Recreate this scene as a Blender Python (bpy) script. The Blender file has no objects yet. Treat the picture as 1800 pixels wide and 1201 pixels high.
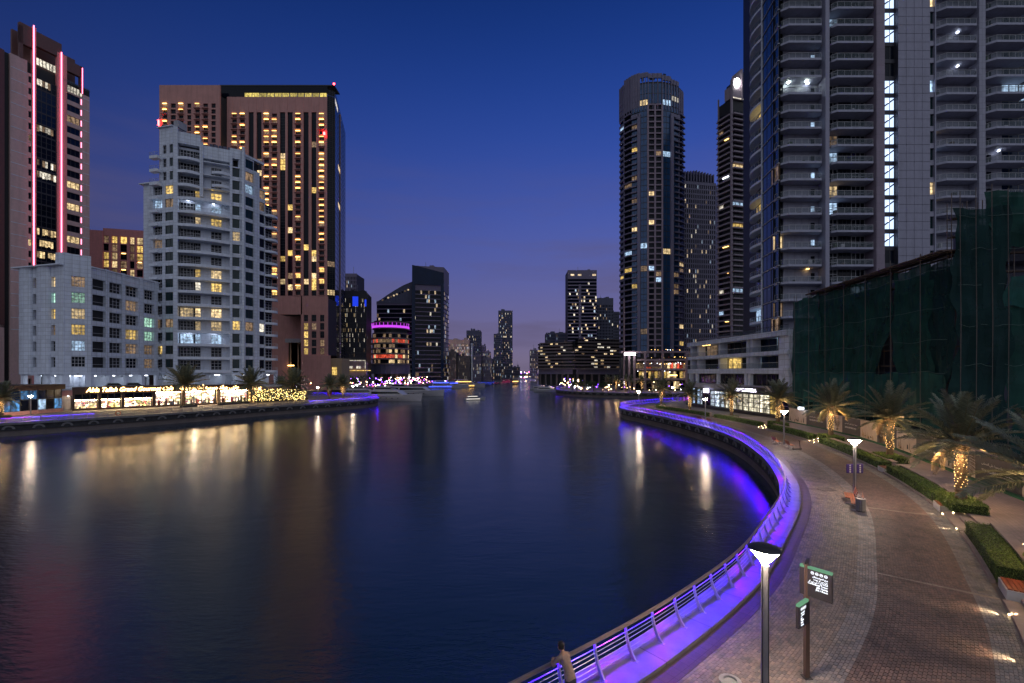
import bpy, math, random
import numpy as np
from mathutils import Vector, Matrix
R = math.radians
rng = random.Random(7)
SC = bpy.context.scene
COL = SC.collection

# ------------------------------------------------------------------ camera
CAMZ = 9.1            # metres above the promenade paving
FPX = 800.0           # focal length in pixels of an 1800 px wide picture (16 mm on full frame)
HOR = 655.0           # horizon row
cam = bpy.data.cameras.new('camera')
cam.lens = 16.0; cam.sensor_width = 36.0; cam.sensor_fit = 'HORIZONTAL'
cam.shift_y = (HOR - 600.5) / 1800.0
cam.clip_start = 0.1; cam.clip_end = 12000
camo = bpy.data.objects.new('camera', cam); COL.objects.link(camo)
camo.location = (0, 0, CAMZ); camo.rotation_euler = (R(90), 0, 0)
SC.camera = camo

# ------------------------------------------------------------------ world: dusk sky
W = bpy.data.worlds.new('World'); SC.world = W; W.use_nodes = True
nt = W.node_tree; nt.nodes.clear()
def N(t, **kw):
    n = nt.nodes.new(t)
    for k, v in kw.items(): setattr(n, k, v)
    return n
L = lambda a, b: nt.links.new(a, b)
tc = N('ShaderNodeTexCoord')
sep = N('ShaderNodeSeparateXYZ'); L(tc.outputs['Generated'], sep.inputs[0])
asin = N('ShaderNodeMath', operation='ARCSINE'); L(sep.outputs[2], asin.inputs[0])
nrm = N('ShaderNodeMath', operation='DIVIDE'); L(asin.outputs[0], nrm.inputs[0]); nrm.inputs[1].default_value = math.pi / 2
ramp = N('ShaderNodeValToRGB'); cr = ramp.color_ramp; cr.interpolation = 'B_SPLINE'
stops = [(0.0, (.128, .102, .158)), (.044, (.118, .100, .188)), (.137, (.070, .086, .265)), (.28, (.0180, .054, .275)),
         (.437, (.0038, .0225, .138)), (.60, (.0024, .011, .066)), (.80, (.002, .008, .048)), (1.0, (.002, .007, .042))]
while len(cr.elements) < len(stops): cr.elements.new(.5)
for e, (p, c) in zip(cr.elements, stops): e.position = p; e.color = (*c, 1)
L(nrm.outputs[0], ramp.inputs[0])
# the after-glow side of the sky (ahead and to the right) is brighter than the other side
dot = N('ShaderNodeVectorMath', operation='DOT_PRODUCT'); L(tc.outputs['Generated'], dot.inputs[0]); dot.inputs[1].default_value = (.34, .93, .10)
mr = N('ShaderNodeMapRange'); L(dot.outputs['Value'], mr.inputs[0])
mr.inputs[1].default_value = 0; mr.inputs[2].default_value = 1.0; mr.inputs[3].default_value = .16; mr.inputs[4].default_value = 1.32
# long thin clouds low over the horizon
mp = N('ShaderNodeMapping'); L(tc.outputs['Generated'], mp.inputs[0]); mp.inputs['Scale'].default_value = (1.3, 1.3, 8.0); mp.inputs['Rotation'].default_value = (0, .10, 0)
noi = N('ShaderNodeTexNoise'); L(mp.outputs[0], noi.inputs['Vector']); noi.inputs['Scale'].default_value = 2.1; noi.inputs['Detail'].default_value = 5; noi.inputs['Roughness'].default_value = .52
mr2 = N('ShaderNodeMapRange'); L(noi.outputs['Fac'], mr2.inputs[0]); mr2.inputs[1].default_value = .42; mr2.inputs[2].default_value = .66; mr2.inputs[3].default_value = 0; mr2.inputs[4].default_value = 1
low = N('ShaderNodeMapRange'); L(nrm.outputs[0], low.inputs[0]); low.inputs[1].default_value = .30; low.inputs[2].default_value = .06; low.inputs[3].default_value = 0.0; low.inputs[4].default_value = .70
cf = N('ShaderNodeMath', operation='MULTIPLY'); L(mr2.outputs[0], cf.inputs[0]); L(low.outputs[0], cf.inputs[1])
sc_ = N('ShaderNodeVectorMath', operation='SCALE'); L(ramp.outputs[0], sc_.inputs[0]); L(mr.outputs[0], sc_.inputs['Scale'])
mix = N('ShaderNodeMix', data_type='RGBA'); L(cf.outputs[0], mix.inputs[0]); L(sc_.outputs[0], mix.inputs[6]); mix.inputs[7].default_value = (.098, .080, .145, 1)
bg = N('ShaderNodeBackground'); L(mix.outputs[2], bg.inputs[0]); bg.inputs[1].default_value = .92
wo = N('ShaderNodeOutputWorld'); L(bg.outputs[0], wo.inputs[0])

# very wide fill light from behind the camera, added to lift the shadows
sun = bpy.data.lights.new('dusk_fill', 'SUN'); sun.energy = .92; sun.angle = R(140); sun.color = (.82, .88, 1.0)
suno = bpy.data.objects.new('dusk_fill', sun); COL.objects.link(suno)
suno.rotation_euler = Vector((-.10, .78, -.62)).to_track_quat('-Z', 'Y').to_euler()

SC.view_settings.view_transform = 'Standard'; SC.view_settings.look = 'None'
SC.view_settings.gamma = 1; SC.view_settings.exposure = 0.30; SC.view_settings.use_curve_mapping = False
SC.render.engine = 'CYCLES'
cy = SC.cycles
cy.use_denoising = True
try: cy.denoiser = 'OPENIMAGEDENOISE'
except Exception: pass
cy.max_bounces = 5; cy.diffuse_bounces = 2; cy.glossy_bounces = 3; cy.transmission_bounces = 3; cy.transparent_max_bounces = 6
cy.sample_clamp_indirect = 4.0; cy.caustics_reflective = False; cy.caustics_refractive = False
cy.use_light_tree = True

# ------------------------------------------------------------------ helpers: picture measurements to metres
def G(px, py, z=0.0):
    Y = (CAMZ - z) * FPX / (py - HOR)
    return ((px - 900) / FPX * Y, Y)
def D(px, Y): return ((px - 900) / FPX * Y, Y)
def ZP(py, Y): return CAMZ + (HOR - py) * Y / FPX

# ------------------------------------------------------------------ materials
MATS = {}
def material(name): return MATS[name]
def mat(name, col, rough=.6, metal=0., var=.12, vscale=1.5, bump=0., bscale=20., emit=None, estr=0., panel=None, spec=.5, sample=True, coat=0., grime=0.):
    m = bpy.data.materials.new(name); m.use_nodes = True; MATS[name] = m
    t = m.node_tree; nd = t.nodes; nd.clear()
    out = nd.new('ShaderNodeOutputMaterial'); p = nd.new('ShaderNodeBsdfPrincipled'); t.links.new(p.outputs[0], out.inputs[0])
    p.inputs['Roughness'].default_value = rough; p.inputs['Metallic'].default_value = metal
    p.inputs['Specular IOR Level'].default_value = spec; p.inputs['Coat Weight'].default_value = coat
    geo = nd.new('ShaderNodeNewGeometry')
    n = nd.new('ShaderNodeTexNoise'); n.inputs['Scale'].default_value = vscale; n.inputs['Detail'].default_value = 4; n.inputs['Roughness'].default_value = .65
    t.links.new(geo.outputs['Position'], n.inputs['Vector'])
    mrn = nd.new('ShaderNodeMapRange'); mrn.inputs[1].default_value = .3; mrn.inputs[2].default_value = .7; mrn.inputs[3].default_value = 1 - var; mrn.inputs[4].default_value = 1 + var
    t.links.new(n.outputs['Fac'], mrn.inputs[0])
    base = nd.new('ShaderNodeVectorMath'); base.operation = 'SCALE'; base.inputs[0].default_value = col; t.links.new(mrn.outputs[0], base.inputs['Scale'])
    colout = base.outputs[0]
    hgt = None
    if grime:
        gm = nd.new('ShaderNodeMapping'); gm.inputs['Scale'].default_value = (1.2, 1.2, .12); t.links.new(geo.outputs['Position'], gm.inputs[0])
        gn = nd.new('ShaderNodeTexNoise'); gn.inputs['Scale'].default_value = .9; gn.inputs['Detail'].default_value = 5; t.links.new(gm.outputs[0], gn.inputs['Vector'])
        gr = nd.new('ShaderNodeMapRange'); gr.inputs[1].default_value = .45; gr.inputs[2].default_value = .75; gr.inputs[3].default_value = 1; gr.inputs[4].default_value = 1 - grime
        t.links.new(gn.outputs['Fac'], gr.inputs[0])
        g2 = nd.new('ShaderNodeVectorMath'); g2.operation = 'SCALE'; t.links.new(colout, g2.inputs[0]); t.links.new(gr.outputs[0], g2.inputs['Scale']); colout = g2.outputs[0]
    if panel:
        pw, ph, mort, dark = panel[:4]
        uv = nd.new('ShaderNodeUVMap'); uv.uv_map = 'UVMap'
        bt = nd.new('ShaderNodeTexBrick'); t.links.new(uv.outputs[0], bt.inputs['Vector'])
        bt.offset = 0 if len(panel) < 5 else .5; bt.inputs['Scale'].default_value = 1; bt.inputs['Brick Width'].default_value = pw; bt.inputs['Row Height'].default_value = ph
        bt.inputs['Mortar Size'].default_value = mort; bt.inputs['Mortar Smooth'].default_value = .2; bt.inputs['Bias'].default_value = 0
        bt.inputs['Color1'].default_value = (1, 1, 1, 1); bt.inputs['Color2'].default_value = (.86, .86, .86, 1); bt.inputs['Mortar'].default_value = (dark, dark, dark, 1)
        mu = nd.new('ShaderNodeVectorMath'); mu.operation = 'MULTIPLY'; t.links.new(colout, mu.inputs[0]); t.links.new(bt.outputs['Color'], mu.inputs[1]); colout = mu.outputs[0]
        hgt = bt.outputs['Fac']
    t.links.new(colout, p.inputs['Base Color'])
    if bump or hgt:
        b = nd.new('ShaderNodeBump'); b.inputs['Strength'].default_value = bump or .3; b.inputs['Distance'].default_value = .03
        if hgt:
            iv = nd.new('ShaderNodeMath'); iv.operation = 'SUBTRACT'; iv.inputs[0].default_value = 1; t.links.new(hgt, iv.inputs[1]); t.links.new(iv.outputs[0], b.inputs['Height'])
        else:
            bn = nd.new('ShaderNodeTexNoise'); bn.inputs['Scale'].default_value = bscale; bn.inputs['Detail'].default_value = 5
            t.links.new(geo.outputs['Position'], bn.inputs['Vector']); t.links.new(bn.outputs['Fac'], b.inputs['Height'])
        t.links.new(b.outputs[0], p.inputs['Normal'])
    if emit:
        p.inputs['Emission Color'].default_value = (*emit, 1); p.inputs['Emission Strength'].default_value = estr
    if not sample: m.cycles.emission_sampling = 'NONE'
    return m

def lit(name, col, strength, curtain=.5, sample=False):
    """A lit room seen through its window: curtains, furniture and lamps break the glow up."""
    m = bpy.data.materials.new(name); m.use_nodes = True; MATS[name] = m
    t = m.node_tree; nd = t.nodes; nd.clear()
    out = nd.new('ShaderNodeOutputMaterial'); p = nd.new('ShaderNodeBsdfPrincipled'); t.links.new(p.outputs[0], out.inputs[0])
    p.inputs['Base Color'].default_value = (.02, .02, .025, 1); p.inputs['Roughness'].default_value = .12
    oi = nd.new('ShaderNodeObjectInfo'); geo = nd.new('ShaderNodeNewGeometry')
    add = nd.new('ShaderNodeVectorMath'); add.operation = 'ADD'; t.links.new(geo.outputs['Position'], add.inputs[0])
    cmb = nd.new('ShaderNodeCombineXYZ'); mm = nd.new('ShaderNodeMath'); mm.operation = 'MULTIPLY'; mm.inputs[1].default_value = 37
    t.links.new(oi.outputs['Random'], mm.inputs[0])
    for i in range(3): t.links.new(mm.outputs[0], cmb.inputs[i])
    t.links.new(cmb.outputs[0], add.inputs[1])
    mp_ = nd.new('ShaderNodeMapping'); mp_.inputs['Scale'].default_value = (1, 1, .35); t.links.new(add.outputs[0], mp_.inputs[0])
    n1 = nd.new('ShaderNodeTexNoise'); n1.inputs['Scale'].default_value = .9; n1.inputs['Detail'].default_value = 3; t.links.new(mp_.outputs[0], n1.inputs['Vector'])
    n2 = nd.new('ShaderNodeTexNoise'); n2.inputs['Scale'].default_value = 1.6; n2.inputs['Detail'].default_value = 4; t.links.new(add.outputs[0], n2.inputs['Vector'])
    r1 = nd.new('ShaderNodeMapRange'); r1.inputs[1].default_value = .35; r1.inputs[2].default_value = .62; r1.inputs[3].default_value = 1 - curtain; r1.inputs[4].default_value = 1.15; t.links.new(n1.outputs['Fac'], r1.inputs[0])
    r2 = nd.new('ShaderNodeMapRange'); r2.inputs[1].default_value = .38; r2.inputs[2].default_value = .58; r2.inputs[3].default_value = .35; r2.inputs[4].default_value = 1.1; t.links.new(n2.outputs['Fac'], r2.inputs[0])
    r3 = nd.new('ShaderNodeMapRange'); r3.inputs[3].default_value = .5; r3.inputs[4].default_value = 1.4; t.links.new(oi.outputs['Random'], r3.inputs[0])
    a = nd.new('ShaderNodeMath'); a.operation = 'MULTIPLY'; t.links.new(r1.outputs[0], a.inputs[0]); t.links.new(r2.outputs[0], a.inputs[1])
    b = nd.new('ShaderNodeMath'); b.operation = 'MULTIPLY'; t.links.new(a.outputs[0], b.inputs[0]); t.links.new(r3.outputs[0], b.inputs[1])
    c = nd.new('ShaderNodeMath'); c.operation = 'MULTIPLY'; t.links.new(b.outputs[0], c.inputs[0]); c.inputs[1].default_value = strength
    p.inputs['Emission Color'].default_value = (*col, 1); t.links.new(c.outputs[0], p.inputs['Emission Strength'])
    if not sample: m.cycles.emission_sampling = 'NONE'
    return m

def glow(name, col, strength, sample=True):
    m = bpy.data.materials.new(name); m.use_nodes = True; MATS[name] = m
    t = m.node_tree; nd = t.nodes; nd.clear()
    out = nd.new('ShaderNodeOutputMaterial'); e = nd.new('ShaderNodeEmission'); t.links.new(e.outputs[0], out.inputs[0])
    e.inputs[0].default_value = (*col, 1); e.inputs[1].default_value = strength
    if not sample: m.cycles.emission_sampling = 'NONE'
    return m

mat('white_panel', (.72, .78, .90), .45, panel=(1.5, 1.05, .05, .62), bump=.25, var=.06, grime=.18)
mat('white_plain', (.74, .79, .90), .5, var=.06, grime=.15)
mat('violet_panel', (.35, .35, .45), .45, panel=(1.45, 1.15, .035, .6), bump=.25, var=.06, grime=.15)
mat('pale_concrete', (.38, .38, .42), .7, var=.1, bump=.15, bscale=6, grime=.2)
mat('pink_stone', (.56, .285, .255), .75, var=.08, vscale=.3, grime=.15)
mat('pink_wall', (.85, .34, .34), .75, var=.08, grime=.12)
mat('beige_wall', (.68, .47, .45), .75, var=.08, grime=.15)
mat('sand_wall', (.42, .30, .19), .75, var=.1, grime=.15)
mat('mauve_wall', (.30, .235, .30), .7, var=.08, vscale=.4, grime=.15)
mat('brown_frame', (.15, .07, .065), .5, var=.1)
mat('dark_wall', (.035, .035, .05), .5, var=.15)
mat('dark_core', (.012, .013, .018), .6, var=.1)
mat('slate_wall', (.085, .09, .15), .6, var=.12, grime=.2)
mat('glass_dark', (.005, .008, .018), .08, spec=.18, var=.3)
mat('glass_blue', (.004, .018, .062), .10, spec=.2, var=.15, vscale=.2)
mat('glass_green', (.008, .030, .034), .10, spec=.4, var=.2)
mat('glass_rail', (.10, .15, .18), .12, spec=.8, var=.1)
mat('glass_sky', (.028, .080, .19), .12, metal=.25, spec=.6, var=.25, vscale=.25)
mat('frame_white', (.5, .5, .53), .4)
mat('frame_dark', (.03, .03, .035), .4)
mat('metal_grey', (.30, .30, .33), .35, metal=.8)
mat('metal_dark', (.05, .048, .055), .45, metal=.5)
m = MATS['glass_rail']; t = m.node_tree; nd = t.nodes; tr_ = nd.new('ShaderNodeBsdfTransparent'); mx = nd.new('ShaderNodeMixShader'); mx.inputs[0].default_value = .18
t.links.new(tr_.outputs[0], mx.inputs[1]); t.links.new(next(n for n in nd if n.type == 'BSDF_PRINCIPLED').outputs[0], mx.inputs[2]); t.links.new(mx.outputs[0], next(n for n in nd if n.type == 'OUTPUT_MATERIAL').inputs[0])
lit('lit_warm', (1.0, .72, .36), .95)
lit('lit_yellow', (1.0, .66, .18), .9)
lit('lit_white', (1.0, .90, .72), .95)
lit('lit_cool', (.50, .72, 1.0), .85)
lit('lit_green', (.55, 1.0, .75), .75)
lit('lit_dim', (.9, .58, .33), .22)
lit('lit_red', (1.0, .12, .06), .75, .8)
lit('lit_far', (1.0, .74, .45), .9, .6)
lit('lit_far_cool', (.60, .78, 1.0), .75, .6)
glow('balcony_flood', (.85, 1.0, .85), 45.0)
glow('ceiling_lamp_dim', (1.0, .56, .18), 2.0, sample=False)
glow('ceiling_lamp', (1.0, .60, .17), 4.5, sample=True)
glow('white_lamp', (.80, .88, 1.0), 9.0)
glow('stair_light', (.50, .66, 1.0), 1.5, sample=False)

# ------------------------------------------------------------------ mesh builder
class Fr:
    """A facade frame: u runs along the wall (left to right seen from outside), n points out."""
    def __init__(s, a, b):
        s.ox, s.oy = a; dx, dy = b[0] - a[0], b[1] - a[1]; s.len = math.hypot(dx, dy)
        s.ux, s.uy = dx / s.len, dy / s.len; s.nx, s.ny = s.uy, -s.ux; s.rot = math.atan2(s.uy, s.ux)
    def P(s, u, d=0): return (s.ox + s.ux * u + s.nx * d, s.oy + s.uy * u + s.ny * d)
    def upx(s, px):
        k = (px - 900) / FPX
        return (k * s.oy - s.ox) / (s.ux - k * s.uy)
    def zpx(s, u, py): return ZP(py, s.oy + s.uy * u)
W0 = Fr((0, 0), (1, 0))

class MB:
    def __init__(s): s.v = []; s.f = []; s.m = []; s.uv = []; s.mats = []; s.smooth = False; s.key = None
    def mi(s, name):
        if name not in s.mats: s.mats.append(name)
        return s.mats.index(name)
    def face(s, pts, m, uv=None):
        i = len(s.v); s.v.extend(pts); s.f.append(tuple(range(i, i + len(pts)))); s.m.append(m)
        s.uv.extend(uv if uv else [(p[0] + p[1], p[2]) for p in pts])
    def box(s, F, u0, u1, z0, z1, d0, d1, mat='white_plain'):
        m = s.mi(mat)
        c = [[F.P(u, d) for d in (d0, d1)] for u in (u0, u1)]
        def p(i, j, z): return (c[i][j][0], c[i][j][1], z)
        s.face([p(0, 1, z0), p(1, 1, z0), p(1, 1, z1), p(0, 1, z1)], m, [(u0, z0), (u1, z0), (u1, z1), (u0, z1)])
        s.face([p(1, 0, z0), p(0, 0, z0), p(0, 0, z1), p(1, 0, z1)], m, [(u1, z0), (u0, z0), (u0, z1), (u1, z1)])
        s.face([p(0, 0, z0), p(0, 1, z0), p(0, 1, z1), p(0, 0, z1)], m, [(d0, z0), (d1, z0), (d1, z1), (d0, z1)])
        s.face([p(1, 1, z0), p(1, 0, z0), p(1, 0, z1), p(1, 1, z1)], m, [(d1, z0), (d0, z0), (d0, z1), (d1, z1)])
        s.face([p(0, 1, z1), p(1, 1, z1), p(1, 0, z1), p(0, 0, z1)], m, [(u0, d1), (u1, d1), (u1, d0), (u0, d0)])
        s.face([p(0, 0, z0), p(1, 0, z0), p(1, 1, z0), p(0, 1, z0)], m, [(u0, d0), (u1, d0), (u1, d1), (u0, d1)])
    def abox(s, x0, x1, y0, y1, z0, z1, mat='white_plain'): s.box(W0, x0, x1, z0, z1, -y1, -y0, mat)
    def prism(s, pts, z0, z1, mat='white_plain', top=True):
        m = s.mi(mat)
        A = sum(a[0] * b[1] - b[0] * a[1] for a, b in zip(pts, pts[1:] + pts[:1]))
        if A < 0: pts = pts[::-1]
        acc = 0
        for a, b in zip(pts, pts[1:] + pts[:1]):
            l = math.hypot(b[0] - a[0], b[1] - a[1])
            s.face([(a[0], a[1], z0), (b[0], b[1], z0), (b[0], b[1], z1), (a[0], a[1], z1)], m, [(acc, z0), (acc + l, z0), (acc + l, z1), (acc, z1)]); acc += l
        if top:
            s.face([(p[0], p[1], z1) for p in pts], m, [(p[0], p[1]) for p in pts])
            s.face([(p[0], p[1], z0) for p in pts[::-1]], m, [(p[0], p[1]) for p in pts[::-1]])
    def tube(s, pts, r, n=6, mat='metal_grey', caps=True, radii=None):
        m = s.mi(mat); P = [Vector(p) for p in pts]; rings = []
        for i, p in enumerate(P):
            t = (P[min(i + 1, len(P) - 1)] - P[max(i - 1, 0)]).normalized()
            a = t.cross(Vector((0, 0, 1)))
            if a.length < 1e-3: a = Vector((1, 0, 0))
            a.normalize(); b = a.cross(t).normalized(); rr = radii[i] if radii else r
            rings.append([p + (a * math.cos(2 * math.pi * k / n) + b * math.sin(2 * math.pi * k / n)) * rr for k in range(n)])
        for r0, r1 in zip(rings, rings[1:]):
            for k in range(n):
                s.face([tuple(r0[k]), tuple(r1[k]), tuple(r1[(k + 1) % n]), tuple(r0[(k + 1) % n])], m)
        if caps:
            s.face([tuple(q) for q in rings[0]], m); s.face([tuple(q) for q in rings[-1][::-1]], m)
    def lathe(s, c, prof, n=12, mat='metal_grey'):
        m = s.mi(mat)
        rings = [[(c[0] + r * math.cos(2 * math.pi * k / n), c[1] + r * math.sin(2 * math.pi * k / n), c[2] + z) for k in range(n)] for r, z in prof]
        for r0, r1 in zip(rings, rings[1:]):
            for k in range(n): s.face([r0[k], r0[(k + 1) % n], r1[(k + 1) % n], r1[k]], m)
        s.face(rings[0][::-1], m); s.face(rings[-1], m)
    def mesh(s, name, off=(0, 0, 0)):
        me = bpy.data.meshes.new(name)
        v = np.array(s.v, dtype=float).reshape(-1, 3) - np.array(off)
        me.from_pydata(v.tolist(), [], s.f)
        for n in s.mats: me.materials.append(MATS[n])
        if len(s.mats) > 1: me.polygons.foreach_set('material_index', s.m)
        ul = me.uv_layers.new(name='UVMap'); ul.data.foreach_set('uv', np.array(s.uv, dtype=np.float32).ravel())
        if s.smooth: me.polygons.foreach_set('use_smooth', [True] * len(me.polygons))
        me.update(); return me

def tag(o, label=None, cat=None, group=None, kind=None):
    if label: o['label'] = label
    if cat: o['category'] = cat
    if group: o['group'] = group
    if kind: o['kind'] = kind
    return o
def thing(name, loc, label, cat, group=None, rz=0):
    o = bpy.data.objects.new(name, None); COL.objects.link(o); o.location = loc; o.rotation_euler = (0, 0, rz); o.empty_display_size = .5
    return tag(o, label, cat, group)
def part(name, mb, parent=None, label=None, kind=None):
    """One mesh object; its vertices are given in world coordinates when the parent is a thing without rotation."""
    off = (0, 0, 0); q = parent
    off = np.zeros(3)
    while q is not None: off = off + np.array(q.location); q = q.parent
    o = bpy.data.objects.new(name, mb.mesh(name, off)); COL.objects.link(o); o.parent = parent
    return tag(o, label, None, None, kind)
def link(name, me, parent=None, loc=(0, 0, 0), rz=0, sc=(1, 1, 1), rot=None):
    o = bpy.data.objects.new(name, me); COL.objects.link(o); o.parent = parent; o.location = loc
    o.rotation_euler = rot if rot else (0, 0, rz); o.scale = sc
    return o
def copy_tree(o, parent=None):
    c = o.copy(); COL.objects.link(c); c.parent = parent
    for ch in list(o.children): copy_tree(ch, c)
    return c
def struct(name, mb):
    o = part(name, mb); o['kind'] = 'structure'; return o

# ---- unit windows: x along the wall, z up, -y outwards; 1 x 1, scaled in place
UW = {}
def unit_window(kind, style):
    k = (kind, style)
    if k in UW: return UW[k]
    b = MB(); b.box(W0, -.5, .5, -.5, .5, -.04, .0, kind)
    fm = 'frame_white' if style.startswith('w') else 'frame_dark'
    st = style[1:]
    if st:
        t = .035
        def bar(u0, u1, z0, z1): b.box(W0, u0, u1, z0, z1, .0, .05, fm)
        bar(-.5, -.5 + t, -.5, .5); bar(.5 - t, .5, -.5, .5); bar(-.5 + t, .5 - t, .5 - t, .5); bar(-.5 + t, .5 - t, -.5, -.5 + t)
        nv, nh = int(st[0]), int(st[1])
        for i in range(1, nv): bar(-.5 + i / nv - t / 2, -.5 + i / nv + t / 2, -.5 + t, .5 - t)
        for j in range(1, nh):
            for i in range(nv):
                bar(-.5 + i / nv + t / 2, -.5 + (i + 1) / nv - t / 2, -.5 + j / nh - t / 2, -.5 + j / nh + t / 2)
    UW[k] = b.mesh('window'); return UW[k]

BOXM = {}
def unit_box(m):
    if m not in BOXM:
        b = MB(); b.box(W0, -.5, .5, -.5, .5, -.5, .5, m); BOXM[m] = b.mesh('block')
    return BOXM[m]

class Bld:
    """A building: an Empty at its base with wall, window, balcony ... parts."""
    def __init__(s, name, label, xy, cat='building', z=0, group=None):
        s.root = thing(name, (xy[0], xy[1], z), label, cat, group); s.name = name; s.mbs = {}; s.wins = []; s.units = {}; s.loc = np.array((xy[0], xy[1], z))
    def mb(s, part_name): return s.mbs.setdefault(part_name, MB())
    SPLIT = {'column', 'pillar', 'band', 'fin', 'ceiling_light', 'balcony_lamp', 'balcony_slab', 'downlight', 'shelf', 'mullion', 'floor_slab', 'floor_band', 'stair_spandrel', 'stair_lamp', 'floor_line', 'window_rail', 'light_line', 'spandrel', 'balcony_band', 'gateway', 'pink_mark', 'lit_room', 'arcade_lamp', 'base_beam', 'fill_strip', 'roof_plant', 'balcony_furniture'}
    def box(s, part_name, m, F, u0, u1, z0, z1, d0, d1):
        if part_name in s.SPLIT:      # single pieces are objects of their own (up to 300 of a kind)
            c = s.units.get(part_name, 0); s.units[part_name] = c + 1
            if c < 300: s.unit(part_name, unit_box(m), F, (u0 + u1) / 2, (z0 + z1) / 2, (d0 + d1) / 2, (abs(u1 - u0), abs(d1 - d0), z1 - z0))
            else: s.mb('small_' + part_name + '_pieces').box(F, u0, u1, z0, z1, d0, d1, m)
        else: s.mb(part_name).box(F, u0, u1, z0, z1, d0, d1, m)
    def win(s, F, u0, u1, z0, z1, kind='glass_dark', style='d22', d=-.25, name='window'):
        x, y = F.P((u0 + u1) / 2, d); s.wins.append((abs(u1 - u0) * (z1 - z0) / (x * x + y * y), name, F, u0, u1, z0, z1, kind, style, d))
    def unit(s, name, me, F, u, z, d=0, sc=(1, 1, 1)):
        x, y = F.P(u, d); o = link(name, me, s.root, (x - s.loc[0], y - s.loc[1], z - s.loc[2]), F.rot, sc); return o
    def finish(s, cap=300, minarea=0.0):
        for k, m in s.mbs.items():
            if m.f: part(k, m, s.root, kind='stuff' if k.startswith('small_') else None)
        byname = {}
        for w in s.wins: byname.setdefault(w[1], []).append(w)
        for nm, ws in byname.items():
            ws.sort(key=lambda w: -w[0]); rest = MB()
            for i, (a, _, F, u0, u1, z0, z1, kind, style, d) in enumerate(ws):
                if i < cap and a >= minarea:
                    s.unit(nm, unit_window(kind, style), F, (u0 + u1) / 2, (z0 + z1) / 2, d, (u1 - u0, 1, z1 - z0))
                else: rest.box(F, u0, u1, z0, z1, d - .04, d, kind)
            if rest.f: part('small_' + nm + '_panes', rest, s.root, kind='stuff')
        return s.root
def pick(p, opts, dark='glass_dark'):
    return rng.choice(opts) if rng.random() < p else dark
WARM = ['lit_warm', 'lit_warm', 'lit_yellow', 'lit_white', 'lit_dim', 'lit_dim']
MIXED = ['lit_warm', 'lit_white', 'lit_cool', 'lit_dim', 'lit_yellow', 'lit_dim']
# ================================================================== SETTING
WZ = -2.4
# ---- water: long-exposure smooth water, short ripples survive only as grain
m = mat('water_surface', (.012, .028, .050), .26, var=.0, spec=.5)
t = m.node_tree; nd = t.nodes; p = next(n for n in nd if n.type == 'BSDF_PRINCIPLED'); p.inputs['IOR'].default_value = 1.5
geo = nd.new('ShaderNodeNewGeometry')
def wave(scale, sx, sy, rot, det):
    mp_ = nd.new('ShaderNodeMapping'); mp_.inputs['Scale'].default_value = (sx, sy, 1); mp_.inputs['Rotation'].default_value = (0, 0, rot); t.links.new(geo.outputs['Position'], mp_.inputs[0])
    n = nd.new('ShaderNodeTexNoise'); n.inputs['Scale'].default_value = scale; n.inputs['Detail'].default_value = det; n.inputs['Roughness'].default_value = .6; t.links.new(mp_.outputs[0], n.inputs['Vector']); return n.outputs['Fac']
w1 = wave(2.4, .55, 1.5, .25, 3); w2 = wave(.22, .7, 1.2, -.4, 2); w3 = wave(.05, 1, 1, .2, 2)
b1 = nd.new('ShaderNodeBump'); b1.inputs['Strength'].default_value = 1; b1.inputs['Distance'].default_value = .018; t.links.new(w1, b1.inputs['Height'])
b2 = nd.new('ShaderNodeBump'); b2.inputs['Strength'].default_value = 1; b2.inputs['Distance'].default_value = .05; t.links.new(w2, b2.inputs['Height']); t.links.new(b1.outputs[0], b2.inputs['Normal'])
t.links.new(b2.outputs[0], p.inputs['Normal'])
r_ = nd.new('ShaderNodeMapRange'); r_.inputs[1].default_value = .35; r_.inputs[2].default_value = .65; r_.inputs[3].default_value = .17; r_.inputs[4].default_value = .20; t.links.new(w3, r_.inputs[0]); t.links.new(r_.outputs[0], p.inputs['Roughness'])
b = MB(); mi = b.mi('water_surface')
b.face([(-900, -80, WZ), (700, -80, WZ), (700, 1500, WZ), (-900, 1500, WZ)], mi); struct('water', b)
mat('seabed', (.03, .028, .025), .9)
b = MB(); mi = b.mi('seabed'); b.face([(-9000, -9000, -5), (9000, -9000, -5), (9000, 9000, -5), (-9000, 9000, -5)], mi); struct('ground', b)

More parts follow.
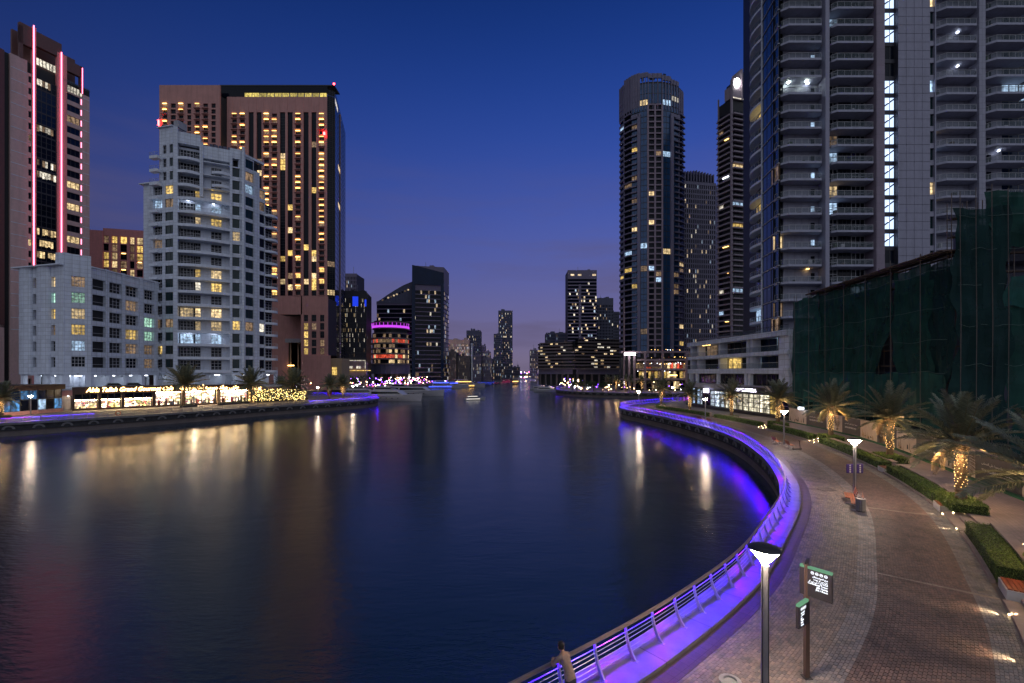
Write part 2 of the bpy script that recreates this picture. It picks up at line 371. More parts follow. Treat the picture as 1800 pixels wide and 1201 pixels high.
# ---- curves
class Curve:
    """A quay line with the land on its right-hand side."""
    def __init__(s, pts, step=.5):
        P = [Vector((*q, 0)) for q in pts]; P = [P[0] * 2 - P[1]] + P + [P[-1] * 2 - P[-2]]; out = []
        for i in range(1, len(P) - 2):
            for k in range(16):
                x = k / 16; a, b_, c, d = P[i - 1], P[i], P[i + 1], P[i + 2]
                out.append(.5 * ((2 * b_) + (c - a) * x + (2 * a - 5 * b_ + 4 * c - d) * x * x + (3 * b_ - a - 3 * c + d) * x ** 3))
        out.append(P[-2])
        A = np.array([(q.x, q.y) for q in out]); l = np.concatenate([[0], np.cumsum(np.hypot(*np.diff(A, axis=0).T))])
        s.len = l[-1]; n = int(s.len / step) + 1; S = np.linspace(0, s.len, n)
        X = np.interp(S, l, A[:, 0]); Y = np.interp(S, l, A[:, 1])
        for _ in range(8): X[1:-1] = (X[:-2] + 2 * X[1:-1] + X[2:]) / 4; Y[1:-1] = (Y[:-2] + 2 * Y[1:-1] + Y[2:]) / 4
        s.S, s.X, s.Y = S, X, Y; s.TX = np.gradient(X); s.TY = np.gradient(Y); h = np.hypot(s.TX, s.TY); s.TX /= h; s.TY /= h
    def at(s, q, off=0.):
        x, y, tx, ty = (np.interp(q, s.S, a) for a in (s.X, s.Y, s.TX, s.TY)); h = math.hypot(tx, ty); tx /= h; ty /= h
        return (x + ty * off, y - tx * off)
    def rot(s, q):
        return math.atan2(np.interp(q, s.S, s.TY), np.interp(q, s.S, s.TX))
    def near(s, x, y):
        i = int(np.argmin((s.X - x) ** 2 + (s.Y - y) ** 2)); return s.S[i]
    def sy(s, y, lo=0):       # first arc length where the line passes this y
        i = int(np.argmax((s.Y >= y) & (s.S >= lo))); return s.S[i]
def strip(b, C, s0, s1, o0, o1, z0, z1, m, step=.5, caps=True):
    """A slab that follows the curve between two offsets."""
    mi_ = b.mi(m); n = max(2, int((s1 - s0) / step) + 1); S = np.linspace(s0, s1, n)
    A = [C.at(q, o0) for q in S]; B = [C.at(q, o1) for q in S]
    for i in range(n - 1):
        a0, a1, b0, b1_ = A[i], A[i + 1], B[i], B[i + 1]; q0, q1 = S[i], S[i + 1]
        b.face([(*a0, z1), (*b0, z1), (*b1_, z1), (*a1, z1)], mi_, [(q0, o0), (q0, o1), (q1, o1), (q1, o0)])
        if z0 < z1:
            b.face([(*a0, z0), (*a0, z1), (*a1, z1), (*a1, z0)], mi_, [(q0, z0), (q0, z1), (q1, z1), (q1, z0)])
            b.face([(*b1_, z0), (*b1_, z1), (*b0, z1), (*b0, z0)], mi_, [(q1, z0), (q1, z1), (q0, z1), (q0, z0)])
            b.face([(*a1, z0), (*b1_, z0), (*b0, z0), (*a0, z0)], mi_, [(q1, o0), (q1, o1), (q0, o1), (q0, o0)])
    if z0 < z1 and caps:
        for a, c in ((A[0], B[0]), (B[-1], A[-1])): b.face([(*a, z0), (*c, z0), (*c, z1), (*a, z1)], mi_)

QR = Curve([(-60, -30), (-22, -4), (-9, 5.2), (-4, 8.9), (0, 11.9), (2.3, 13.6), (4.56, 15.4), (7.75, 18.25), (10.75, 21.3), (14.0, 25.4), (16.5, 28.6), (19.3, 32.5), (21.9, 36.9), (24.5, 42.4), (26.6, 47.6), (28.7, 54),
            (30.6, 61), (31.8, 69), (32.0, 79.5), (31, 93), (29.3, 104), (27.9, 111), (28.0, 118), (30.5, 124.5), (34.5, 130.5), (40, 136), (47, 142), (58, 150), (78, 160), (112, 170), (170, 178)])
QL = Curve([(-330, 196), (-120, 190), (-82, 186), (-64, 180), (-53, 172), (-47.8, 163), (-46.8, 154), (-49, 145), (-54.5, 136), (-60.5, 128), (-66, 120), (-72.5, 108), (-79.5, 96), (-91, 81), (-112, 58), (-150, 20), (-190, -30)])
QF = Curve([(260, 192), (120, 196), (76, 199), (52, 203), (36, 212), (27, 224), (23.5, 238), (25, 256), (29, 275), (36, 300)])

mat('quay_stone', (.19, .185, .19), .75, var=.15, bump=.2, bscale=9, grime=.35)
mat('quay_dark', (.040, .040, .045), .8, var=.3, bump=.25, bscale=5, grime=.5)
mat('ledge_concrete', (.17, .16, .18), .42, var=.14, vscale=2.2, bump=.12, bscale=14, panel=(2.9, 50, .03, .45), grime=.35)
mat('granite_strip', (.085, .060, .062), .5, var=.2, vscale=3, panel=(.4, .4, .012, .5))
mat('paver_joint', (.060, .050, .050), .95, var=.2)
mat('paver_beige', (0.1700, 0.1359, 0.1429), .6, var=.18, vscale=.8, panel=(.21, .105, .011, .35, 1), grime=.1)
mat('paver_pale', (0.2030, 0.1756, 0.1985), .6, var=.18, vscale=.9, panel=(.21, .105, .011, .35, 1))
mat('paver_red', (0.1097, 0.0725, 0.0820), .55, var=.25, vscale=.5, panel=(.21, .105, .011, .35, 1))
mat('paver_grey', (0.1371, 0.1325, 0.1653), .6, var=.2, vscale=.9, panel=(.21, .105, .011, .4, 1))
mat('paver_walk', (0.2874, 0.2226, 0.2283), .6, var=.18, vscale=.6, panel=(.4, .2, .009, .6, 1))
mat('land_paving', (.17, .14, .13), .7, var=.2, vscale=.4)
for nm, c in (('beige', (0.1736, 0.1344, 0.121)), ('pale', (0.2072, 0.1736, 0.168)), ('red', (0.112, 0.0717, 0.0694)), ('grey', (0.14, 0.131, 0.14))):
    for k, f in enumerate((.80, .95, 1.08, 1.22)):
        mat('brick_%s_%d' % (nm, k), tuple(1.36 * x * f * g * (1 + .05 * (k - 1.5) * j) for x, j, g in zip(c, (1, 0, -1), (.94, .99, 1.08))), .58, var=.14, vscale=9, bump=.25, bscale=60, grime=.5)

def tri_land(name, pts, z, m):
    from mathutils.geometry import tessellate_polygon
    b = MB(); mi_ = b.mi(m); tr = tessellate_polygon([[Vector((*q, 0)) for q in pts]])
    for a, c, d in tr:
        q = [pts[a], pts[c], pts[d]]
        ar = (q[1][0] - q[0][0]) * (q[2][1] - q[0][1]) - (q[2][0] - q[0][0]) * (q[1][1] - q[0][1])
        if ar < 0: q = q[::-1]
        b.face([(*e, z) for e in q], mi_, [e for e in q])
    for a, c in zip(pts, pts[1:] + pts[:1]): b.face([(*a, -4), (*c, -4), (*c, z), (*a, z)], mi_)
    return struct(name, b)
def outline(C, off=.15, step=1.5):
    return [C.at(q, off) for q in np.arange(0, C.len, step)]
tri_land('right_bank_ground', outline(QR) + [(900, 178), (900, -60), (-50, -60)], -.03, 'land_paving')
tri_land('left_bank_ground', outline(QL) + [(-900, -30), (-900, 196)], -.03, 'land_paving')
tri_land('far_right_bank_ground', outline(QF) + [(36, 420), (42, 700), (50, 1500), (1500, 1500), (1500, 192)], -.03, 'land_paving')
tri_land('far_left_bank_ground', [(-900, 214), (-118, 214), (-100, 232), (-84, 262), (-72, 320), (-62, 400), (-58, 520), (-55, 720), (-60, 1500), (-1800, 1500)], -.03, 'land_paving')
tri_land('far_end_ground', [(-1800, 1500), (1500, 1500), (6000, 6000), (-6000, 6000)], -.02, 'land_paving')

def quay_wall(name, C, s0, s1, label_led, led_ranges, post_gap, rail_z=.12):
    b = MB()
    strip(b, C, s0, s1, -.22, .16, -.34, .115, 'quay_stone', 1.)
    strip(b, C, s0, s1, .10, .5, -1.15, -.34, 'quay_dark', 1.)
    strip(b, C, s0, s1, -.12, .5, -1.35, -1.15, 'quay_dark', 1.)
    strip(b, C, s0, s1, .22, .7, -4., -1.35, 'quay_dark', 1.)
    w = struct(name, b)
    # arched brackets under the coping
    k = MB(); n = 8
    out = [(.85 * math.cos(math.pi * i / n), -1.14 + .72 * math.sin(math.pi * i / n)) for i in range(n + 1)]
    inn = [(.50 * math.cos(math.pi * i / n), -1.14 + .42 * math.sin(math.pi * i / n)) for i in range(n + 1)]
    mi_ = k.mi('quay_stone')
    for i in range(n):
        a, c, d, e = out[i], out[i + 1], inn[i + 1], inn[i]
        k.face([(a[0], .06, a[1]), (c[0], .06, c[1]), (d[0], .06, d[1]), (e[0], .06, e[1])], mi_)
        k.face([(a[0], .06, a[1]), (a[0], -.2, a[1]), (c[0], -.2, c[1]), (c[0], .06, c[1])], mi_)
        k.face([(e[0], -.2, e[1]), (e[0], .06, e[1]), (d[0], .06, d[1]), (d[0], -.2, d[1])], mi_)
    me = k.mesh('bracket')
    q = s0 + 1.
    while q < s1:
        x, y = C.at(q); link('bracket', me, w, (x, y, 0), C.rot(q)); q += 3.8
    return w

sR0, sR1 = QR.near(-12, 3), QR.near(112, 170)
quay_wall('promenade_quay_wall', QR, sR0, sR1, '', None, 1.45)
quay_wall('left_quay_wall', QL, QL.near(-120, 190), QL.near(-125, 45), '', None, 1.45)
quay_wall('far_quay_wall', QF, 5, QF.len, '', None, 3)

# ---- promenade strips (right bank)
sA = sR0; sB = QR.near(47, 142); sHead = QR.near(30.2, 98); sGeo0 = QR.near(-1.5, 10.8); sGeo1 = QR.near(28.7, 54)
b = MB(); strip(b, QR, sA, sR1, .16, 1.15, -.03, .12, 'ledge_concrete'); struct('promenade_ledge', b)
b = MB(); strip(b, QR, sA, sB, 1.15, 1.75, -.03, .004, 'granite_strip'); struct('promenade_granite_edge', b)
prom = MB()
ZONES = [('beige', 1.75, 4.2), ('pale', 4.2, 4.95), ('red', 4.95, 8.0), ('grey', 8.0, 8.8)]
for nm, o0, o1 in ZONES:
    strip(prom, QR, sGeo0, sGeo1, o0, o1, -.02, -.018, 'paver_joint')
    strip(prom, QR, sA, sGeo0, o0, o1, -.02, .0, 'paver_' + nm)
    strip(prom, QR, sGeo1, sHead if o1 > 4.3 else sB, o0, o1, -.02, .0, 'paver_' + nm)
promenade = struct('promenade_paving', prom)
# individual pavers in the near part; the nearest 300 are objects, the others one mesh
pv = []
for nm, o0, o1 in ZONES:
    L_, W_ = (.205, .1025); rows = int(round((o1 - o0) / W_)); W_ = (o1 - o0) / rows
    for r in range(rows):
        off = o0 + (r + .5) * W_
        q = sGeo0 + (r % 2) * L_ / 2 + .1
        # rows keep their paver length: fewer pavers in the tighter rows
        x0, y0 = QR.at(sGeo0, off)
        while q < sGeo1:
            a = QR.at(q, off); c = QR.at(q + .2, off); k_ = math.hypot(c[0] - a[0], c[1] - a[1]) / .2
            q += L_ / k_
            x, y = QR.at(q - L_ / k_ / 2, off)
            px = 900 + FPX * x / y; py = HOR + FPX * CAMZ / y
            if -40 < px < 1860 and py < 1260: pv.append((y * y + x * x, x, y, QR.rot(q - L_ / k_ / 2), L_, W_, nm))
pv.sort(key=lambda e: e[0])
rest = MB()
UPV = {}
def unit_paver(m):
    if m not in UPV:
        k = MB(); mi_ = k.mi(m)
        t_ = .46; bb = .5
        lo = [(-bb, -bb, -.02), (bb, -bb, -.02), (bb, bb, -.02), (-bb, bb, -.02)]; md = [(x, y, -.004) for x, y, z in lo]; hi = [(x * t_ / bb, y * t_ / bb, 0) for x, y, z in lo]
        for A_, B_ in ((lo, md), (md, hi)):
            for i in range(4): k.face([A_[i], A_[(i + 1) % 4], B_[(i + 1) % 4], B_[i]], mi_)
        k.face(hi, mi_); UPV[m] = k.mesh('paver')
    return UPV[m]
vis = [e for e in pv if HOR + FPX * CAMZ / e[2] < 1205 and e[1] > 2]
visset = set(id(e) for e in vis[:300])
for e in pv:
    d2, x, y, rot, L_, W_, nm = e; m_ = 'brick_%s_%d' % (nm, rng.choice((0, 1, 1, 2, 2, 3))); h = rng.uniform(-.003, .003)
    if id(e) in visset:
        o = link('paver', unit_paver(m_), promenade, (x, y, h), rot, (L_ - .006, W_ - .006, 1))
    else:
        mi_ = rest.mi(m_); c, s_ = math.cos(rot), math.sin(rot); hl, hw = (L_ - .006) / 2, (W_ - .006) / 2; ch = .004
        def pt(a, b_, z): return (x + c * a - s_ * b_, y + s_ * a + c * b_, z)
        lo = [pt(-hl, -hw, h - .016), pt(hl, -hw, h - .016), pt(hl, hw, h - .016), pt(-hl, hw, h - .016)]
        hi = [pt(-hl + ch, -hw + ch, h), pt(hl - ch, -hw + ch, h), pt(hl - ch, hw - ch, h), pt(-hl + ch, hw - ch, h)]
        rest.face(hi, mi_)
        for i in range(4): rest.face([lo[i], lo[(i + 1) % 4], hi[(i + 1) % 4], hi[i]], mi_)
part('small_pavers', rest, promenade, kind='stuff')

# pale cross bands of larger setts and an access cover
mat('sett_pale', (.26, .22, .21), .6, var=.2, vscale=4, grime=.25)
for q in (QR.near(*G(1500, 1000)), QR.near(*G(1505, 890))):
    for r in range(21):
        x, y = QR.at(q, 4.95 + (r + .5) * .183); h_ = rng.uniform(.004, .008); o = link('sett', unit_box('sett_pale'), promenade, (x, y, h_ / 2), QR.rot(q), (.19, .17, h_ + .01))
x, y = G(1447, 859); cv = MB(); ff = Fr((x - .5, y), (x + .5, y + .1))
cv.box(ff, 0, 1.0, -.02, .006, -.02, .02, 'quay_dark'); cv.box(ff, 0, 1.0, -.02, .006, .78, .82, 'quay_dark'); cv.box(ff, -.02, .02, -.02, .0062, 0, .8, 'quay_dark'); cv.box(ff, .98, 1.02, -.02, .0062, 0, .8, 'quay_dark'); cv.box(ff, .02, .98, -.02, .004, .02, .78, 'paver_beige')
part('access_cover', cv, promenade)
# ---- raised walkway behind the planters
WKZ = .45
sW1 = QR.near(31.5, 88)
b = MB(); strip(b, QR, sA, sW1, 10.25, 17.5, -.03, WKZ, 'paver_walk'); struct('upper_walkway', b)
b = MB(); mi = b.mi('land_paving')
strip(b, QR, sW1, QR.near(27.9, 111), 10.25, 19, -.03, .2, 'land_paving'); struct('shop_forecourt', b)

# ---- left promenade
b = MB(); strip(b, QL, QL.near(-120, 190), QL.near(-150, 20), .16, 1.15, -.03, .12, 'ledge_concrete'); struct('left_promenade_ledge', b)
b = MB(); strip(b, QL, QL.near(-64, 180), QL.near(-150, 20), 1.15, 9, -.03, .0, 'paver_beige', 1.); struct('left_promenade_paving', b)
b = MB(); strip(b, QF, 5, QF.len, .16, 1.6, -.03, .12, 'ledge_concrete', 1.); struct('far_promenade_ledge', b)

# ---- railings
glow('led_violet', (.042, .002, 1.0), 185); glow('led_magenta', (.55, .002, .85), 165)
glow('led_far', (.10, .02, 1.0), 45)
mat('rail_steel', (.26, .25, .29), .4, metal=.2, var=.08)
mat('handrail_wood', (.22, .165, .14), .4, var=.12)
def post_mesh():
    k = MB(); pr = [(-.50, .12, .16), (-.36, .30, .13), (-.24, .55, .10), (-.17, .80, .08), (-.15, 1.04, .06)]
    for (y0, z0, w0), (y1, z1, w1) in zip(pr, pr[1:]):
        mi_ = k.mi('rail_steel'); t_ = .03
        A = [(-t_, y0 - w0 / 2, z0), (t_, y0 - w0 / 2, z0), (t_, y0 + w0 / 2, z0), (-t_, y0 + w0 / 2, z0)]
        B = [(-t_, y1 - w1 / 2, z1), (t_, y1 - w1 / 2, z1), (t_, y1 + w1 / 2, z1), (-t_, y1 + w1 / 2, z1)]
        for i in range(4): k.face([A[i], A[(i + 1) % 4], B[(i + 1) % 4], B[i]], mi_)
    k.abox(-.06, .06, -.62, -.38, .12, .14, 'rail_steel')
    return k.mesh('post')
POST = post_mesh()
def railing(name, label, C, s0, s1, gap, led=None, led_m='led_violet', rails=6, step=.7, tick=0):
    x, y = C.at((s0 + s1) / 2, .15); root = thing(name, (x, y, .12), label, 'railing')
    q = s0 + gap / 2
    while q < s1:
        px, py = C.at(q); link('post', POST, root, (px - x, py - y, -.12), C.rot(q)); q += gap
    S = np.linspace(s0, s1, max(3, int((s1 - s0) / step)))
    k = MB(); strip(k, C, s0, s1, .115, .185, 1.10, 1.14, 'handrail_wood', step); strip(k, C, s0, s1, .106, .114, 1.05, 1.12, 'handrail_wood', step); strip(k, C, s0, s1, .186, .194, 1.05, 1.12, 'handrail_wood', step); part('handrail', k, root)
    for r in range(rails):
        z = .30 + r * .12; off = .17 + (.14 * (1 - r / rails) ** 2)
        k = MB(); k.tube([(*C.at(s_, off), z) for s_ in S], .016, 4, 'rail_steel'); part('rail', k, root)
    for (a, c) in (led or []):
        k = MB(); n = max(2, int((c - a) / step)); SS = np.linspace(a, c, n)
        for i in range(n - 1):
            mm_ = led_m if (led_m != 'led_violet' or rng.random() > .10) else 'led_magenta'
            strip(k, C, SS[i], SS[i + 1] - .02, .118, .182, 1.072, 1.092, mm_, 5)
        part('light_strip', k, root, label='violet light strip under the handrail')
    return root
railing('promenade_railing', 'curved steel railing with violet light strip along the brick promenade', QR, sR0, sB, 1.45, [(sR0, sB)])
railing('promenade_railing', 'violet lit railing turning away behind the promenade tip', QR, sB, sR1 - 5, 2.0, [(sB, sR1 - 5)], step=2)
sa, sb = QL.near(-47.8, 163), QL.near(-125, 45)
l1 = QL.near(-58.5, 131); l0 = QL.near(-82, 186); l2 = QL.near(-83, 91)
railing('quayside_railing', 'violet lit railing around the rounded tip opposite the promenade', QL, l0, l1, 2.2, [(l0, l1)], step=1)
railing('quayside_railing', 'unlit thin railing along the quay before the lit shops', QL, l1, l2, 2.2, [], rails=3, step=1.5)
railing('quayside_railing', 'violet lit railing before the blue glass pavilion', QL, l2, sb, 2.2, [(l2, sb)], step=1)
railing('far_quay_railing', 'violet lit railing on the quay below the cylindrical tower', QF, 8, QF.len - 2, 4, [(8, QF.len - 2)], 'led_far', rails=2, step=2)
# ================================================================== BUILDINGS: helpers
def grid_wall(B, F, z0, fh, n, wins, sill, head, wm, u0=0., u1=None, depth=.6, top=None, nm='wall'):
    """Wall pieces round rectangular openings (piers and spandrels), so that every window sits in a real reveal."""
    u1 = F.len if u1 is None else u1; w = B.mb(nm); wins = sorted(wins)
    for k in range(n + 1):
        zb = z0 + k * fh; lo = z0 if k == 0 else zb - fh + head; hi = zb + sill if k < n else (top if top else zb)
        if hi > lo: w.box(F, u0, u1, lo, hi, -depth, 0, wm)
        if k < n:
            e = u0
            for a, b_ in wins + [(u1, u1)]:
                if a > e + .01: w.box(F, e, a, zb + sill, zb + head, -depth, 0, wm)
                e = b_
BAL = {}
def balcony_meshes(w, proj, slabm, railm, kind, bulge=0., cut=0., th=.28, rh=1.05):
    key = (round(w, 2), proj, slabm, railm, kind, bulge, cut, th)
    if key in BAL: return BAL[key]
    hw = w / 2
    if bulge:
        n = 7; fp = [(-hw + w * i / n, -(proj + bulge * math.sin(math.pi * i / n))) for i in range(n + 1)]
    else: fp = [(-hw, -proj * (1 - cut)), (-hw + proj * cut * 1.2, -proj), (hw - (proj * .6 * cut), -proj), (hw, -proj * (1 - cut))] if cut else [(-hw, -proj), (hw, -proj)]
    k = MB(); k.prism([(hw, 0), (-hw, 0)] + fp, -th, 0, slabm)
    r = MB(); path = [(-hw + .06, 0)] + [(x * (1 - .06 / hw), y + .06) for x, y in fp] + [(hw - .06, 0)]
    mi_ = r.mi(railm)
    for (x0, y0), (x1, y1) in zip(path, path[1:]):
        l = math.hypot(x1 - x0, y1 - y0)
        if l < .05: continue
        f = Fr((x0, y0), (x1, y1)); r.box(f, 0, l, rh - .05, rh, -.04, .04, 'frame_white')
        if kind == 'solid': r.box(f, 0, l, 0, rh - .05, -.05, .05, slabm)
        elif kind == 'glass':
            m_ = max(1, int(round(l / 1.3)))
            for i in range(m_):
                r.box(f, l * i / m_ + .03, l * (i + 1) / m_ - .03, .06, rh - .06, -.012, .012, railm); r.box(f, l * i / m_ - .02, l * i / m_ + .02, 0, rh - .05, -.02, .02, 'frame_white')
        else:
            r.box(f, 0, l, .45, .48, -.02, .02, 'frame_white')
            m_ = max(1, int(round(l / 1.1)))
            for i in range(m_ + 1): r.box(f, l * i / m_ - .02, l * i / m_ + .02, 0, rh - .05, -.02, .02, 'frame_white')
    BAL[key] = (k.mesh('balcony'), r.mesh('railing')); return BAL[key]
def balcony(B, F, u0, u1, z, proj=1.6, slabm='white_plain', railm='glass_rail', kind='glass', bulge=0., cut=0., d=0., th=.28, sub=True):
    a, r = balcony_meshes(u1 - u0, proj, slabm, railm, kind, bulge, cut, th)
    o = B.unit('balcony', a, F, (u0 + u1) / 2, z, d)
    if sub: link('railing', r, o)
    return o
def core(B, pts, z0, z1, m='dark_core', nm='core'):
    B.mb(nm).prism(list(pts), z0, z1, m)
def back(F, depth): return [F.P(F.len, -depth), F.P(0, -depth)]
def panels(B, F, u0, u1, z0, z1, nu, nz, d, m, th=.08, gap=.05, count=[0]):
    me = unit_box(m); du, dz = (u1 - u0) / nu, (z1 - z0) / nz
    for i in range(nu):
        for j in range(nz):
            B.unit('panel', me, F, u0 + (i + .5) * du, z0 + (j + .5) * dz, d + th / 2, (du - gap, th, dz - gap))

# ================================================================== white block and round tower behind the shops
FH = 4.25; Z1 = 9.9
TW = Bld('apartment_tower', 'white round fronted apartment tower with curved balconies above the shops', (-100, 156))
Pa, Pb, Pc, Pd = (-119.2, 147.2), (-107.4, 144.3), (-90.8, 152.2), (-85.2, 165.5)
F1, F2, F3 = Fr(Pa, Pb), Fr(Pb, Pc), Fr(Pc, Pd)
NF = 17; zt = lambda k: Z1 + FH * k
u = F1.upx
# left wing, 14 floors: white pier, small balconies; corner column of dark windows to the top
B = TW
core(B, [F1.P(.5, -.75), F1.P(F1.len - 1, -.8), F2.P(.3, -2.6), F2.P(F2.len - .6, -2.6), F3.P(1.2, -2.2), F3.P(F3.len - .6, -2.2), (-98, 180), (-122, 170)], 8.9, zt(14))
core(B, [F1.P(u(283), -.75), F1.P(F1.len - 1, -.8), F2.P(.3, -2.6), F2.P(F2.len - .6, -2.6), F3.P(1.2, -2.2), F3.P(F3.len * .55, -2.2), (-100, 176), (-113, 168)], zt(14), zt(17) + .5)
grid_wall(B, F1, Z1 - .9, FH, 14, [(u(269.5), u(285)), (u(290), u(306.5))], 1.7, 4.4, 'white_panel', 0, F1.len, .7, top=zt(14) + .3)
grid_wall(B, F1, zt(14) + .3, FH, 3, [(u(286), u(292.5)), (u(298), u(306.5))], .7, 3.4, 'white_panel', u(280.5), F1.len, .7, top=87.2)
B.box('wall', 'white_plain', F1, -.8, u(283), zt(14) + .3, zt(14) + .6, -6, .9)
B.box('roof_lip', 'white_plain', F1, u(278), F1.len + .05, 87.2, 87.5, -6, .5)
for k in range(14):
    lk = {7: 'lit_cool'}.get(k, None)
    litb = (k == 12)
    B.win(F1, u(269.5), u(285), zt(k) + .8, zt(k) + 3.5, 'lit_cool' if litb else pick(.06, MIXED), 'w33', d=-.55)
    balcony(B, F1, u(268.5), u(283), zt(k) - .1, 1.3, 'white_plain', kind='bars', th=.8)
    kk = {3: 'lit_dim', 12: 'lit_dim', 13: 'lit_yellow', 4: 'glass_green'}.get(k, 'glass_green')
    B.win(F1, u(290), u(306.5), zt(k) + .8, zt(k) + 3.5, kk, 'd21' if kk != 'lit_yellow' else 'w33', d=-.3)
for k in range(3):
    z = zt(14) + .3 + k * FH
    B.win(F1, u(286), u(292.5), z + .7, z + 3.4, 'glass_dark', 'w22', d=-.4); B.win(F1, u(298), u(306.5), z + .7, z + 3.4, 'glass_green', 'd11', d=-.3)
    balcony(B, F1, u(271), u(284.5), z - .2, 1.6, 'white_plain', kind='bars', th=.9)
# front: wide curved balconies between two piers
u = F2.upx
warm_at = {(13, 0): 'lit_yellow', (13, 1): 'lit_yellow', (12, 0): 'lit_cool', (12, 1): 'lit_cool', (11, 0): 'lit_warm', (11, 1): 'lit_yellow', (7, 0): 'lit_yellow', (7, 1): 'lit_warm', (6, 0): 'lit_white', (6, 1): 'lit_yellow',
           (4, 0): 'lit_warm', (4, 1): 'lit_warm', (3, 0): 'lit_warm', (3, 1): 'lit_warm', (2, 0): 'lit_cool', (2, 1): 'lit_cool'}
B.box('wall', 'white_panel', F2, -.02, u(312.5), 8.9, 87.2, -2.2, .25)
B.box('wall', 'white_panel', F2, u(351), u(357), zt(13.2), 83.6, -2.2, .3)
B.box('wall', 'white_panel', F2, u(404), u(408.5), 8.9, zt(17.0), -2.2, .2)
B.box('wall', 'white_panel', F2, u(425), u(430), 8.9, zt(17.6), -1.4, .25)
B.box('wall', 'white_panel', F2, u(312.5), u(352), zt(17) + .2, 86.0, -2.2, -.2)
B.box('wall', 'white_panel', F2, u(357), u(404), zt(16) + 1, 83.0, -2.2, -.3)
B.box('wall', 'white_panel', F2, u(404), F2.len, zt(17) - 1.8, 83.6, -2.0, .0)
for k in range(NF):
    z = zt(k); top = k >= 14
    lit_k = [(k, 0) in warm_at, (k, 1) in warm_at]
    # recessed living-room windows
    ka = warm_at.get((k, 0), 'glass_dark'); kb = warm_at.get((k, 1), 'glass_dark')
    first = 'glass_dark' if k not in (2, 4) else ka
    B.win(F2, u(314), u(338), z + .1, z + 3.2, first, 'w43', d=-2.0)
    B.win(F2, u(341), u(350.5), z + .1, z + 3.2, ka, 'w23', d=-2.0)
    B.box('back_wall', 'white_plain', F2, u(312.5), u(404), z + 3.2, z + 3.97, -2.35, -2.05)
    if not (top and k > 15): B.win(F2, u(369), u(388), z + .1, z + 3.2, kb, 'w33', d=-2.0)
    B.box('back_wall', 'white_plain', F2, u(350.5), u(369), z, z + 3.2, -2.35, -2.05)
    B.box('back_wall', 'white_plain', F2, u(388), u(404), z, z + 3.2, -2.35, -2.05)
    B.box('floor_slab', 'white_plain', F2, .05, u(407), z - .28, z, -2.5, -.02)
    if not top:
        balcony(B, F2, u(310.5), u(405.5), z + .02, .25, 'white_plain', kind='bars', bulge=1.5, th=.85, d=-.05)
        if k == 13: pass
    else:
        balcony(B, F2, u(312), u(352), z + .02, .3, 'white_plain', kind='bars', bulge=1.0, th=.85, d=-.1)
        if k < 16: balcony(B, F2, u(372), u(405), z + 1.2, .3, 'white_plain', kind='bars', bulge=1.2, th=.85, d=-.1)
    if k == 12 or k == 2:
        for q in (327, 372): B.box('ceiling_light', 'white_lamp', F2, u(q), u(q + 4), z + 3.72, z + 3.9, -1.3, -.4)
    if k in (3, 4, 6, 7, 11, 13) : B.box('ceiling_light', 'lit_yellow', F2, u(371), u(375), z + 3.82, z + 3.92, -1.2, -.6)
    # two columns of dark square windows
    if k < 16:
        kk = {10: 'lit_warm', 3: 'lit_yellow'}.get(k, 'glass_green')
        grid_wall(B, F2, z - .3, FH, 1, [(u(408.5), u(425))], .9, 3.9, 'white_panel', u(408.5), u(425), .6)
        B.win(F2, u(408.5), u(425), z + .6, z + 3.6, kk, 'd21' if kk == 'glass_green' else 'w33', d=-.35)
u = F3.upx
B.box('wall', 'white_panel', F3, u(446), u(455), 8.9, zt(16) + .6, -1.4, .35)
B.box('wall', 'white_panel', F3, -.02, u(431.5), 8.9, 83.4, -1.2, .02)
B.box('wall', 'white_panel', F3, u(431.5), F3.len * .62, zt(17), 83.0, -1.4, .0)
for k in range(17):
    z = zt(k); kk = {15: 'lit_dim', 14: 'lit_cool', 3: 'lit_dim'}.get(k, 'glass_green')
    if k < 17:
        grid_wall(B, F3, z - .3, FH, 1, [(u(431.5), u(445.5))], .9, 3.9, 'white_panel', u(431.5), u(446), .6)
        B.win(F3, u(431.5), u(445.5), z + .6, z + 3.6, kk, 'd21', d=-.35)
    if k < 15:
        kk = {3: 'lit_white', 14: 'lit_dim', 13: 'lit_dim'}.get(k, 'glass_dark')
        grid_wall(B, F3, z - .3, FH, 1, [(u(456), u(465))], .9, 3.9, 'white_panel', u(455), u(466), .6)
        B.win(F3, u(456), u(465), z + .6, z + 3.6, kk, 'd11', d=-.35)
    if k < 14 - max(0, 0):
        B.win(F3, u(467), u(483), z + .1, z + 3.2, pick(.07, ['lit_dim', 'lit_warm']), 'w33', d=-1.6)
        B.box('floor_slab', 'white_plain', F3, u(466), u(487.5), z - .28, z, -2, -.02)
        balcony(B, F3, u(465.5), u(487.5), z + .02, .25, 'white_plain', kind='bars', bulge=1.5, th=.8)
# roof plant
r = B.mb('roof_plant')
for i in range(6): r.box(F2, 9 + i * 1.3, 10 + i * 1.3, 83, 85.6, -6, -4.5, 'slate_wall')
r.box(F1, u and F1.upx(300), F1.upx(308), 87.4, 89.6, -4, -1, 'pale_concrete')
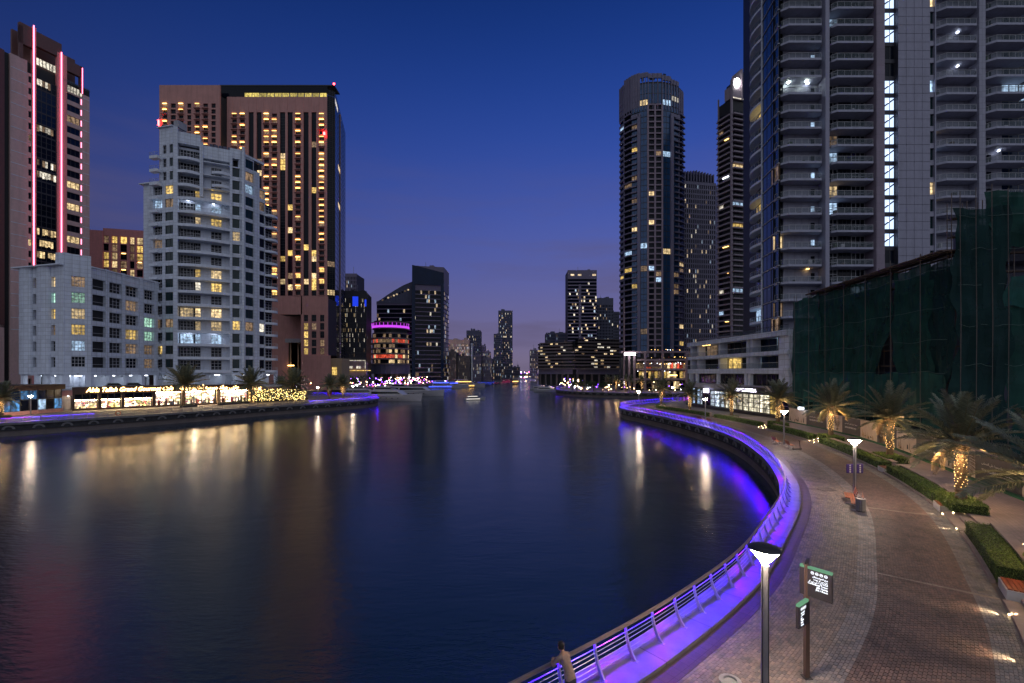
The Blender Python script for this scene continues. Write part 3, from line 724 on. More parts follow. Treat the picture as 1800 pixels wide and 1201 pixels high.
# ground: open colonnade over the shops with lit ceilings
for F, q0, q1 in ((F1, .2, F1.len), (F2, 0, F2.len), (F3, 0, F3.len)):
    B.box('base_beam', 'white_panel', F, q0, q1, 8.4, 9.1, -1.2, .06)
    n = max(2, int((q1 - q0) / 4.5))
    for i in range(n + 1):
        uu = q0 + (q1 - q0 - .9) * i / n; B.box('column', 'white_plain', F, uu, uu + .9, 4.9, 8.4, -.95, -.05)
    B.box('back_wall', 'white_plain', F, q0, q1, 4.9, 8.4, -4.8, -4.5)
    for i in range(n):
        uu = q0 + (q1 - q0) * (i + .5) / n
        if i % 2 == 0: B.box('ceiling_light', 'white_lamp', F, uu - .7, uu + .7, 8.2, 8.36, -2.6, -2.1)
B.finish()

B = Bld('apartment_block', 'low white apartment block with rounded piers beside the white round tower', (-118, 132))
Da, Db, Dc, Dd = (-133.5, 123.6), (-117.3, 119.2), (-113.4, 122.6), (-112.4, 145.0)
G1, G2, G3 = Fr(Da, Db), Fr(Db, Dc), Fr(Dc, Dd)
core(B, [G1.P(.5, -1), G1.P(G1.len, -1.2), G2.P(G2.len, -.9), G3.P(G3.len, -.9), (-124, 152), (-140, 140)], 8.9, 36.6)
u = G1.upx
ZT = 37.6
for a, c in ((35.5, 57), (66, 89), (98, 113)):          # three rounded piers
    ua, uc = u(a), u(c); n = 8; pts = []
    for i in range(n + 1):
        th = math.pi * i / n; pts.append(G1.P((ua + uc) / 2 - (uc - ua) / 2 * math.cos(th), .1 + (.75 if c < 100 else .2) * math.sin(th)))
    pts += [G1.P(uc, -1.2), G1.P(ua, -1.2)]
    B.mb('wall').prism(pts, 8.6, ZT - .4 if c < 100 else 40.6, 'white_panel')
B.box('roof_lip', 'white_plain', G1, -1.4, u(113), ZT - .4, ZT - .1, -3, 1.3)
for a, c in ((57, 66), (89, 98)):
    grid_wall(B, G1, Z1 - .9, FH, 6, [(u(a) + .15, u(c) - .15)], 1.5, 4.15, 'white_panel', u(a), u(c), .8, top=ZT - .4)
    for k in range(6):
        kk = {(57, 5): 'lit_dim', (89, 5): 'lit_warm', (89, 4): 'lit_green', (89, 3): 'lit_yellow', (89, 2): 'lit_dim'}.get((a, k), 'glass_dark')
        B.win(G1, u(a) + .15, u(c) - .15, zt(k) + .6, zt(k) + 3.25, kk, 'w23', d=-.6)
u = G2.upx; lk = {0: 'glass_dark', 1: 'lit_cool', 2: 'lit_yellow', 3: 'lit_warm', 4: 'lit_green', 5: 'lit_dim'}
wa, wb = u(125), u(149.5)
grid_wall(B, G2, Z1 - .9, FH, 6, [(wa, wb)], 1.6, 4.35, 'white_panel', 0, G2.len, .6, top=40.4)
for k in range(6): B.win(G2, wa, wb, zt(k) + .7, zt(k) + 3.45, lk[k], 'w43', d=-.45)
u = G3.upx
cols = [(162.5, 185), (190, 214.5), (219.5, 243), (253, 271), (277, 289)]
table = [['glass_dark', 'glass_dark', 'glass_dark', 'lit_dim', 'glass_dark'], ['glass_dark', 'lit_green', 'lit_dim', 'lit_dim', 'glass_dark'], ['glass_dark', 'lit_white', 'lit_yellow', 'lit_green', 'glass_dark'],
         ['lit_dim', 'lit_dim', 'glass_dark', 'lit_green', 'lit_dim'], ['glass_dark', 'lit_dim', 'lit_dim', 'glass_dark', 'glass_dark'], ['lit_white', 'glass_dark', 'glass_dark', 'glass_dark', 'glass_dark']]
ws = [(u(a), u(c)) for a, c in cols]
grid_wall(B, G3, Z1 - .9, FH, 6, ws, 1.4, 4.3, 'white_panel', 0, G3.len, .9, top=ZT - .2)
for k in range(6):
    for (a, c), kk in zip(ws, table[k]):
        B.win(G3, a, c, zt(k) + .5, zt(k) + 3.4, kk, 'w43', d=-.75)
        B.box('window_rail', 'frame_white', G3, a, c, zt(k) + 1.35, zt(k) + 1.42, -.12, -.05)
for q in (188, 216.5, 247, 274): B.box('wall', 'white_panel', G3, u(q) - .5, u(q) + .5, 8.9, ZT + .3, -.2, .22)
B.box('roof_lip', 'white_plain', G3, 0, G3.len, ZT - .2, ZT + .1, -2, .3)
for F in (G1, G2, G3):
    B.box('base_beam', 'white_panel', F, .0, F.len, 8.3, 9.0, -1.2, .05)
    n = max(1, int(F.len / 5))
    for i in range(n + 1):
        uu = (F.len - 1.0) * i / n; B.box('column', 'white_plain', F, uu, uu + 1.0, 4.9, 8.3, -1.0, -.05)
    B.box('back_wall', 'white_plain', F, 0, F.len, 4.9, 8.3, -5, -4.7)
    for i in range(n):
        uu = F.len * (i + .5) / n; B.box('ceiling_light', 'white_lamp', F, uu - .7, uu + .7, 8.1, 8.26, -2.6, -2.0)
B.finish()

# ================================================================== tall tower with pink light lines
glow('pink_led', (1.0, .16, .30), 5.0); glow('pink_led_soft', (1.0, .25, .42), 3.0, sample=False)
B = Bld('hotel_tower', 'tall beige tower with glowing pink vertical light lines and dark crown', (-166, 165))
FA = Fr((-168.6, 150), (-159.2, 172.5)); FB = Fr((-205, 156), (-168.6, 150)); u = FA.upx
za = 116
core(B, [FA.P(.4, -1), FA.P(FA.len - .3, -1), (-185, 185), (-204, 160)], 0, za)
fl = 4.0; nfl = 28
def pier(a, c, z1, m, d=0., z0=0): B.box('wall', m, FA, u(a), u(c), z0, z1, -1, d)
pier(18, 48, za, 'beige_wall'); pier(100, 117, 124, 'pink_wall', .3); pier(145.5, 157.5, za - 3, 'beige_wall')
pier(56.5, 63, 128.5, 'pink_wall', .35)
B.box('wall', 'brown_frame', FB, FB.len - 3.2, FB.len + .1, 25, za, -1, .4)
B.box('wall', 'beige_wall', FB, 0, FB.len, 0, 25, -1, .2); B.box('wall', 'brown_frame', FB, FB.len - 12, FB.len, 24, 26, -1, .5)
grid_wall(B, FA, 0, fl, nfl, [(u(50), u(55.5))], .8, 3.0, 'beige_wall', u(48), u(56.5), 1)
grid_wall(B, FA, 0, fl, nfl, [(u(117.5), u(140.5))], .7, 3.1, 'beige_wall', u(117), u(145.5), 1)
for k in range(nfl):
    z = k * fl
    if z < 20: continue
    B.win(FA, u(50), u(55.5), z + .8, z + 3, pick(.22, ['lit_warm', 'lit_dim']), 'd21', d=-.5)
    kk = 'lit_warm' if k in (14, 17) else pick(.12, ['lit_dim', 'lit_warm'], 'glass_blue' if k > 22 else 'glass_dark'); B.win(FA, u(117.5), u(140.5), z + .7, z + 3.1, kk, 'd31', d=-.35)
    kg = {13: 'lit_warm', 14: 'lit_warm', 12: 'lit_warm', 19: 'lit_white', 20: 'lit_white', 23: 'lit_white', 27: 'lit_white', 28: 'lit_white'}.get(k, 'glass_dark' if k < 24 else 'glass_blue')
    B.win(FA, u(64), u(99.5), z + .15, z + fl - .15, kg if not kg.startswith('lit') else 'glass_dark', 'd42', d=-.2)
    if kg.startswith('lit'):
        for i in range(7):
            if rng.random() < .8: B.win(FA, u(65 + i * 4.9), u(69.4 + i * 4.9), z + rng.uniform(1.0, 1.6), z + fl - .5, rng.choice([kg, 'lit_dim', kg]), 'd21', d=-.1)
    B.box('spandrel', 'dark_wall', FA, u(63), u(100), z - .15, z + .15, -.6, -.1)
    B.box('pink_mark', 'pink_led_soft', FA, u(142), u(143.6), z + .8, z + 2.8, -.02, .06)
    for a, c in ((19, 47), (111, 117), (146, 157)): B.box('band', 'white_plain', FA, u(a), u(c), z + (3.5), z + 3.7, 0, .05)
    B.win(FB, FB.len - 14, FB.len - 3.4, z + .2, z + 3.7, pick(.1, ['lit_dim', 'lit_warm']), 'd41', d=-.3)
# crown frame, open to the sky
for a, c in ((34, 56.5), (57, 108), (108, 145)):
    B.box('crown', 'brown_frame', FA, u(a), u(c), {34: 119, 57: 120.5, 108: 117}[a] + 2, {34: 128, 57: 127.5, 108: 123}[a], -1.2, .2)
B.box('crown', 'brown_frame', FA, u(140), u(145.5), za - 3, 123, -1, .2); B.box('crown', 'brown_frame', FA, u(34), u(40), za, 127, -1, .2)
B.box('crown', 'brown_frame', FA, u(34), u(145), 116, 127, -6, -5)
B.win(FA, u(63.5), u(99.5), za + .2, za + 2.8, 'lit_white', 'd61', d=-.3); B.win(FA, u(112), u(145), za - 4.4, za - 2, 'lit_white', 'd61', d=.05)
B.box('terrace', 'glass_rail', FA, u(110), u(158), za - 1.2, za - .2, -.1, .3)
for q, zz in ((58.4, 129), (107, 124.5)): B.box('light_line', 'pink_led', FA, u(q) - .14, u(q) + .14, 34, zz, .36, .5)
B.box('light_line', 'pink_led', FA, u(144.2) - .1, u(144.2) + .1, za - 3, 122.6, .21, .32)
B.finish()

B = Bld('pink_hotel_block', 'salmon pink mid rise building with lit windows behind the low white block', (-172, 205))
FC = Fr(D(150, 198), D(262, 204)); u = FC.upx
core(B, [FC.P(0, -.8), FC.P(FC.len, -.8), *back(FC, 16)], 0, 70)
B.box('wall', 'pink_wall', FC, 0, u(181), 0, 71.3, -.8, .3)
wc = [(181.5, 191), (196, 206), (211, 223), (228, 236), (240, 251)]
grid_wall(B, FC, 30, 3.6, 11, [(u(a), u(c)) for a, c in wc], .2, 3.3, 'pink_wall', u(181), FC.len, .8, top=72.5)
for k in range(11):
    for a, c in wc: B.win(FC, u(a), u(c), 30.2 + 3.6 * k, 33.3 + 3.6 * k, pick(.55, ['lit_yellow', 'lit_dim', 'lit_warm']), 'd22', d=-.5)
    for a, c in wc[2:]: B.box('lamp', 'ceiling_lamp', FC, u(a) + .5, u(c) - .5, 33.2 + 3.6 * k - .35, 33.2 + 3.6 * k, -.2, -.05) if rng.random() < .35 else None
B.finish()

# ================================================================== tall pink stone hotel with lit balconies
B = Bld('stone_hotel_tower', 'tall dark pink stone tower with rows of yellow balcony lights', (-150, 262))
YF = 250.; FFw = Fr(D(280, 246), D(386.5, 246)); FFm = Fr(D(399, YF), D(575, YF)); FFc = Fr(D(575, YF), D(589, 252.5)); FFs = Fr(D(589, 252.5), D(607, 296))
fh = 3.145
core(B, [FFw.P(.2, -.9), FFw.P(FFw.len, -.9), FFm.P(0, -.9), FFm.P(FFm.len, -.9), FFs.P(0, -.3), FFs.P(FFs.len, -.3), (-118, 300), (-190, 300), FFw.P(.2, -40)], 0, 159)
B.box('wall', 'dark_wall', FFm, -4.5, 0, 0, 163, -6, -2.0)
# wing
u = FFw.upx; zw = 164.5
bcol = [(286, 294, 1), (300, 309, 0), (314, 322.5, 1), (329, 336, 0), (343, 351, 1), (357, 365.5, 1), (371.5, 379, 0)]
zb0 = ZP(520, 250); nn = int((155.5 - zb0) / fh)
grid_wall(B, FFw, zb0, fh, nn, [(u(a), u(c)) for a, c, _ in bcol], .25, 2.6, 'pink_stone', 0, FFw.len, .9, top=zw)
B.box('wall', 'pink_stone', FFw, 0, FFw.len, 0, zb0, -.9, 0)
def hotel_cells(F, cols, n, pl, pw):
    u = F.upx
    for k in range(n):
        z = zb0 + k * fh
        low = k < 9
        for a, c, bal in cols:
            ua, uc = u(a), u(c)
            if bal:
                onl = rng.random() < (pl if not low else .4)
                B.win(F, ua, uc, z + .25, z + 2.6, ('lit_yellow' if low else rng.choice(['lit_dim', 'glass_dark', 'glass_dark'])) if onl else 'glass_dark', 'd21', d=-.7)
                B.box('balcony_slab', 'pink_stone', F, ua - .5, uc + .3, z - .1, z + .25, 0, .9)
                B.box('balcony_rails', 'metal_dark', F, ua - .5, uc + .3, z + .95, z + 1.03, .82, .9)
                if onl: B.box('balcony_lamp', rng.choice(['ceiling_lamp', 'ceiling_lamp', 'ceiling_lamp_dim']), F, ua + .1, uc - .25, z + 2.35, z + 2.62, .0, .45)
            else:
                B.win(F, ua, uc, z + .05, z + fh - .05, rng.choice(['lit_yellow', 'lit_warm', 'lit_dim']) if rng.random() < (pw if not low else .35) else 'glass_dark', 'd22', d=-.6)
hotel_cells(FFw, bcol, nn, .55, .08)
u = FFm.upx
mcol = [(408, 416.5, 1), (422, 430.5, 1), (437, 446, 0), (451, 460, 0), (464, 473, 1), (478, 487, 1), (492, 501.5, 0), (505.5, 514.5, 0), (519.5, 528.5, 1), (533.5, 542.5, 0), (547.5, 556, 0), (561, 570, 1)]
zm = ZP(170.5, YF); nm_ = int((ZP(188, YF) - zb0) / fh)
w = B.mb('wall')
for k in range(nm_ + 1):       # balcony columns keep their spandrels; glass columns run unbroken
    zb = zb0 + k * fh
    for a, c, bal in mcol:
        if bal: w.box(FFm, u(a), u(c), zb + (2.6 - fh if k else 0), zb + .25 if k < nm_ else zm, -.9, 0, 'pink_stone')
        elif k == nm_: w.box(FFm, u(a), u(c), zb + .2, zm, -.9, 0, 'pink_stone')
e = 0.
for a, c, _ in mcol + [(575, 575, 0)]: w.box(FFm, e, u(a), zb0, zm, -.9, .12, 'pink_stone'); e = u(c)
w.box(FFm, 0, FFm.len, 0, zb0, -.9, 0, 'pink_stone')
hotel_cells(FFm, mcol, nm_, .55, .09)
# lit curtained top storey and dark glass crown
lit('lit_crown', (1.0, .78, .18), .62, .35)
for i in range(11): B.win(FFm, u(430 + i * 13.2), u(442.6 + i * 13.2), ZP(171, YF), ZP(163.5, YF), 'lit_crown', 'd21', d=-.05)
B.box('crown', 'glass_dark', FFm, -4, u(430), ZP(171, YF), ZP(151, YF), -.9, -.1)
B.box('crown', 'glass_dark', FFm, u(430), FFm.len + .2, ZP(163, YF), ZP(151, YF), -.9, -.1)
B.box('crown', 'frame_dark', FFm, -4, FFm.len + 4, ZP(151, YF), ZP(149.5, YF), -8, .1)
for k in range(48):
    z = 14 + k * fh
    B.win(FFc, .1, FFc.len - .1, z, z + fh - .12, pick(.10, ['lit_warm', 'lit_dim']), 'd33', d=-.1)
    for i in range(4):
        B.win(FFs, FFs.len * i / 4 + .1, FFs.len * (i + 1) / 4 - .1, z, z + fh - .08, pick(.03, ['lit_warm', 'lit_white']), 'd11', d=0)
B.box('edge_line', 'mauve_wall', FFs, FFs.len * .42, FFs.len * .45, 10, 163, 0, .5)
glow('red_beacon', (1, .03, .03), 25)
B.mb('red_lamp').box(FFm, u(570), u(573), ZP(239, YF), ZP(234.5, YF), .9, 1.6, 'red_beacon'); B.mb('red_lamp').box(FFw, FFw.upx(279.3), FFw.upx(281), ZP(222, 246), ZP(212, 246), .3, .9, 'red_beacon')
B.mb('red_lamp').box(FFc, FFc.len - 1, FFc.len - .3, ZP(149, 252), ZP(146.5, 252), 0, .5, 'red_beacon')
# podium block with portal
YP = 236.; FP = Fr(D(484, YP), D(576, YP)); u = FP.upx
zp = ZP(521, YP)
core(B, [FP.P(u(531), -.8), FP.P(FP.len, -.8), FP.P(FP.len, -12), FP.P(u(531), -12)], 0, zp - 1)
core(B, [FP.P(0, -.8), FP.P(u(531), -.8), FP.P(u(531), -12), FP.P(0, -12)], ZP(553, YP) + .5, zp - 1)
pw = [(534, 541.5), (547.5, 556), (562.5, 570)]
B.box('wall', 'pink_stone', FP, 0, u(531), ZP(553, YP), zp, -.8, 0)
zq0, zq1 = ZP(625, YP), ZP(552.5, YP); nq = 5; fq = (zq1 - zq0) / nq
grid_wall(B, FP, zq0, fq, nq, [(u(a), u(c)) for a, c in pw], .5, fq - .3, 'pink_stone', u(529), FP.len, .8, top=zp)
for k in range(nq):
    for i, (a, c) in enumerate(pw): B.win(FP, u(a), u(c), zq0 + k * fq + .5, zq0 + (k + 1) * fq - .3, ('lit_yellow' if i == 0 and k < 4 else pick(.12, ['lit_dim'])), 'd22', d=-.4)
pts = [FP.P(u(529), 0)] + [FP.P(u(529) + (u(590) - u(529)) * (i / 8), 1.8 * math.sin(math.pi * i / 8)) for i in range(1, 8)] + [FP.P(u(576), 0), FP.P(u(576), -12), FP.P(u(529), -12)]
B.mb('base').prism(pts, 0, zq0, 'pink_stone')
B.mb('base').box(FP, u(577), u(600), 0, ZP(630, YP), -12, -.5, 'sand_wall')
B.win(FP, u(583), u(592), ZP(660, YP), ZP(645, YP), 'lit_yellow', 'd11', d=-.42)
# terrace building seen through the portal
B.mb('terrace').box(FP, 0, u(530.5), 0, ZP(600, YP), -22, -14, 'sand_wall'); B.mb('terrace').box(FP, 0, u(531), ZP(600, YP), ZP(593, YP), -24, -10, 'pale_concrete')
for i in range(6): B.win(FP, 1.2 + i * 2.2, 2.6 + i * 2.2, ZP(572, YP), ZP(566, YP), rng.choice(['lit_warm', 'lit_cool', 'glass_dark']), 'd21', d=-20)
B.mb('terrace').box(FP, 0, u(530), ZP(580, YP), ZP(556, YP), -26, -20.4, 'dark_wall')
for i in range(3): B.mb('terrace').box(FP, 1 + i * 4.2, 1.6 + i * 4.2, 0, ZP(600, YP), -14, -13.4, 'sand_wall')
B.mb('terrace_lamp').box(FP, u(485), u(496), ZP(643, YP), ZP(641, YP), -13, -12.4, 'ceiling_lamp')
B.finish()
# ================================================================== right: cylindrical tower
mat('mauve_tower', (.19, .175, .265), .6, var=.08, vscale=.3, grime=.12)
B = Bld('cylindrical_tower', 'tall mauve cylindrical tower with white framed centre grid and fin crown', (80, 275))
pp = [D(1088.5, 270), D(1097, 265), D(1110, 260.5), D(1124, 257.8), D(1139, 256.4), D(1164, 256.2), D(1180, 257.6), D(1194, 260.5), D(1202.5, 265)]
fs = [Fr(a, c) for a, c in zip(pp, pp[1:])]
fh = 3.235; z0 = ZP(618, 257); n = 46
core(B, [f.P(0, -1.2) for f in fs[0:1]] + [f.P(0, -1.0) for f in fs[1:]] + [fs[-1].P(fs[-1].len, -1.0), (106, 292), (96, 300), (76, 300), (70, 290)], 0, ZP(143, 257), 'dark_core')
ztop = ZP(143, 257)
for i, f in enumerate(fs):
    for k in range(n):
        z = z0 + k * fh
        if i in (0, 8): pass
        if i == 0:
            B.box('wall', 'mauve_tower', f, 0, f.len, z - .5, z + .9, -1, 0); B.win(f, .3, f.len - .3, z + .9, z + 2.7, pick(.05, MIXED), 'd11', d=-.5)
        elif i in (1, 7):
            # projecting balconies
            if k < n - 3:
                B.box('balcony_slab', 'mauve_tower', f, f.len * (.1 if i == 1 else 0), f.len * (1 if i == 1 else .9), z - .3, z + .35, -.2, 1.1)
            B.win(f, 0, f.len, z + .35, z + fh - .35, pick(.07, MIXED), 'd21', d=-.4)
            B.box('wall', 'mauve_tower', f, -.3, .3, z - .35, z + fh - .35, -1, .15)
        elif i == 2 or i == 6:
            a, c = (0, f.len * .68) if i == 2 else (f.len * .42, f.len)
            if k < n - 4 : B.box('balcony_slab', 'mauve_tower', f, a, c, z - .3, z + .45, -.3, .7)
            B.win(f, 0.05, f.len - .05, z + .1, z + fh - .3, pick(.08, MIXED, 'glass_sky'), 'd31', d=-.3)
        elif i == 3 or i == 5:
            B.win(f, .05, f.len - .05, z + .05, z + fh - .05, pick(.10, MIXED, 'glass_sky'), 'd21', d=-.35)
        else:
            for h in range(2):
                ua, uc = f.len * h / 2 + .45, f.len * (h + 1) / 2 - .45
                if k < n - 3: B.win(f, ua, uc, z + .35, z + fh - .35, pick(.07, MIXED), 'd11', d=-.6)
if True:
    f = fs[4]
    for u0 in (0, f.len / 2, f.len): B.box('frame', 'mauve_wall', f, u0 - .45, u0 + .45, z0 - 6, z0 + fh * (n - 3), -.8, .35)
    for k in range(n - 2): B.box('frame', 'mauve_wall', f, .45, f.len / 2 - .45, z0 + k * fh - .35, z0 + k * fh + .35, -.8, .2); B.box('frame', 'mauve_wall', f, f.len / 2 + .45, f.len - .45, z0 + k * fh - .35, z0 + k * fh + .35, -.8, .2)
    zf = ZP(199, 257)
    B.box('frame', 'mauve_tower', fs[2], fs[2].len - 1.0, fs[2].len + .6, z0 - 8, zf, -.6, .8); B.box('frame', 'mauve_tower', fs[5], fs[5].len - .5, fs[5].len + 1.2, z0 - 8, zf, -.6, .8)
    B.box('frame', 'mauve_tower', fs[2], 0, fs[2].len, zf - 1.6, zf, -.6, .8); B.box('frame', 'mauve_tower', fs[6], 0, fs[6].len, zf - 1.6, zf, -.6, .8)
# crown: blue glass then fins under a curved rim
zc = ZP(143, 257)
for i, f in enumerate(fs):
    t_ = (i + .5) / len(fs); top = ZP(126 + 16 * max(0, (t_ - .30)) ** 1.6 * 2.0 + (6 if i < 1 else 0), 257)
    if i >= 7: top = ZP(148 if i == 7 else 150, 257)
    B.box('crown', 'mauve_tower', f, 0, f.len, top - 2.6 if 2 < i < 7 else zc - 14, top, -1.0, -.25)
    for j in range(3):
        uu = f.len * j / 3; B.box('fin', 'mauve_tower', f, uu, uu + .35, zc - 16, top, -.8, .12)
    B.win(f, .1, f.len - .1, zc - 13, zc - 1, 'glass_sky', 'd42', d=-.45)
for k in range(3): B.win(fs[3 + k], 1, fs[3 + k].len * .5, zc + .5, zc + 4.5, 'glass_blue', 'd11', d=-.7)
B.finish()

def far_tower(name, label, px0, px1, ytop, Y, fh=3.4, ncol=6, wall='slate_wall', glass='glass_dark', lit_p=.12, depth=22, side=None, band=0, zbase=0., skew=0., litset=None, cat='building', top_h=2.0, balc=0, minz=None, cap=0, yr=None, ret=False):
    """A distant building: dark core, piers, floor bands and recessed panes; lit rooms scattered."""
    B = Bld(name, label, D((px0 + px1) / 2, Y + depth / 2), cat)
    F = Fr(D(px0, Y), D(px1, Y + skew)); faces = [F]
    zt_ = ZP(ytop, Y)
    if side: faces.append(Fr(D(px1, Y + skew), D(side, Y + skew + depth)) if side > px1 else Fr(D(side, Y + depth), D(px0, Y)))
    core(B, [F.P(.1, -.5), F.P(F.len - .1, -.5), F.P(F.len - .1, -depth), F.P(.1, -depth)], zbase, zt_ - .5)
    ncol = int(ncol * 1.7); lit_p *= .8
    n = int((zt_ - top_h - (minz or zbase)) / fh); zz = zt_ - top_h - n * fh
    ls = litset or ['lit_far', 'lit_far', 'lit_far_cool', 'lit_dim', 'lit_white']
    for j, f in enumerate(faces):
        nc = ncol if j == 0 else max(2, int(ncol * f.len / F.len)); cw = f.len / nc
        if not band:
            for i in range(nc + 1): B.box('pier', wall, f, max(0, i * cw - .35), min(f.len, i * cw + .35), zbase, zt_ - top_h, -.5, 0)
        for k in range(n):
            z = zz + k * fh
            B.box('floor_band', wall, f, 0, f.len, z, z + (band or .9), -.45, .12 if band else -.02)
            if balc: B.box('floor_band', wall, f, 0, f.len, z, z + .3, 0, balc)
            for i in range(nc):
                B.win(f, i * cw + (.02 if band else .35), (i + 1) * cw - (.02 if band else .35), z + (band or .9), z + fh, rng.choice(ls) if rng.random() < lit_p else glass, 'd', d=-.3)
        B.box('parapet', wall, f, -.1, f.len + .1, zt_ - top_h, zt_, -.6, .1)
    if zz > zbase: B.box('base', wall, F, 0, F.len, zbase, zz, -.5, .05)
    for i in range(3):
        uu = F.len * rng.uniform(.1, .75); B.box('roof_plant', wall, F, uu, uu + F.len * rng.uniform(.08, .2), zt_ - 1, zt_ + rng.uniform(.8, 3.2), -depth * .7, -depth * rng.uniform(.2, .5))
    if rng.random() < .5: x_, y_ = F.P(F.len * rng.uniform(.3, .7), -depth * .4); B.mb('mast').tube([(x_, y_, zt_), (x_, y_, zt_ + rng.uniform(4, 9))], .18, 5, 'metal_grey')
    if ret: return B, F
    B.finish(cap=cap); return B

B, F = far_tower('stepped_tower', 'slim tower with saw tooth crown between the cylindrical tower and the crescent topped tower', 1203, 1258, 318, 300, 3.3, 9, 'mauve_tower', 'glass_dark', .11, skew=4, side=1266, ret=True, minz=16)
for i in range(11): B.mb('crown').box(F, F.len * i / 11 + .2, F.len * i / 11 + .8, ZP(318, 300), ZP(298 + abs(i - 4) * .8, 300), -2.5, .4, 'mauve_tower')
B.box('crown', 'glass_blue', F, .5, F.len - .5, ZP(318, 300), ZP(304, 300), -2, -1)
B.finish(cap=300)

B = Bld('crescent_topped_tower', 'tall dark tower with a glowing white disc on its stepped top', (125, 262))
Fo = Fr(D(1262, 236), D(1287, 228)); Fp_ = Fr(D(1287, 228), D(1326, 232)); fh = 2.72 * 1.0
core(B, [Fo.P(.2, -.6), Fp_.P(0, -.6), Fp_.P(Fp_.len, -.6), (137, 262), (126, 262)], 0, ZP(176, 230))
core(B, [Fo.P(Fo.len * .55, -.6), Fp_.P(0, -.6), Fp_.P(Fp_.len, -.6), (137, 262), (127, 262)], ZP(176, 230), ZP(150, 230))
zt_ = ZP(186, 230); n = int(zt_ / fh) - 6
mat('tower_plum', (.30, .25, .30), .6, var=.1, grime=.2)
for k in range(n):
    z = 16 + k * fh
    B.box('balcony_slab', 'tower_plum', Fo, .3, Fo.len - 1, z, z + .75, -.3, .9); B.win(Fo, .3, Fo.len - .6, z + .75, z + fh, pick(.10, MIXED), 'd31', d=-.4)
    B.box('balcony_slab', 'tower_plum', Fp_, .2, Fp_.len * .52, z, z + .65, -.3, 1.2); B.win(Fp_, .2, Fp_.len * .52, z + .65, z + fh, pick(.10, MIXED), 'd31', d=-.4)
    B.win(Fp_, Fp_.len * .54, Fp_.len - .1, z + .1, z + fh - .1, pick(.06, ['lit_yellow', 'lit_white'], 'glass_blue'), 'd21', d=-.1)
    if rng.random() < .14: B.box('downlight', rng.choice(['ceiling_lamp', 'white_lamp', 'ceiling_lamp_dim']), Fo, Fo.len * rng.uniform(.2, .7), Fo.len * .72 + .3, z + fh - .3, z + fh - .12, -.2, .3)
    B.box('fin', 'tower_plum', Fo, -.9, -.1, z, z + .5, -1, .2)
B.box('wall', 'tower_plum', Fo, 0, .4, 0, ZP(172, 234), -.5, .2); B.box('wall', 'tower_plum', Fo, Fo.len - .8, Fo.len, 0, ZP(140, 228), -.5, .4)
B.box('wall', 'tower_plum', Fo, Fo.len * .5, Fo.len - .8, ZP(176, 230), ZP(155, 230), -.5, .2)
B.box('crown', 'tower_plum', Fp_, 0, Fp_.len * .42, ZP(176, 229), ZP(140, 229), -.6, .3); B.box('crown', 'tower_plum', Fp_, Fp_.len * .38, Fp_.len * .44, ZP(176, 229), ZP(121, 229), -6, .6)
B.box('crown', 'glass_blue', Fp_, Fp_.len * .44, Fp_.len, ZP(176, 229), ZP(124, 229), -4, -.2)
for k in range(7): B.box('crown', 'slate_wall', Fp_, Fp_.len * .44, Fp_.len, ZP(170 - 7 * k, 229), ZP(169 - 7 * k, 229), -.2, .1)
B.box('light_line', 'lit_white', Fp_, .3, Fp_.len * .9, ZP(174.5, 229), ZP(173.3, 229), .3, .5)
glow('disc_light', (1.0, .97, .92), 18)
k_ = B.mb('disc_lamp'); mi = k_.mi('disc_light'); cx, cy_ = Fp_.P(Fp_.upx(1293.5), .9); zc = ZP(148, 229); pts = [(cx + 1.55 * math.sin(2 * math.pi * i / 16) , cy_, zc + 2.3 * math.cos(2 * math.pi * i / 16)) for i in range(16)]
pts2 = [(x, y + .4, z) for x, y, z in pts]
k_.face(pts[::-1], mi); k_.face(pts2, mi)
for i in range(16): k_.face([pts[i], pts[(i + 1) % 16], pts2[(i + 1) % 16], pts2[i]], mi)
B.finish()

# ================================================================== big residential tower on the right
B = Bld('residential_tower', 'huge pale residential tower with stacked balconies and a lit staircase strip', (80, 104))
YT = 92.; FT = Fr(D(1368, YT), D(1900, YT)); u = FT.upx; fh = 3.45; zs = 3.2; nf = 31; ztop = zs + nf * fh
c_, b_, a_ = (56.3, 107.5), (54.75, 99.6), (FT.ox, FT.oy)
FS1, FS2 = Fr(c_, b_), Fr(b_, a_)
core(B, [FS1.P(0, -1.6), FS1.P(FS1.len - .6, -1.6), FS2.P(FS2.len, -.4), FT.P(.4, -2.6), FT.P(FT.len, -2.6), FT.P(FT.len, -26), (62, 122)], 0, ztop - 1)
mat('violet_wall', (.32, .32, .42), .55, var=.06, grime=.15)
mat('timber_dull', (.12, .08, .06), .7); mat('foliage_pot', (.04, .07, .03), .8, var=.4, vscale=6)
mat('rose_wall', (.29, .235, .30), .55, var=.06, grime=.15, panel=(3.2, 1.72, .03, .7))
mat('violet_slab', (.40, .41, .52), .6, var=.06, grime=.2)
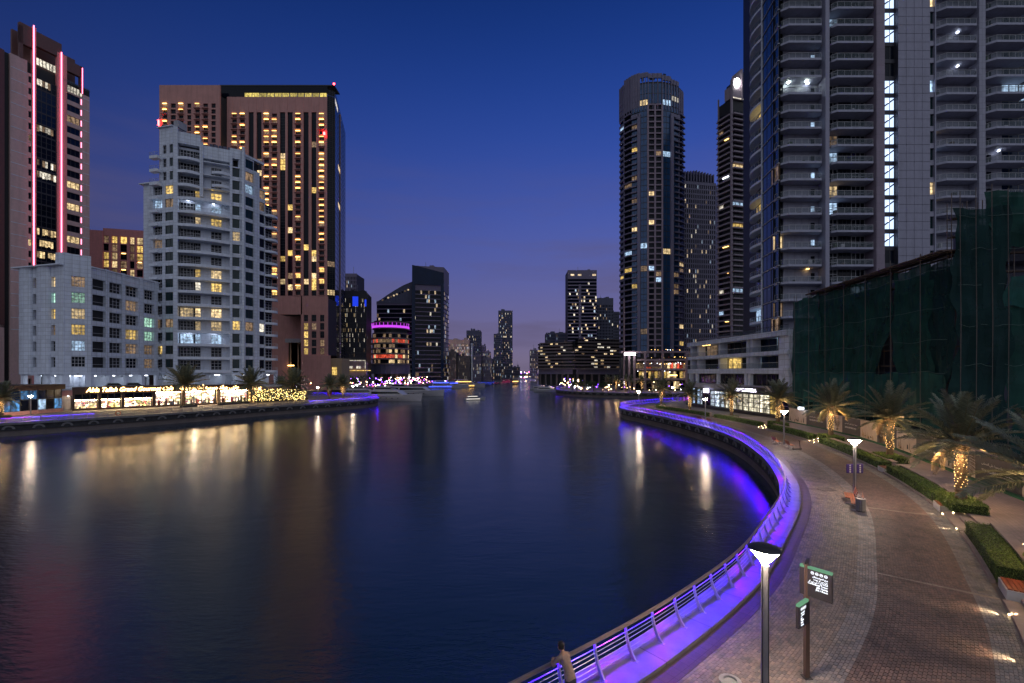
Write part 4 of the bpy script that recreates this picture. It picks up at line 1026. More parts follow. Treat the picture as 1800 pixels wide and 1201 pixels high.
# walls between the window strips
for a, c, m_, d0, d1 in ((1447, 1454, 'violet_wall', -2.6, .7), (1534.5, 1549, 'rose_wall', -2.6, .9), (1576, 1632, 'dark_wall', -2.6, .32), (1642, 1644, 'violet_wall', -2.6, .2), (1716, 1727, 'violet_panel', -2.6, .6)):
    B.box('wall', m_, FT, u(a), u(c), 0, ztop, d0, d1)
panels(B, FT, u(1576), u(1632), 24, 98, 4, 43, .32, 'violet_wall', gap=.07)
for k in range(nf):
    z = zs + k * fh; vis_ = z > 14
    # 1: balcony before a white wall with a door strip and a small window
    B.win(FT, u(1368.5), u(1385), z + .1, z + 3.0, pick(.06, MIXED), 'd21', d=-1.9)
    B.box('wall', 'violet_panel', FT, u(1385), u(1447), z, z + 3.17, -2.2, -1.6)
    if k in (9, 11, 13, 16, 20): B.win(FT, u(1434.5), u(1440.5), z + 1.0, z + 2.1, 'lit_cool', 'd22', d=-1.55)
    else: B.win(FT, u(1434), u(1441), z + .9, z + 2.2, 'glass_dark', 'd11', d=-1.55)
    balcony(B, FT, u(1369), u(1446.5), z, 2.4, 'violet_slab', 'glass_rail', 'glass', cut=.55, d=-1.6, th=.42)
    if k in (7, 18): B.box('ceiling_light', 'ceiling_lamp' if k != 18 else 'white_lamp', FT, u(1424), u(1428), z + 2.85, z + 2.98, -1.3, -.9)
    if k == 18: B.box('ceiling_light', 'balcony_flood', FT, u(1389), u(1391.5), z + 2.85, z + 2.98, -1.0, -.6); B.box('ceiling_light', 'balcony_flood', FT, u(1419), u(1421.5), z + 2.85, z + 2.98, -.6, -.2)
    # 2: dark slot and recessed glazed flats
    B.win(FT, u(1454), u(1460), z + .0, z + fh, 'glass_green', 'd11', d=-.9)
    kk = {14: 'lit_cool', 15: 'lit_dim', 12: 'lit_warm', 22: 'lit_cool', 11: 'lit_cool'}.get(k, 'glass_dark')
    B.win(FT, u(1460.5), u(1484), z + .05, z + 3.0, kk, 'w33', d=-2.0); B.win(FT, u(1486), u(1508), z + .05, z + 3.0, 'glass_dark', 'd32', d=-2.0)
    B.win(FT, u(1509), u(1533), z + .05, z + 3.0, pick(.08, ['lit_dim', 'lit_cool']), 'w32', d=-2.0)
    B.box('floor_slab', 'violet_slab', FT, u(1460), u(1534), z - .44, z - .02, -2.6, -1.6)
    balcony(B, FT, u(1461), u(1534), z, 2.3, 'violet_slab', 'glass_rail', 'glass', cut=.28, d=-1.6, th=.42)
    # 3: glazed staircase
    on = k not in (19, 20, 8, 7, 6)
    B.win(FT, u(1549.5), u(1575.5), z + .45, z + 3.15, 'stair_light' if on else 'glass_dark', 'd31', d=-.5, name='stair_window')
    B.box('stair_spandrel', 'dark_wall', FT, u(1549), u(1576), z - .3, z + .45, -1, -.35)
    zz0, zz1 = z + .6, z + 2.9
    st = B.mb('stair_flight'); mi = st.mi('slate_wall'); x0, y0 = FT.P(u(1551), -.42); x1, y1 = FT.P(u(1574), -.42)
    if on: st.face([(x0, y0, zz0), (x1, y1, zz1 - .35), (x1, y1, zz1), (x0, y0, zz0 + .35)], mi)
    if on:
        for q in (1554, 1563): B.box('stair_lamp', 'white_lamp', FT, u(q), u(q + 2), z + 2.1, z + 2.3, -.45, -.38)
    # 4: slot windows, then two more balcony stacks
    B.box('wall', 'violet_panel', FT, u(1632), u(1642), z - .5, z + .5, -1, .0); B.win(FT, u(1633), u(1641.5), z + .5, z + 2.95, {23: 'lit_warm', 18: 'lit_cool', 12: 'lit_warm'}.get(k, 'glass_green'), 'd12', d=-.3)
    B.box('wall', 'violet_panel', FT, u(1655), u(1716), z, z + 3.17, -2.2, -1.6)
    B.win(FT, u(1644.5), u(1655), z + .05, z + 3.0, {23: 'lit_cool', 19: 'lit_cool', 17: 'lit_cool', 15: 'lit_warm', 14: 'lit_cool', 11: 'lit_yellow', 13: 'lit_dim'}.get(k, 'glass_dark'), 'w22', d=-1.7)
    balcony(B, FT, u(1644), u(1717), z, 2.4, 'violet_slab', 'glass_rail', 'glass', cut=.55, d=-1.6, th=.42)
    B.box('wall', 'violet_panel', FT, u(1727), u(1776), z, z + 3.17, -2.2, -1.6); B.win(FT, u(1748), u(1756), z + .8, z + 2.3, 'glass_dark', 'd11', d=-1.5)
    balcony(B, FT, u(1727), u(1806), z, 2.6, 'violet_slab', 'glass_rail', 'glass', cut=.6, d=-1.6, th=.42)
    B.win(FT, u(1777), u(1828), z + .0, z + fh - .05, pick(.08, ['lit_dim', 'lit_cool'], 'glass_blue'), 'd31', d=-2.2)
    B.win(FT, u(1829), u(1890), z + .0, z + fh - .05, 'glass_blue', 'd31', d=-2.2)
    if k in (19, 21, 14): B.box('ceiling_light', 'white_lamp', FT, u(1689 if k != 14 else 1762), u(1691 if k != 14 else 1764), z + 2.7, z + 2.85, -1.0, -.6)
    for a, c in ((1390, 1440), (1465, 1530), (1650, 1710), (1732, 1790)):
        for _ in range(rng.choice((0, 0, 1, 2, 3))):
            q = rng.uniform(a, c); w_ = rng.uniform(.25, .8); B.box('balcony_furniture', rng.choice(['frame_dark', 'timber_dull', 'frame_white', 'foliage_pot']), FT, u(q), u(q) + w_, z + .02, z + rng.uniform(.45, 1.25), -1.2, -.6)
    # left side: blue glass strip with pale floor lines, then curved balconies
    kk = {13: 'lit_dim', 3: 'lit_cool', 4: 'lit_dim'}.get(k, 'glass_sky')
    B.win(FS2, .1, FS2.len * .55, z + .1, z + fh - .1, 'glass_sky', 'd21', d=-.1); B.win(FS2, FS2.len * .56, FS2.len - .1, z + .1, z + fh - .1, kk, 'd21', d=-.1)
    B.box('floor_line', 'frame_white', FS2, 0, FS2.len, z - .1, z + .04, -.3, .06)
    B.win(FS1, .2, FS1.len - .2, z + .1, z + 3.1, {18: 'lit_yellow', 12: 'lit_yellow', 5: 'lit_cool'}.get(k, 'glass_green'), 'w42', d=-1.2)
    balcony(B, FS1, .0, FS1.len, z, .9, 'white_plain', 'glass_rail', 'glass', bulge=1.1, d=-.9, th=.5)
B.box('wall', 'white_plain', FS1, FS1.len - .35, FS1.len, 10, ztop, -1.2, .15)
B.finish(cap=300)

# ================================================================== shop podium with terraces
B = Bld('terrace_podium', 'low pale podium with curved glazed terraces above a bright glass shop', (53, 105))
q0, q1 = (48.45, 126.2), (51.75, 84.6); FQ = Fr(q0, q1); u = FQ.upx
core(B, [FQ.P(0, -3.2), FQ.P(FQ.len, -3.2), FQ.P(FQ.len, -4.4), FQ.P(0, -4.4)], .2, 16.6)
LV = [6.2, 9.4, 13.0, 16.8]
def bulged(o, r):     # plan of a slab with its rounded far-left end
    pts = [FQ.P(FQ.len, -4.6), FQ.P(FQ.len, o), FQ.P(2.5, o)]
    for i in range(7): a = math.pi / 2 * i / 6; pts.append(FQ.P(2.5 - 2.8 * math.sin(a), o - 2.9 * (1 - math.cos(a)) * .9))
    return pts + [FQ.P(-.3, -4.6)]
B.mb('floor_slab').prism(bulged(.9, 0), LV[0] - .9, LV[0] + .15, 'pale_concrete')
B.mb('floor_slab').prism(bulged(.6, 0), LV[1] - .55, LV[1] + .55, 'white_panel')
B.mb('floor_slab').prism(bulged(.6, 0), LV[2] - .5, LV[2] + .3, 'white_panel')
B.mb('floor_slab').prism(bulged(.8, 0), LV[3] - .7, LV[3] + .3, 'white_panel')
for lv, zlo, zhi in ((0, LV[0] + .15, LV[1] - .55), (1, LV[1] + .55, LV[2] - .5), (2, LV[2] + .3, LV[3] - .7)):
    cols_ = [1213, 1225, 1262, 1311, 1318, 1372]
    for q in cols_: B.box('column', 'white_plain', FQ, u(q), u(q) + .75, zlo, zhi, -2.0 if lv else -.6, -.1 if lv else .35)
    if lv == 0:
        for a, c in ((1227, 1259), (1265, 1290), (1290, 1308), (1320, 1346), (1346, 1370)): B.win(FQ, u(a), u(c), zlo + .1, zhi - .1, 'glass_dark', 'd31', d=-.3)
        B.box('wall', 'white_panel', FQ, u(1373), FQ.len, zlo, zhi, -1, .3)
    else:
        kinds = ['glass_blue', 'glass_dark', 'glass_blue', 'lit_yellow' if lv == 1 else 'glass_dark', 'glass_green', 'lit_cool' if lv == 1 else 'glass_dark', 'glass_blue', 'glass_dark']
        ed = [1212, 1226, 1244, 1262, 1285, 1304, 1318, 1345, 1370]
        if lv == 2: kinds[1] = 'lit_dim'
        for (a, c), kk in zip(zip(ed, ed[1:]), kinds): B.win(FQ, u(a) + .1, u(c) - .1, zlo + .05, zhi - .05, kk, 'w33' if kk.startswith('lit') else 'd21', d=-2.6)
        B.box('wall', 'white_panel', FQ, u(1371), FQ.len, zlo, zhi, -2, .3)
        m_ = 12
        for i in range(m_):
            a0, a1 = 1.2 + (u(1371) - 1.2) * i / m_, 1.2 + (u(1371) - 1.2) * (i + 1) / m_
            B.win(FQ, a0 + .05, a1 - .05, zlo + .02, zlo + 1.05, 'glass_rail', 'd', d=.45, name='railing_pane')
        B.box('handrail', 'frame_white', FQ, .6, u(1371), zlo + 1.06, zlo + 1.13, .38, .47)
for q in (1233, 1238, 1243): B.box('downlight', 'ceiling_lamp', FQ, u(q), u(q) + .35, LV[3] - .82, LV[3] - .7, -.7, -.3)
B.box('roof_rail', 'frame_dark', FQ, .3, FQ.len, LV[3] + 1.25, LV[3] + 1.35, .3, .4); B.box('roof_rail', 'glass_rail', FQ, .3, FQ.len, LV[3] + .35, LV[3] + 1.2, .33, .37)
# shop front
lit('shop_cool', (.72, .86, 1.0), 1.0, .8); lit('shop_warm', (1.0, .90, .66), 1.0, .8); glow('sign_white', (.86, .80, 1.0), 5.0)
zs0, zs1 = .75, 4.6
B.box('shop_base', 'dark_wall', FQ, 0, FQ.len, .2, .75, -1, .2)
ed = [1212, 1216, 1220, 1224, 1229, 1233, 1240, 1247, 1254, 1263, 1273, 1283, 1293, 1303, 1313, 1323, 1333, 1351, 1366, 1384]
for i, (a, c) in enumerate(zip(ed, ed[1:])):
    kk = 'glass_dark' if i in (0, 2, 5, 6) else ('shop_cool' if i < 10 else 'shop_warm')
    if i in (1, 3): kk = 'lit_cool'
    if i in (17,): kk = 'lit_yellow'
    if i == 18: kk = 'glass_dark'
    B.win(FQ, u(a) + .04, u(c) - .04, zs0, zs1 if i > 3 else zs1 + .4, kk, 'd14', d=-.3, name='shop_pane')
B.box('fascia', 'dark_wall', FQ, u(1290), u(1352), 4.55, 6.05, .9, 1.05); B.box('fascia', 'dark_wall', FQ, u(1290), u(1352), 4.55, 4.7, -.3, .9)
B.box('fascia', 'slate_wall', FQ, 0, u(1292), 4.9, 5.3, -.3, .2)
B.box('sign_box', 'sign_white', FQ, u(1244), u(1253), 4.1, 5.1, 1.0, 1.15)
B.finish()

# ================================================================== restaurant deck below the cylindrical tower
B = Bld('restaurant_deck', 'terraced restaurant building hung with red and amber lights below the cylindrical tower', (75, 236))
FD = Fr(D(1092, 232), D(1216, 226)); u = FD.upx
mat('plum_wall', (.28, .20, .23), .7, var=.1, grime=.2)
core(B, [FD.P(0, -4), FD.P(FD.len, -4), FD.P(FD.len, -18), FD.P(0, -18)], 0, 17)
for a in (1106, 1115, 1134, 1165, 1207): B.box('column', 'plum_wall', FD, u(a) - .55, u(a) + .55, 0, 19, -1.2, .3)
for z, a, c in ((19, 1092, 1212), (15.0, 1120, 1210), (10.2, 1120, 1210), (5.3, 1092, 1210)): B.box('floor_slab', 'plum_wall', FD, u(a), u(c), z, z + .9, -6, .2)
B.box('wall', 'plum_wall', FD, u(1136), u(1163), 12.0, 15, -3, -2.6)
for i in range(16):
    a = 1119 + i * 5.6; kk = rng.choice(['lit_red', 'lit_red', 'lit_warm', 'lit_dim', 'lit_far']) if a > 1131 else 'lit_dim'
    B.win(FD, u(a), u(a + 4.6), 11.2, 14.0, kk, 'd', d=-3.5); B.win(FD, u(a), u(a + 4.6), 6.3, 9.6, rng.choice(['lit_warm', 'lit_dim', 'glass_dark', 'lit_yellow']), 'd', d=-3.5)
    B.win(FD, u(a), u(a + 4.6), 1, 4.6, rng.choice(['lit_warm', 'lit_dim', 'glass_dark']), 'd', d=-3.5)
bl = B.mb('festoon')
for i in range(60): q = rng.uniform(1120, 1206); z = rng.choice((13.7, 13.4, 9.4, 16.6, 20.3)) + rng.uniform(-.3, .3); bl.box(FD, u(q), u(q) + .22, z, z + .22, .0, .2, rng.choice(['ceiling_lamp', 'ceiling_lamp', 'white_lamp', 'lit_red']))
B.box('wall_lamp', 'ceiling_lamp', FD, u(1177), u(1190), 7.4, 8.0, .2, .5)
glow('sign_white2', (1.0, .95, 1.0), 9.0)
sgn = thing('pylon_sign', (*FD.P(u(1096.2), 3), 0), 'tall thin pylon carrying a glowing white horizontal sign board', 'sign')
k = MB(); k.tube([(*FD.P(u(1096.2), 3), 0), (*FD.P(u(1096.2), 3), 46)], .45, 8, 'plum_wall'); part('pole', k, sgn)
k = MB(); k.box(FD, u(1096.8), u(1115.5), ZP(625, 229), ZP(620.5, 229), 2.9, 3.5, 'sign_white2'); part('sign_board', k, sgn)
B.finish(cap=120)

# ================================================================== far right: terraced block, towers behind
mat('umber_wall', (.18, .145, .155), .65, var=.1, grime=.2)
mat('far_violet', (.19, .165, .25), .7, var=.1)
def terraced(name, label, px0, px1, ytop, Y, n, skew, seed):
    B = Bld(name, label, D((px0 + px1) / 2, Y + 8)); F = Fr(D(px0, Y), D(px1, Y + skew)); zt_ = ZP(ytop, Y); zb = ZP(649, Y); fh = (zt_ - zb) / n
    rr = random.Random(seed); nc = 15
    core(B, [F.P(.3, -2), F.P(F.len - .3, -2), F.P(F.len - .3, -16), F.P(.3, -16)], 0, zt_ - 1)
    for k in range(n + 1):
        z = zb + k * fh; sh = .35 * k if k > n - 3 else 0
        B.box('balcony_band', 'umber_wall', F, -.4 + sh, F.len + .4 - sh, z - .3, z + (.95 if k < n else .3), -2, 1.2 + .15 * (k % 2))
        if k < n:
            for i in range(nc):
                B.win(F, F.len * i / nc + .1, F.len * (i + 1) / nc - .1, z + .95, z + fh - .3, rr.choice(['lit_warm', 'lit_dim', 'lit_far', 'lit_white']) if rr.random() < .15 else 'glass_dark', 'd', d=-1.2)
    B.box('soffit', 'far_violet', F, 1, F.len - 1, zb - 3.6, zb - .3, -10, -.5)
    for i in range(7):
        uu = 1.5 + (F.len - 4) * i / 6; B.box('column', 'umber_wall', F, uu, uu + 1.1, 0, zb - 3.6, -2.5, -1)
        if i < 6: B.box('arcade_lamp', 'lit_yellow', F, uu + 1.6, uu + 2.6, .6, zb - 4.4, -5, -4.6)
    B.finish(cap=150)
terraced('terraced_apartments', 'terraced dark block with rounded balcony bands above a golden lit arcade', 944, 1012, 604, 330, 8, -14, 3)
terraced('terraced_apartments', 'taller terraced dark block with lit flats next to the pylon sign', 1012, 1096, 596, 312, 9, 10, 5)
B, F = far_tower('slab_tower', 'tall flat topped tower with dense floor bands behind the terraced blocks', 998, 1049, 475, 460, 3.5, 12, 'far_violet', 'glass_dark', .17, band=1.3, top_h=9, side=1040 - 42, ret=True)
B.box('pier', 'far_violet', F, F.len * .38, F.len * .46, 0, ZP(500, 460), -.4, .5)
for i in (0.1, .35, .85): B.win(F, F.len * i, F.len * (i + .12), ZP(485, 460), ZP(482, 460), 'lit_far', 'd', d=.14)
B.finish(cap=0)
far_tower('grey_tower', 'blue grey tower half hidden behind the tall flat topped tower', 1049, 1078, 524, 520, 3.5, 7, 'slate_wall', 'glass_dark', .10, top_h=8)
far_tower('grey_tower', 'small distant tower right against the cylindrical tower', 1076, 1089, 548, 540, 3.5, 4, 'slate_wall', 'glass_dark', .08)
far_tower('hill_block', 'low distant block with lines of white lamps above the terraced block', 960, 1000, 585, 520, 3.5, 12, 'slate_wall', 'glass_blue', .10, minz=40)
far_tower('thin_far_tower', 'thin pale tower at the far right edge of the open water', 932, 945, 615, 620, 3.4, 5, 'far_violet', 'glass_dark', .25)

# ================================================================== centre and left far skyline
B, F = far_tower('sail_tower', 'dark glass tower with slanting flat top above the marina', 725, 780, 467, 372, 3.55, 12, 'far_violet', 'glass_dark', .12, band=.7, side=789, top_h=20, skew=6, ret=True)
w = B.mb('screen'); mi = w.mi('glass_blue')
x0, y0 = F.P(-.3, .8); x1, y1 = F.P(F.len, .8); xb0, yb0 = F.P(-.3, -2); xb1, yb1 = F.P(F.len, -2); za_, zb_, zc_ = ZP(466, 372), ZP(480, 378), ZP(500, 372)
w.face([(x0, y0, zc_), (x1, y1, zc_), (x1, y1, zb_), (x0, y0, za_)], mi); w.face([(x0, y0, za_), (x1, y1, zb_), (xb1, yb1, zb_), (xb0, yb0, za_)], mi); w.face([(xb0, yb0, za_), (xb1, yb1, zb_), (xb1, yb1, zc_), (xb0, yb0, zc_)], mi); w.face([(x1, y1, zc_), (xb1, yb1, zc_), (xb1, yb1, zb_), (x1, y1, zb_)], mi); w.face([(xb0, yb0, zc_), (x0, y0, zc_), (x0, y0, za_), (xb0, yb0, za_)], mi)
B.box('edge', 'glass_blue', F, -.6, 2.2, 0, zc_, -1, .8); B.box('edge', 'glass_blue', F, F.len - 2.5, F.len, 0, zc_, -1, .8)
B.finish(cap=0)
B, F = far_tower('sail_wing', 'dark wing with a roof sweeping up to the slanting tower', 662, 724, 530, 376, 3.55, 12, 'far_violet', 'glass_dark', .10, band=.6, top_h=3, ret=True)
w = B.mb('roof'); mi = w.mi('slate_wall')
prof = [(0, 531), (.12, 527), (.3, 519), (.5, 511), (.75, 502), (1.02, 495)]
for (t0, y0_), (t1, y1_) in zip(prof, prof[1:]):
    for d_, fl_ in ((.4, 0), (-14, 1)):
        a = (*F.P(F.len * t0, d_), ZP(534, 376)); c = (*F.P(F.len * t1, d_), ZP(534, 376)); e = (*F.P(F.len * t1, d_), ZP(y1_, 376)); g = (*F.P(F.len * t0, d_), ZP(y0_, 376))
        w.face([a, c, e, g] if not fl_ else [g, e, c, a], mi)
    w.face([(*F.P(F.len * t0, .4), ZP(y0_, 376)), (*F.P(F.len * t1, .4), ZP(y1_, 376)), (*F.P(F.len * t1, -14), ZP(y1_, 376)), (*F.P(F.len * t0, -14), ZP(y0_, 376))], mi)
for i in range(10): B.win(F, F.len * (.15 + .08 * i), F.len * (.2 + .08 * i), ZP(529 - 2.0 * i, 376), ZP(526.5 - 2.0 * i, 376), rng.choice(['lit_far', 'glass_dark', 'lit_dim']), 'd', d=.45)
B.finish(cap=0)
# round restaurant tower with a violet crown
glow('violet_crown', (.55, .06, .80), 1.1, sample=False)
B = Bld('round_pavilion', 'seven storey round restaurant building with glowing violet crown and red lit floor', D(687, 346))
cx, cy_ = D(687, 346); rad = 15.3
def ring(r0, z0_, z1_, m_, nm, n=24): B.mb(nm).prism([(cx + r0 * math.cos(2 * math.pi * i / n), cy_ + r0 * math.sin(2 * math.pi * i / n)) for i in range(n)], z0_, z1_, m_)
zb = ZP(640, 331); fhh = (ZP(576, 331) - zb) / 7
ring(rad - 3, 0, ZP(562, 331), 'dark_core', 'core')
for k in range(8):
    z = zb + k * fhh; r0 = rad if k < 6 else rad - 1.8
    ring(r0, z - .35, z + .5, 'plum_wall' if k % 2 else 'umber_wall', 'floor_ring')
    if k < 7:
        for i in range(20):
            a0 = math.pi + math.pi * i / 20; a1 = math.pi + math.pi * (i + 1) / 20; r1 = r0 - 1.6
            f = Fr((cx + r1 * math.cos(a0), cy_ + r1 * math.sin(a0)), (cx + r1 * math.cos(a1), cy_ + r1 * math.sin(a1)))
            kk = rng.choice(['lit_red', 'lit_red', 'lit_red', 'lit_warm']) if k == 1 and 3 < i < 17 else (rng.choice(['lit_red', 'lit_dim', 'lit_dim', 'glass_dark']) if k in (4, 6) else pick(.38, ['lit_warm', 'lit_dim', 'lit_dim', 'lit_dim', 'lit_dim']))
            B.win(f, .1, f.len - .1, z + .7, z + fhh - .6, kk, 'd', d=0)
ring(rad - 1.5, ZP(575, 331), ZP(571, 331), 'violet_crown', 'violet_crown'); ring(rad - 1.2, ZP(566, 331), ZP(564.5, 331), 'plum_wall', 'crown_roof')
for i in range(14):
    a = math.pi + math.pi * (i + .5) / 14; B.mb('crown_lamp').abox(cx + (rad - 1.3) * math.cos(a) - .15, cx + (rad - 1.3) * math.cos(a) + .15, cy_ + (rad - 1.3) * math.sin(a) - .3, cy_ + (rad - 1.3) * math.sin(a), ZP(571, 331), ZP(566.5, 331), 'violet_crown')
ring(rad - 1, 8, zb - .4, 'slate_wall', 'base'); ring(rad - 3, 0, 8, 'sand_wall', 'base')
B.finish(cap=0)
B, F = far_tower('chequered_hotel', 'dark slab with chequered lit windows and a blue panel beside the pink stone tower', 606, 644, 511, 300, 3.3, 9, 'dark_wall', 'glass_dark', .38, top_h=5, skew=2, litset=['lit_warm', 'lit_white', 'lit_white', 'lit_dim'], minz=17, ret=True)
glow('blue_panel', (.02, .06, .9), .75, sample=False)
B.box('blue_panel', 'blue_panel', F, F.len * .36, F.len * .62, ZP(538, 300), ZP(521, 300), -.2, .15); B.box('blue_panel', 'blue_panel', F, F.len * .92, F.len, ZP(538, 300), ZP(526, 300), -.2, .15)
B.box('sign_frame', 'lit_white', F, 1, F.len - .3, ZP(634.5, 298), ZP(633, 298), 1.3, 1.7); B.box('sign_frame', 'lit_white', F, F.len - .7, F.len - .3, ZP(648, 298), ZP(635, 298), 1.3, 1.6); B.box('annexe', 'mauve_wall', F, 0, F.len, 0, ZP(635, 298), -5, 1.2)
for i in (.18, .55): B.win(F, F.len * i, F.len * (i + .2), ZP(648, 298), ZP(643.5, 298), 'lit_white', 'd21', d=1.25)
B.box('canopy_light', 'lit_yellow', F, -.5, F.len + 3, ZP(652, 296), ZP(650.8, 296), 1.5, 3)
B.finish(cap=300)
far_tower('roof_block', 'pale lattice roofed tower peeping over the chequered slab', 606, 627, 481, 420, 3.6, 5, 'far_violet', 'glass_dark', .12, top_h=3, minz=60)
far = [('distant_tower', 'very tall slim tower at the end of the canal', 876, 901, 546, 760, .13, 'slate_wall', 3, 'glass_blue'), ('distant_tower', 'shorter shoulder attached to the slim tower at the canal end', 868, 884, 587, 752, .13, 'slate_wall', 2, 'glass_blue'),
       ('distant_tower', 'pale lit slab with crowded windows far behind the sail tower', 787, 825, 597, 520, .7, 'beige_wall', 4, 'glass_dark'), ('distant_tower', 'blue topped tower with a white lit sign far along the left bank', 820, 845, 581, 600, .16, 'slate_wall', 6, 'glass_blue'),
       ('distant_tower', 'pointed mauve tower left of the canal end', 845, 853, 607, 700, .15, 'far_violet', 2, 'glass_dark'), ('distant_tower', 'squat mauve tower with beacon left of the canal end', 852, 862, 618, 680, .2, 'far_violet', 2, 'glass_dark'),
       ('distant_block', 'dark mid rise block by the water with scattered yellow windows', 787, 802, 618, 430, .18, 'umber_wall', 1, 'glass_dark'), ('distant_block', 'dark mid rise block with lit bays next to a white pylon', 801, 826, 626, 440, .2, 'umber_wall', 1, 'glass_dark'),
       ('distant_block', 'busy lit low block right of the white pylon', 830, 846, 624, 450, .32, 'far_violet', 1, 'glass_dark'), ('distant_block', 'low block with white balcony bands near the canal end', 845, 865, 630, 470, .3, 'far_violet', 1, 'glass_dark'),
       ('distant_block', 'low dark block before the slim tower', 864, 880, 631, 500, .3, 'slate_wall', 1, 'glass_dark'), ('distant_block', 'small violet lit block at the foot of the slim tower', 880, 900, 637, 560, .25, 'slate_wall', 1, 'glass_dark'),
       ('distant_block', 'lowest distant block with white sign before the bridge', 900, 914, 645, 640, .2, 'slate_wall', 1, 'glass_dark')]
for nm, lb, a, c, yt, Y, lp, wl, th_, gl in far:
    far_tower(nm, lb, a, c, yt, Y, 3.5, max(4, int((c - a) / 2.4)), wl, gl, lp, top_h=th_ + 1)
pyl = MB(); x, y = D(829.5, 448); pyl.abox(x - .7, x + .7, y - 1, y + 1, 0, ZP(606, 448), 'white_plain'); pyl.abox(x - 1.1, x + 1.1, y - 1.4, y + 1.4, ZP(606, 448), ZP(604, 448), 'white_plain')
tag(part('stair_pylon', pyl), 'thin white pylon standing between the dark far blocks', 'pylon')
# ================================================================== TEXT
def text_mesh(body, size, m, extrude=.02, shear=0., offset=0., align='LEFT', space=1.):
    c = bpy.data.curves.new('text', 'FONT'); c.body = body; c.size = size; c.extrude = extrude; c.shear = shear; c.offset = offset; c.align_x = align; c.resolution_u = 3; c.space_character = space
    o = bpy.data.objects.new('text', c); COL.objects.link(o)
    dg = bpy.context.evaluated_depsgraph_get(); me = bpy.data.meshes.new_from_object(o.evaluated_get(dg)); bpy.data.objects.remove(o)
    me.materials.clear(); me.materials.append(MATS[m]); return me
AR = {'ا': 'ﺍﺎ', 'أ': 'ﺃﺄ', 'ب': 'ﺏﺐﺑﺒ', 'ة': 'ﺓﺔ', 'ت': 'ﺕﺖﺗﺘ', 'ج': 'ﺝﺞﺟﺠ', 'د': 'ﺩﺪ', 'ر': 'ﺭﺮ', 'ش': 'ﺵﺶﺷﺸ', 'ط': 'ﻁﻂﻃﻄ', 'ع': 'ﻉﻊﻋﻌ', 'ق': 'ﻕﻖﻗﻘ', 'ل': 'ﻝﻞﻟﻠ', 'م': 'ﻡﻢﻣﻤ', 'ن': 'ﻥﻦﻧﻨ', 'ه': 'ﻩﻪﻫﻬ', 'و': 'ﻭﻮ', 'ي': 'ﻱﻲﻳﻴ', 'ى': 'ﻯﻰ', 'ئ': 'ﺉﺊﺋﺌ'}
def arabic(s):
    out = []
    for i, ch in enumerate(s):
        f = AR.get(ch)
        if not f: out.append(ch); continue
        prev = i > 0 and len(AR.get(s[i - 1], '')) == 4; nxt = i + 1 < len(s) and s[i + 1] in AR and len(f) == 4
        out.append(f[3] if prev and nxt else f[1] if prev else f[2] if nxt else f[0])
    return ''.join(out[::-1])
def put_text(name, me, parent, F, u, z, d, sc=1., base=(0, 0, 0)):
    x, y = F.P(u, d); return link(name, me, parent, (x - base[0], y - base[1], z - base[2]), sc=(sc, sc, sc), rot=(R(90), 0, F.rot))

# ================================================================== LEFT BANK: shops under the white buildings
FSH = Fr((-105, 107.6), (-79.6, 138)); u = FSH.upx
mat('shop_brown', (.055, .030, .024), .5, var=.15)
def shop(name, col, strength):
    m = lit(name, col, strength, .4, True); t = m.node_tree; nd = t.nodes; p_ = next(n for n in nd if n.type == 'BSDF_PRINCIPLED'); g = nd.new('ShaderNodeNewGeometry')
    mp_ = nd.new('ShaderNodeMapping'); mp_.inputs['Scale'].default_value = (1, 1, 2.2); t.links.new(g.outputs['Position'], mp_.inputs[0])
    v = nd.new('ShaderNodeTexVoronoi'); v.inputs['Scale'].default_value = .9; t.links.new(mp_.outputs[0], v.inputs['Vector'])
    sp_ = nd.new('ShaderNodeSeparateColor'); t.links.new(v.outputs['Color'], sp_.inputs[0])
    mr_ = nd.new('ShaderNodeMapRange'); mr_.inputs[1].default_value = .25; mr_.inputs[2].default_value = .85; mr_.inputs[3].default_value = .22; mr_.inputs[4].default_value = 1.2; t.links.new(sp_.outputs[0], mr_.inputs[0])
    src = p_.inputs['Emission Strength'].links[0].from_socket; mu = nd.new('ShaderNodeMath'); mu.operation = 'MULTIPLY'; t.links.new(src, mu.inputs[0]); t.links.new(mr_.outputs[0], mu.inputs[1]); t.links.new(mu.outputs[0], p_.inputs['Emission Strength'])
    mx = nd.new('ShaderNodeMix'); mx.data_type = 'RGBA'; mx.inputs[0].default_value = .30; mx.inputs[6].default_value = (*col, 1); t.links.new(v.outputs['Color'], mx.inputs[7]); t.links.new(mx.outputs[2], p_.inputs['Emission Color'])
shop('shop_shelf', (1.0, .62, .26), 4.5); shop('shop_bright', (1.0, .74, .40), 6.0); glow('shop_fill', (1.0, .72, .36), 75)
for nm, c in (('stock_red', (.35, .03, .05)), ('stock_pink', (.55, .08, .25)), ('stock_cream', (.5, .42, .3)), ('stock_dark', (.03, .03, .04)), ('stock_blue', (.08, .12, .25))): mat(nm, c, .6)
B = Bld('shop_row', 'single storey row of bright shops and a café with glowing script lettering', (-96, 128), 'shop')
B.mb('podium').prism([FSH.P(u(84), -.4), FSH.P(FSH.len, -.4), (-76, 150), (-84, 168), (-90, 156), (-107, 149), (-117, 150), (-140, 130), (-128, 112)], 4.4, 4.85, 'pale_concrete')
B.box('fascia', 'shop_brown', FSH, u(127), FSH.len, 3.95, 5.5, -.6, .25); B.box('fascia', 'shop_brown', FSH, u(127), FSH.len, 5.5, 5.6, -.6, .5)
B.box('plinth', 'shop_brown', FSH, u(127), FSH.len, -.02, .35, -.5, .05)
pil = [(127, 130.5), (172.5, 178), (213.5, 218.5), (268, 274), (320, 325.5), (381.5, 387.5), (438, 447)]
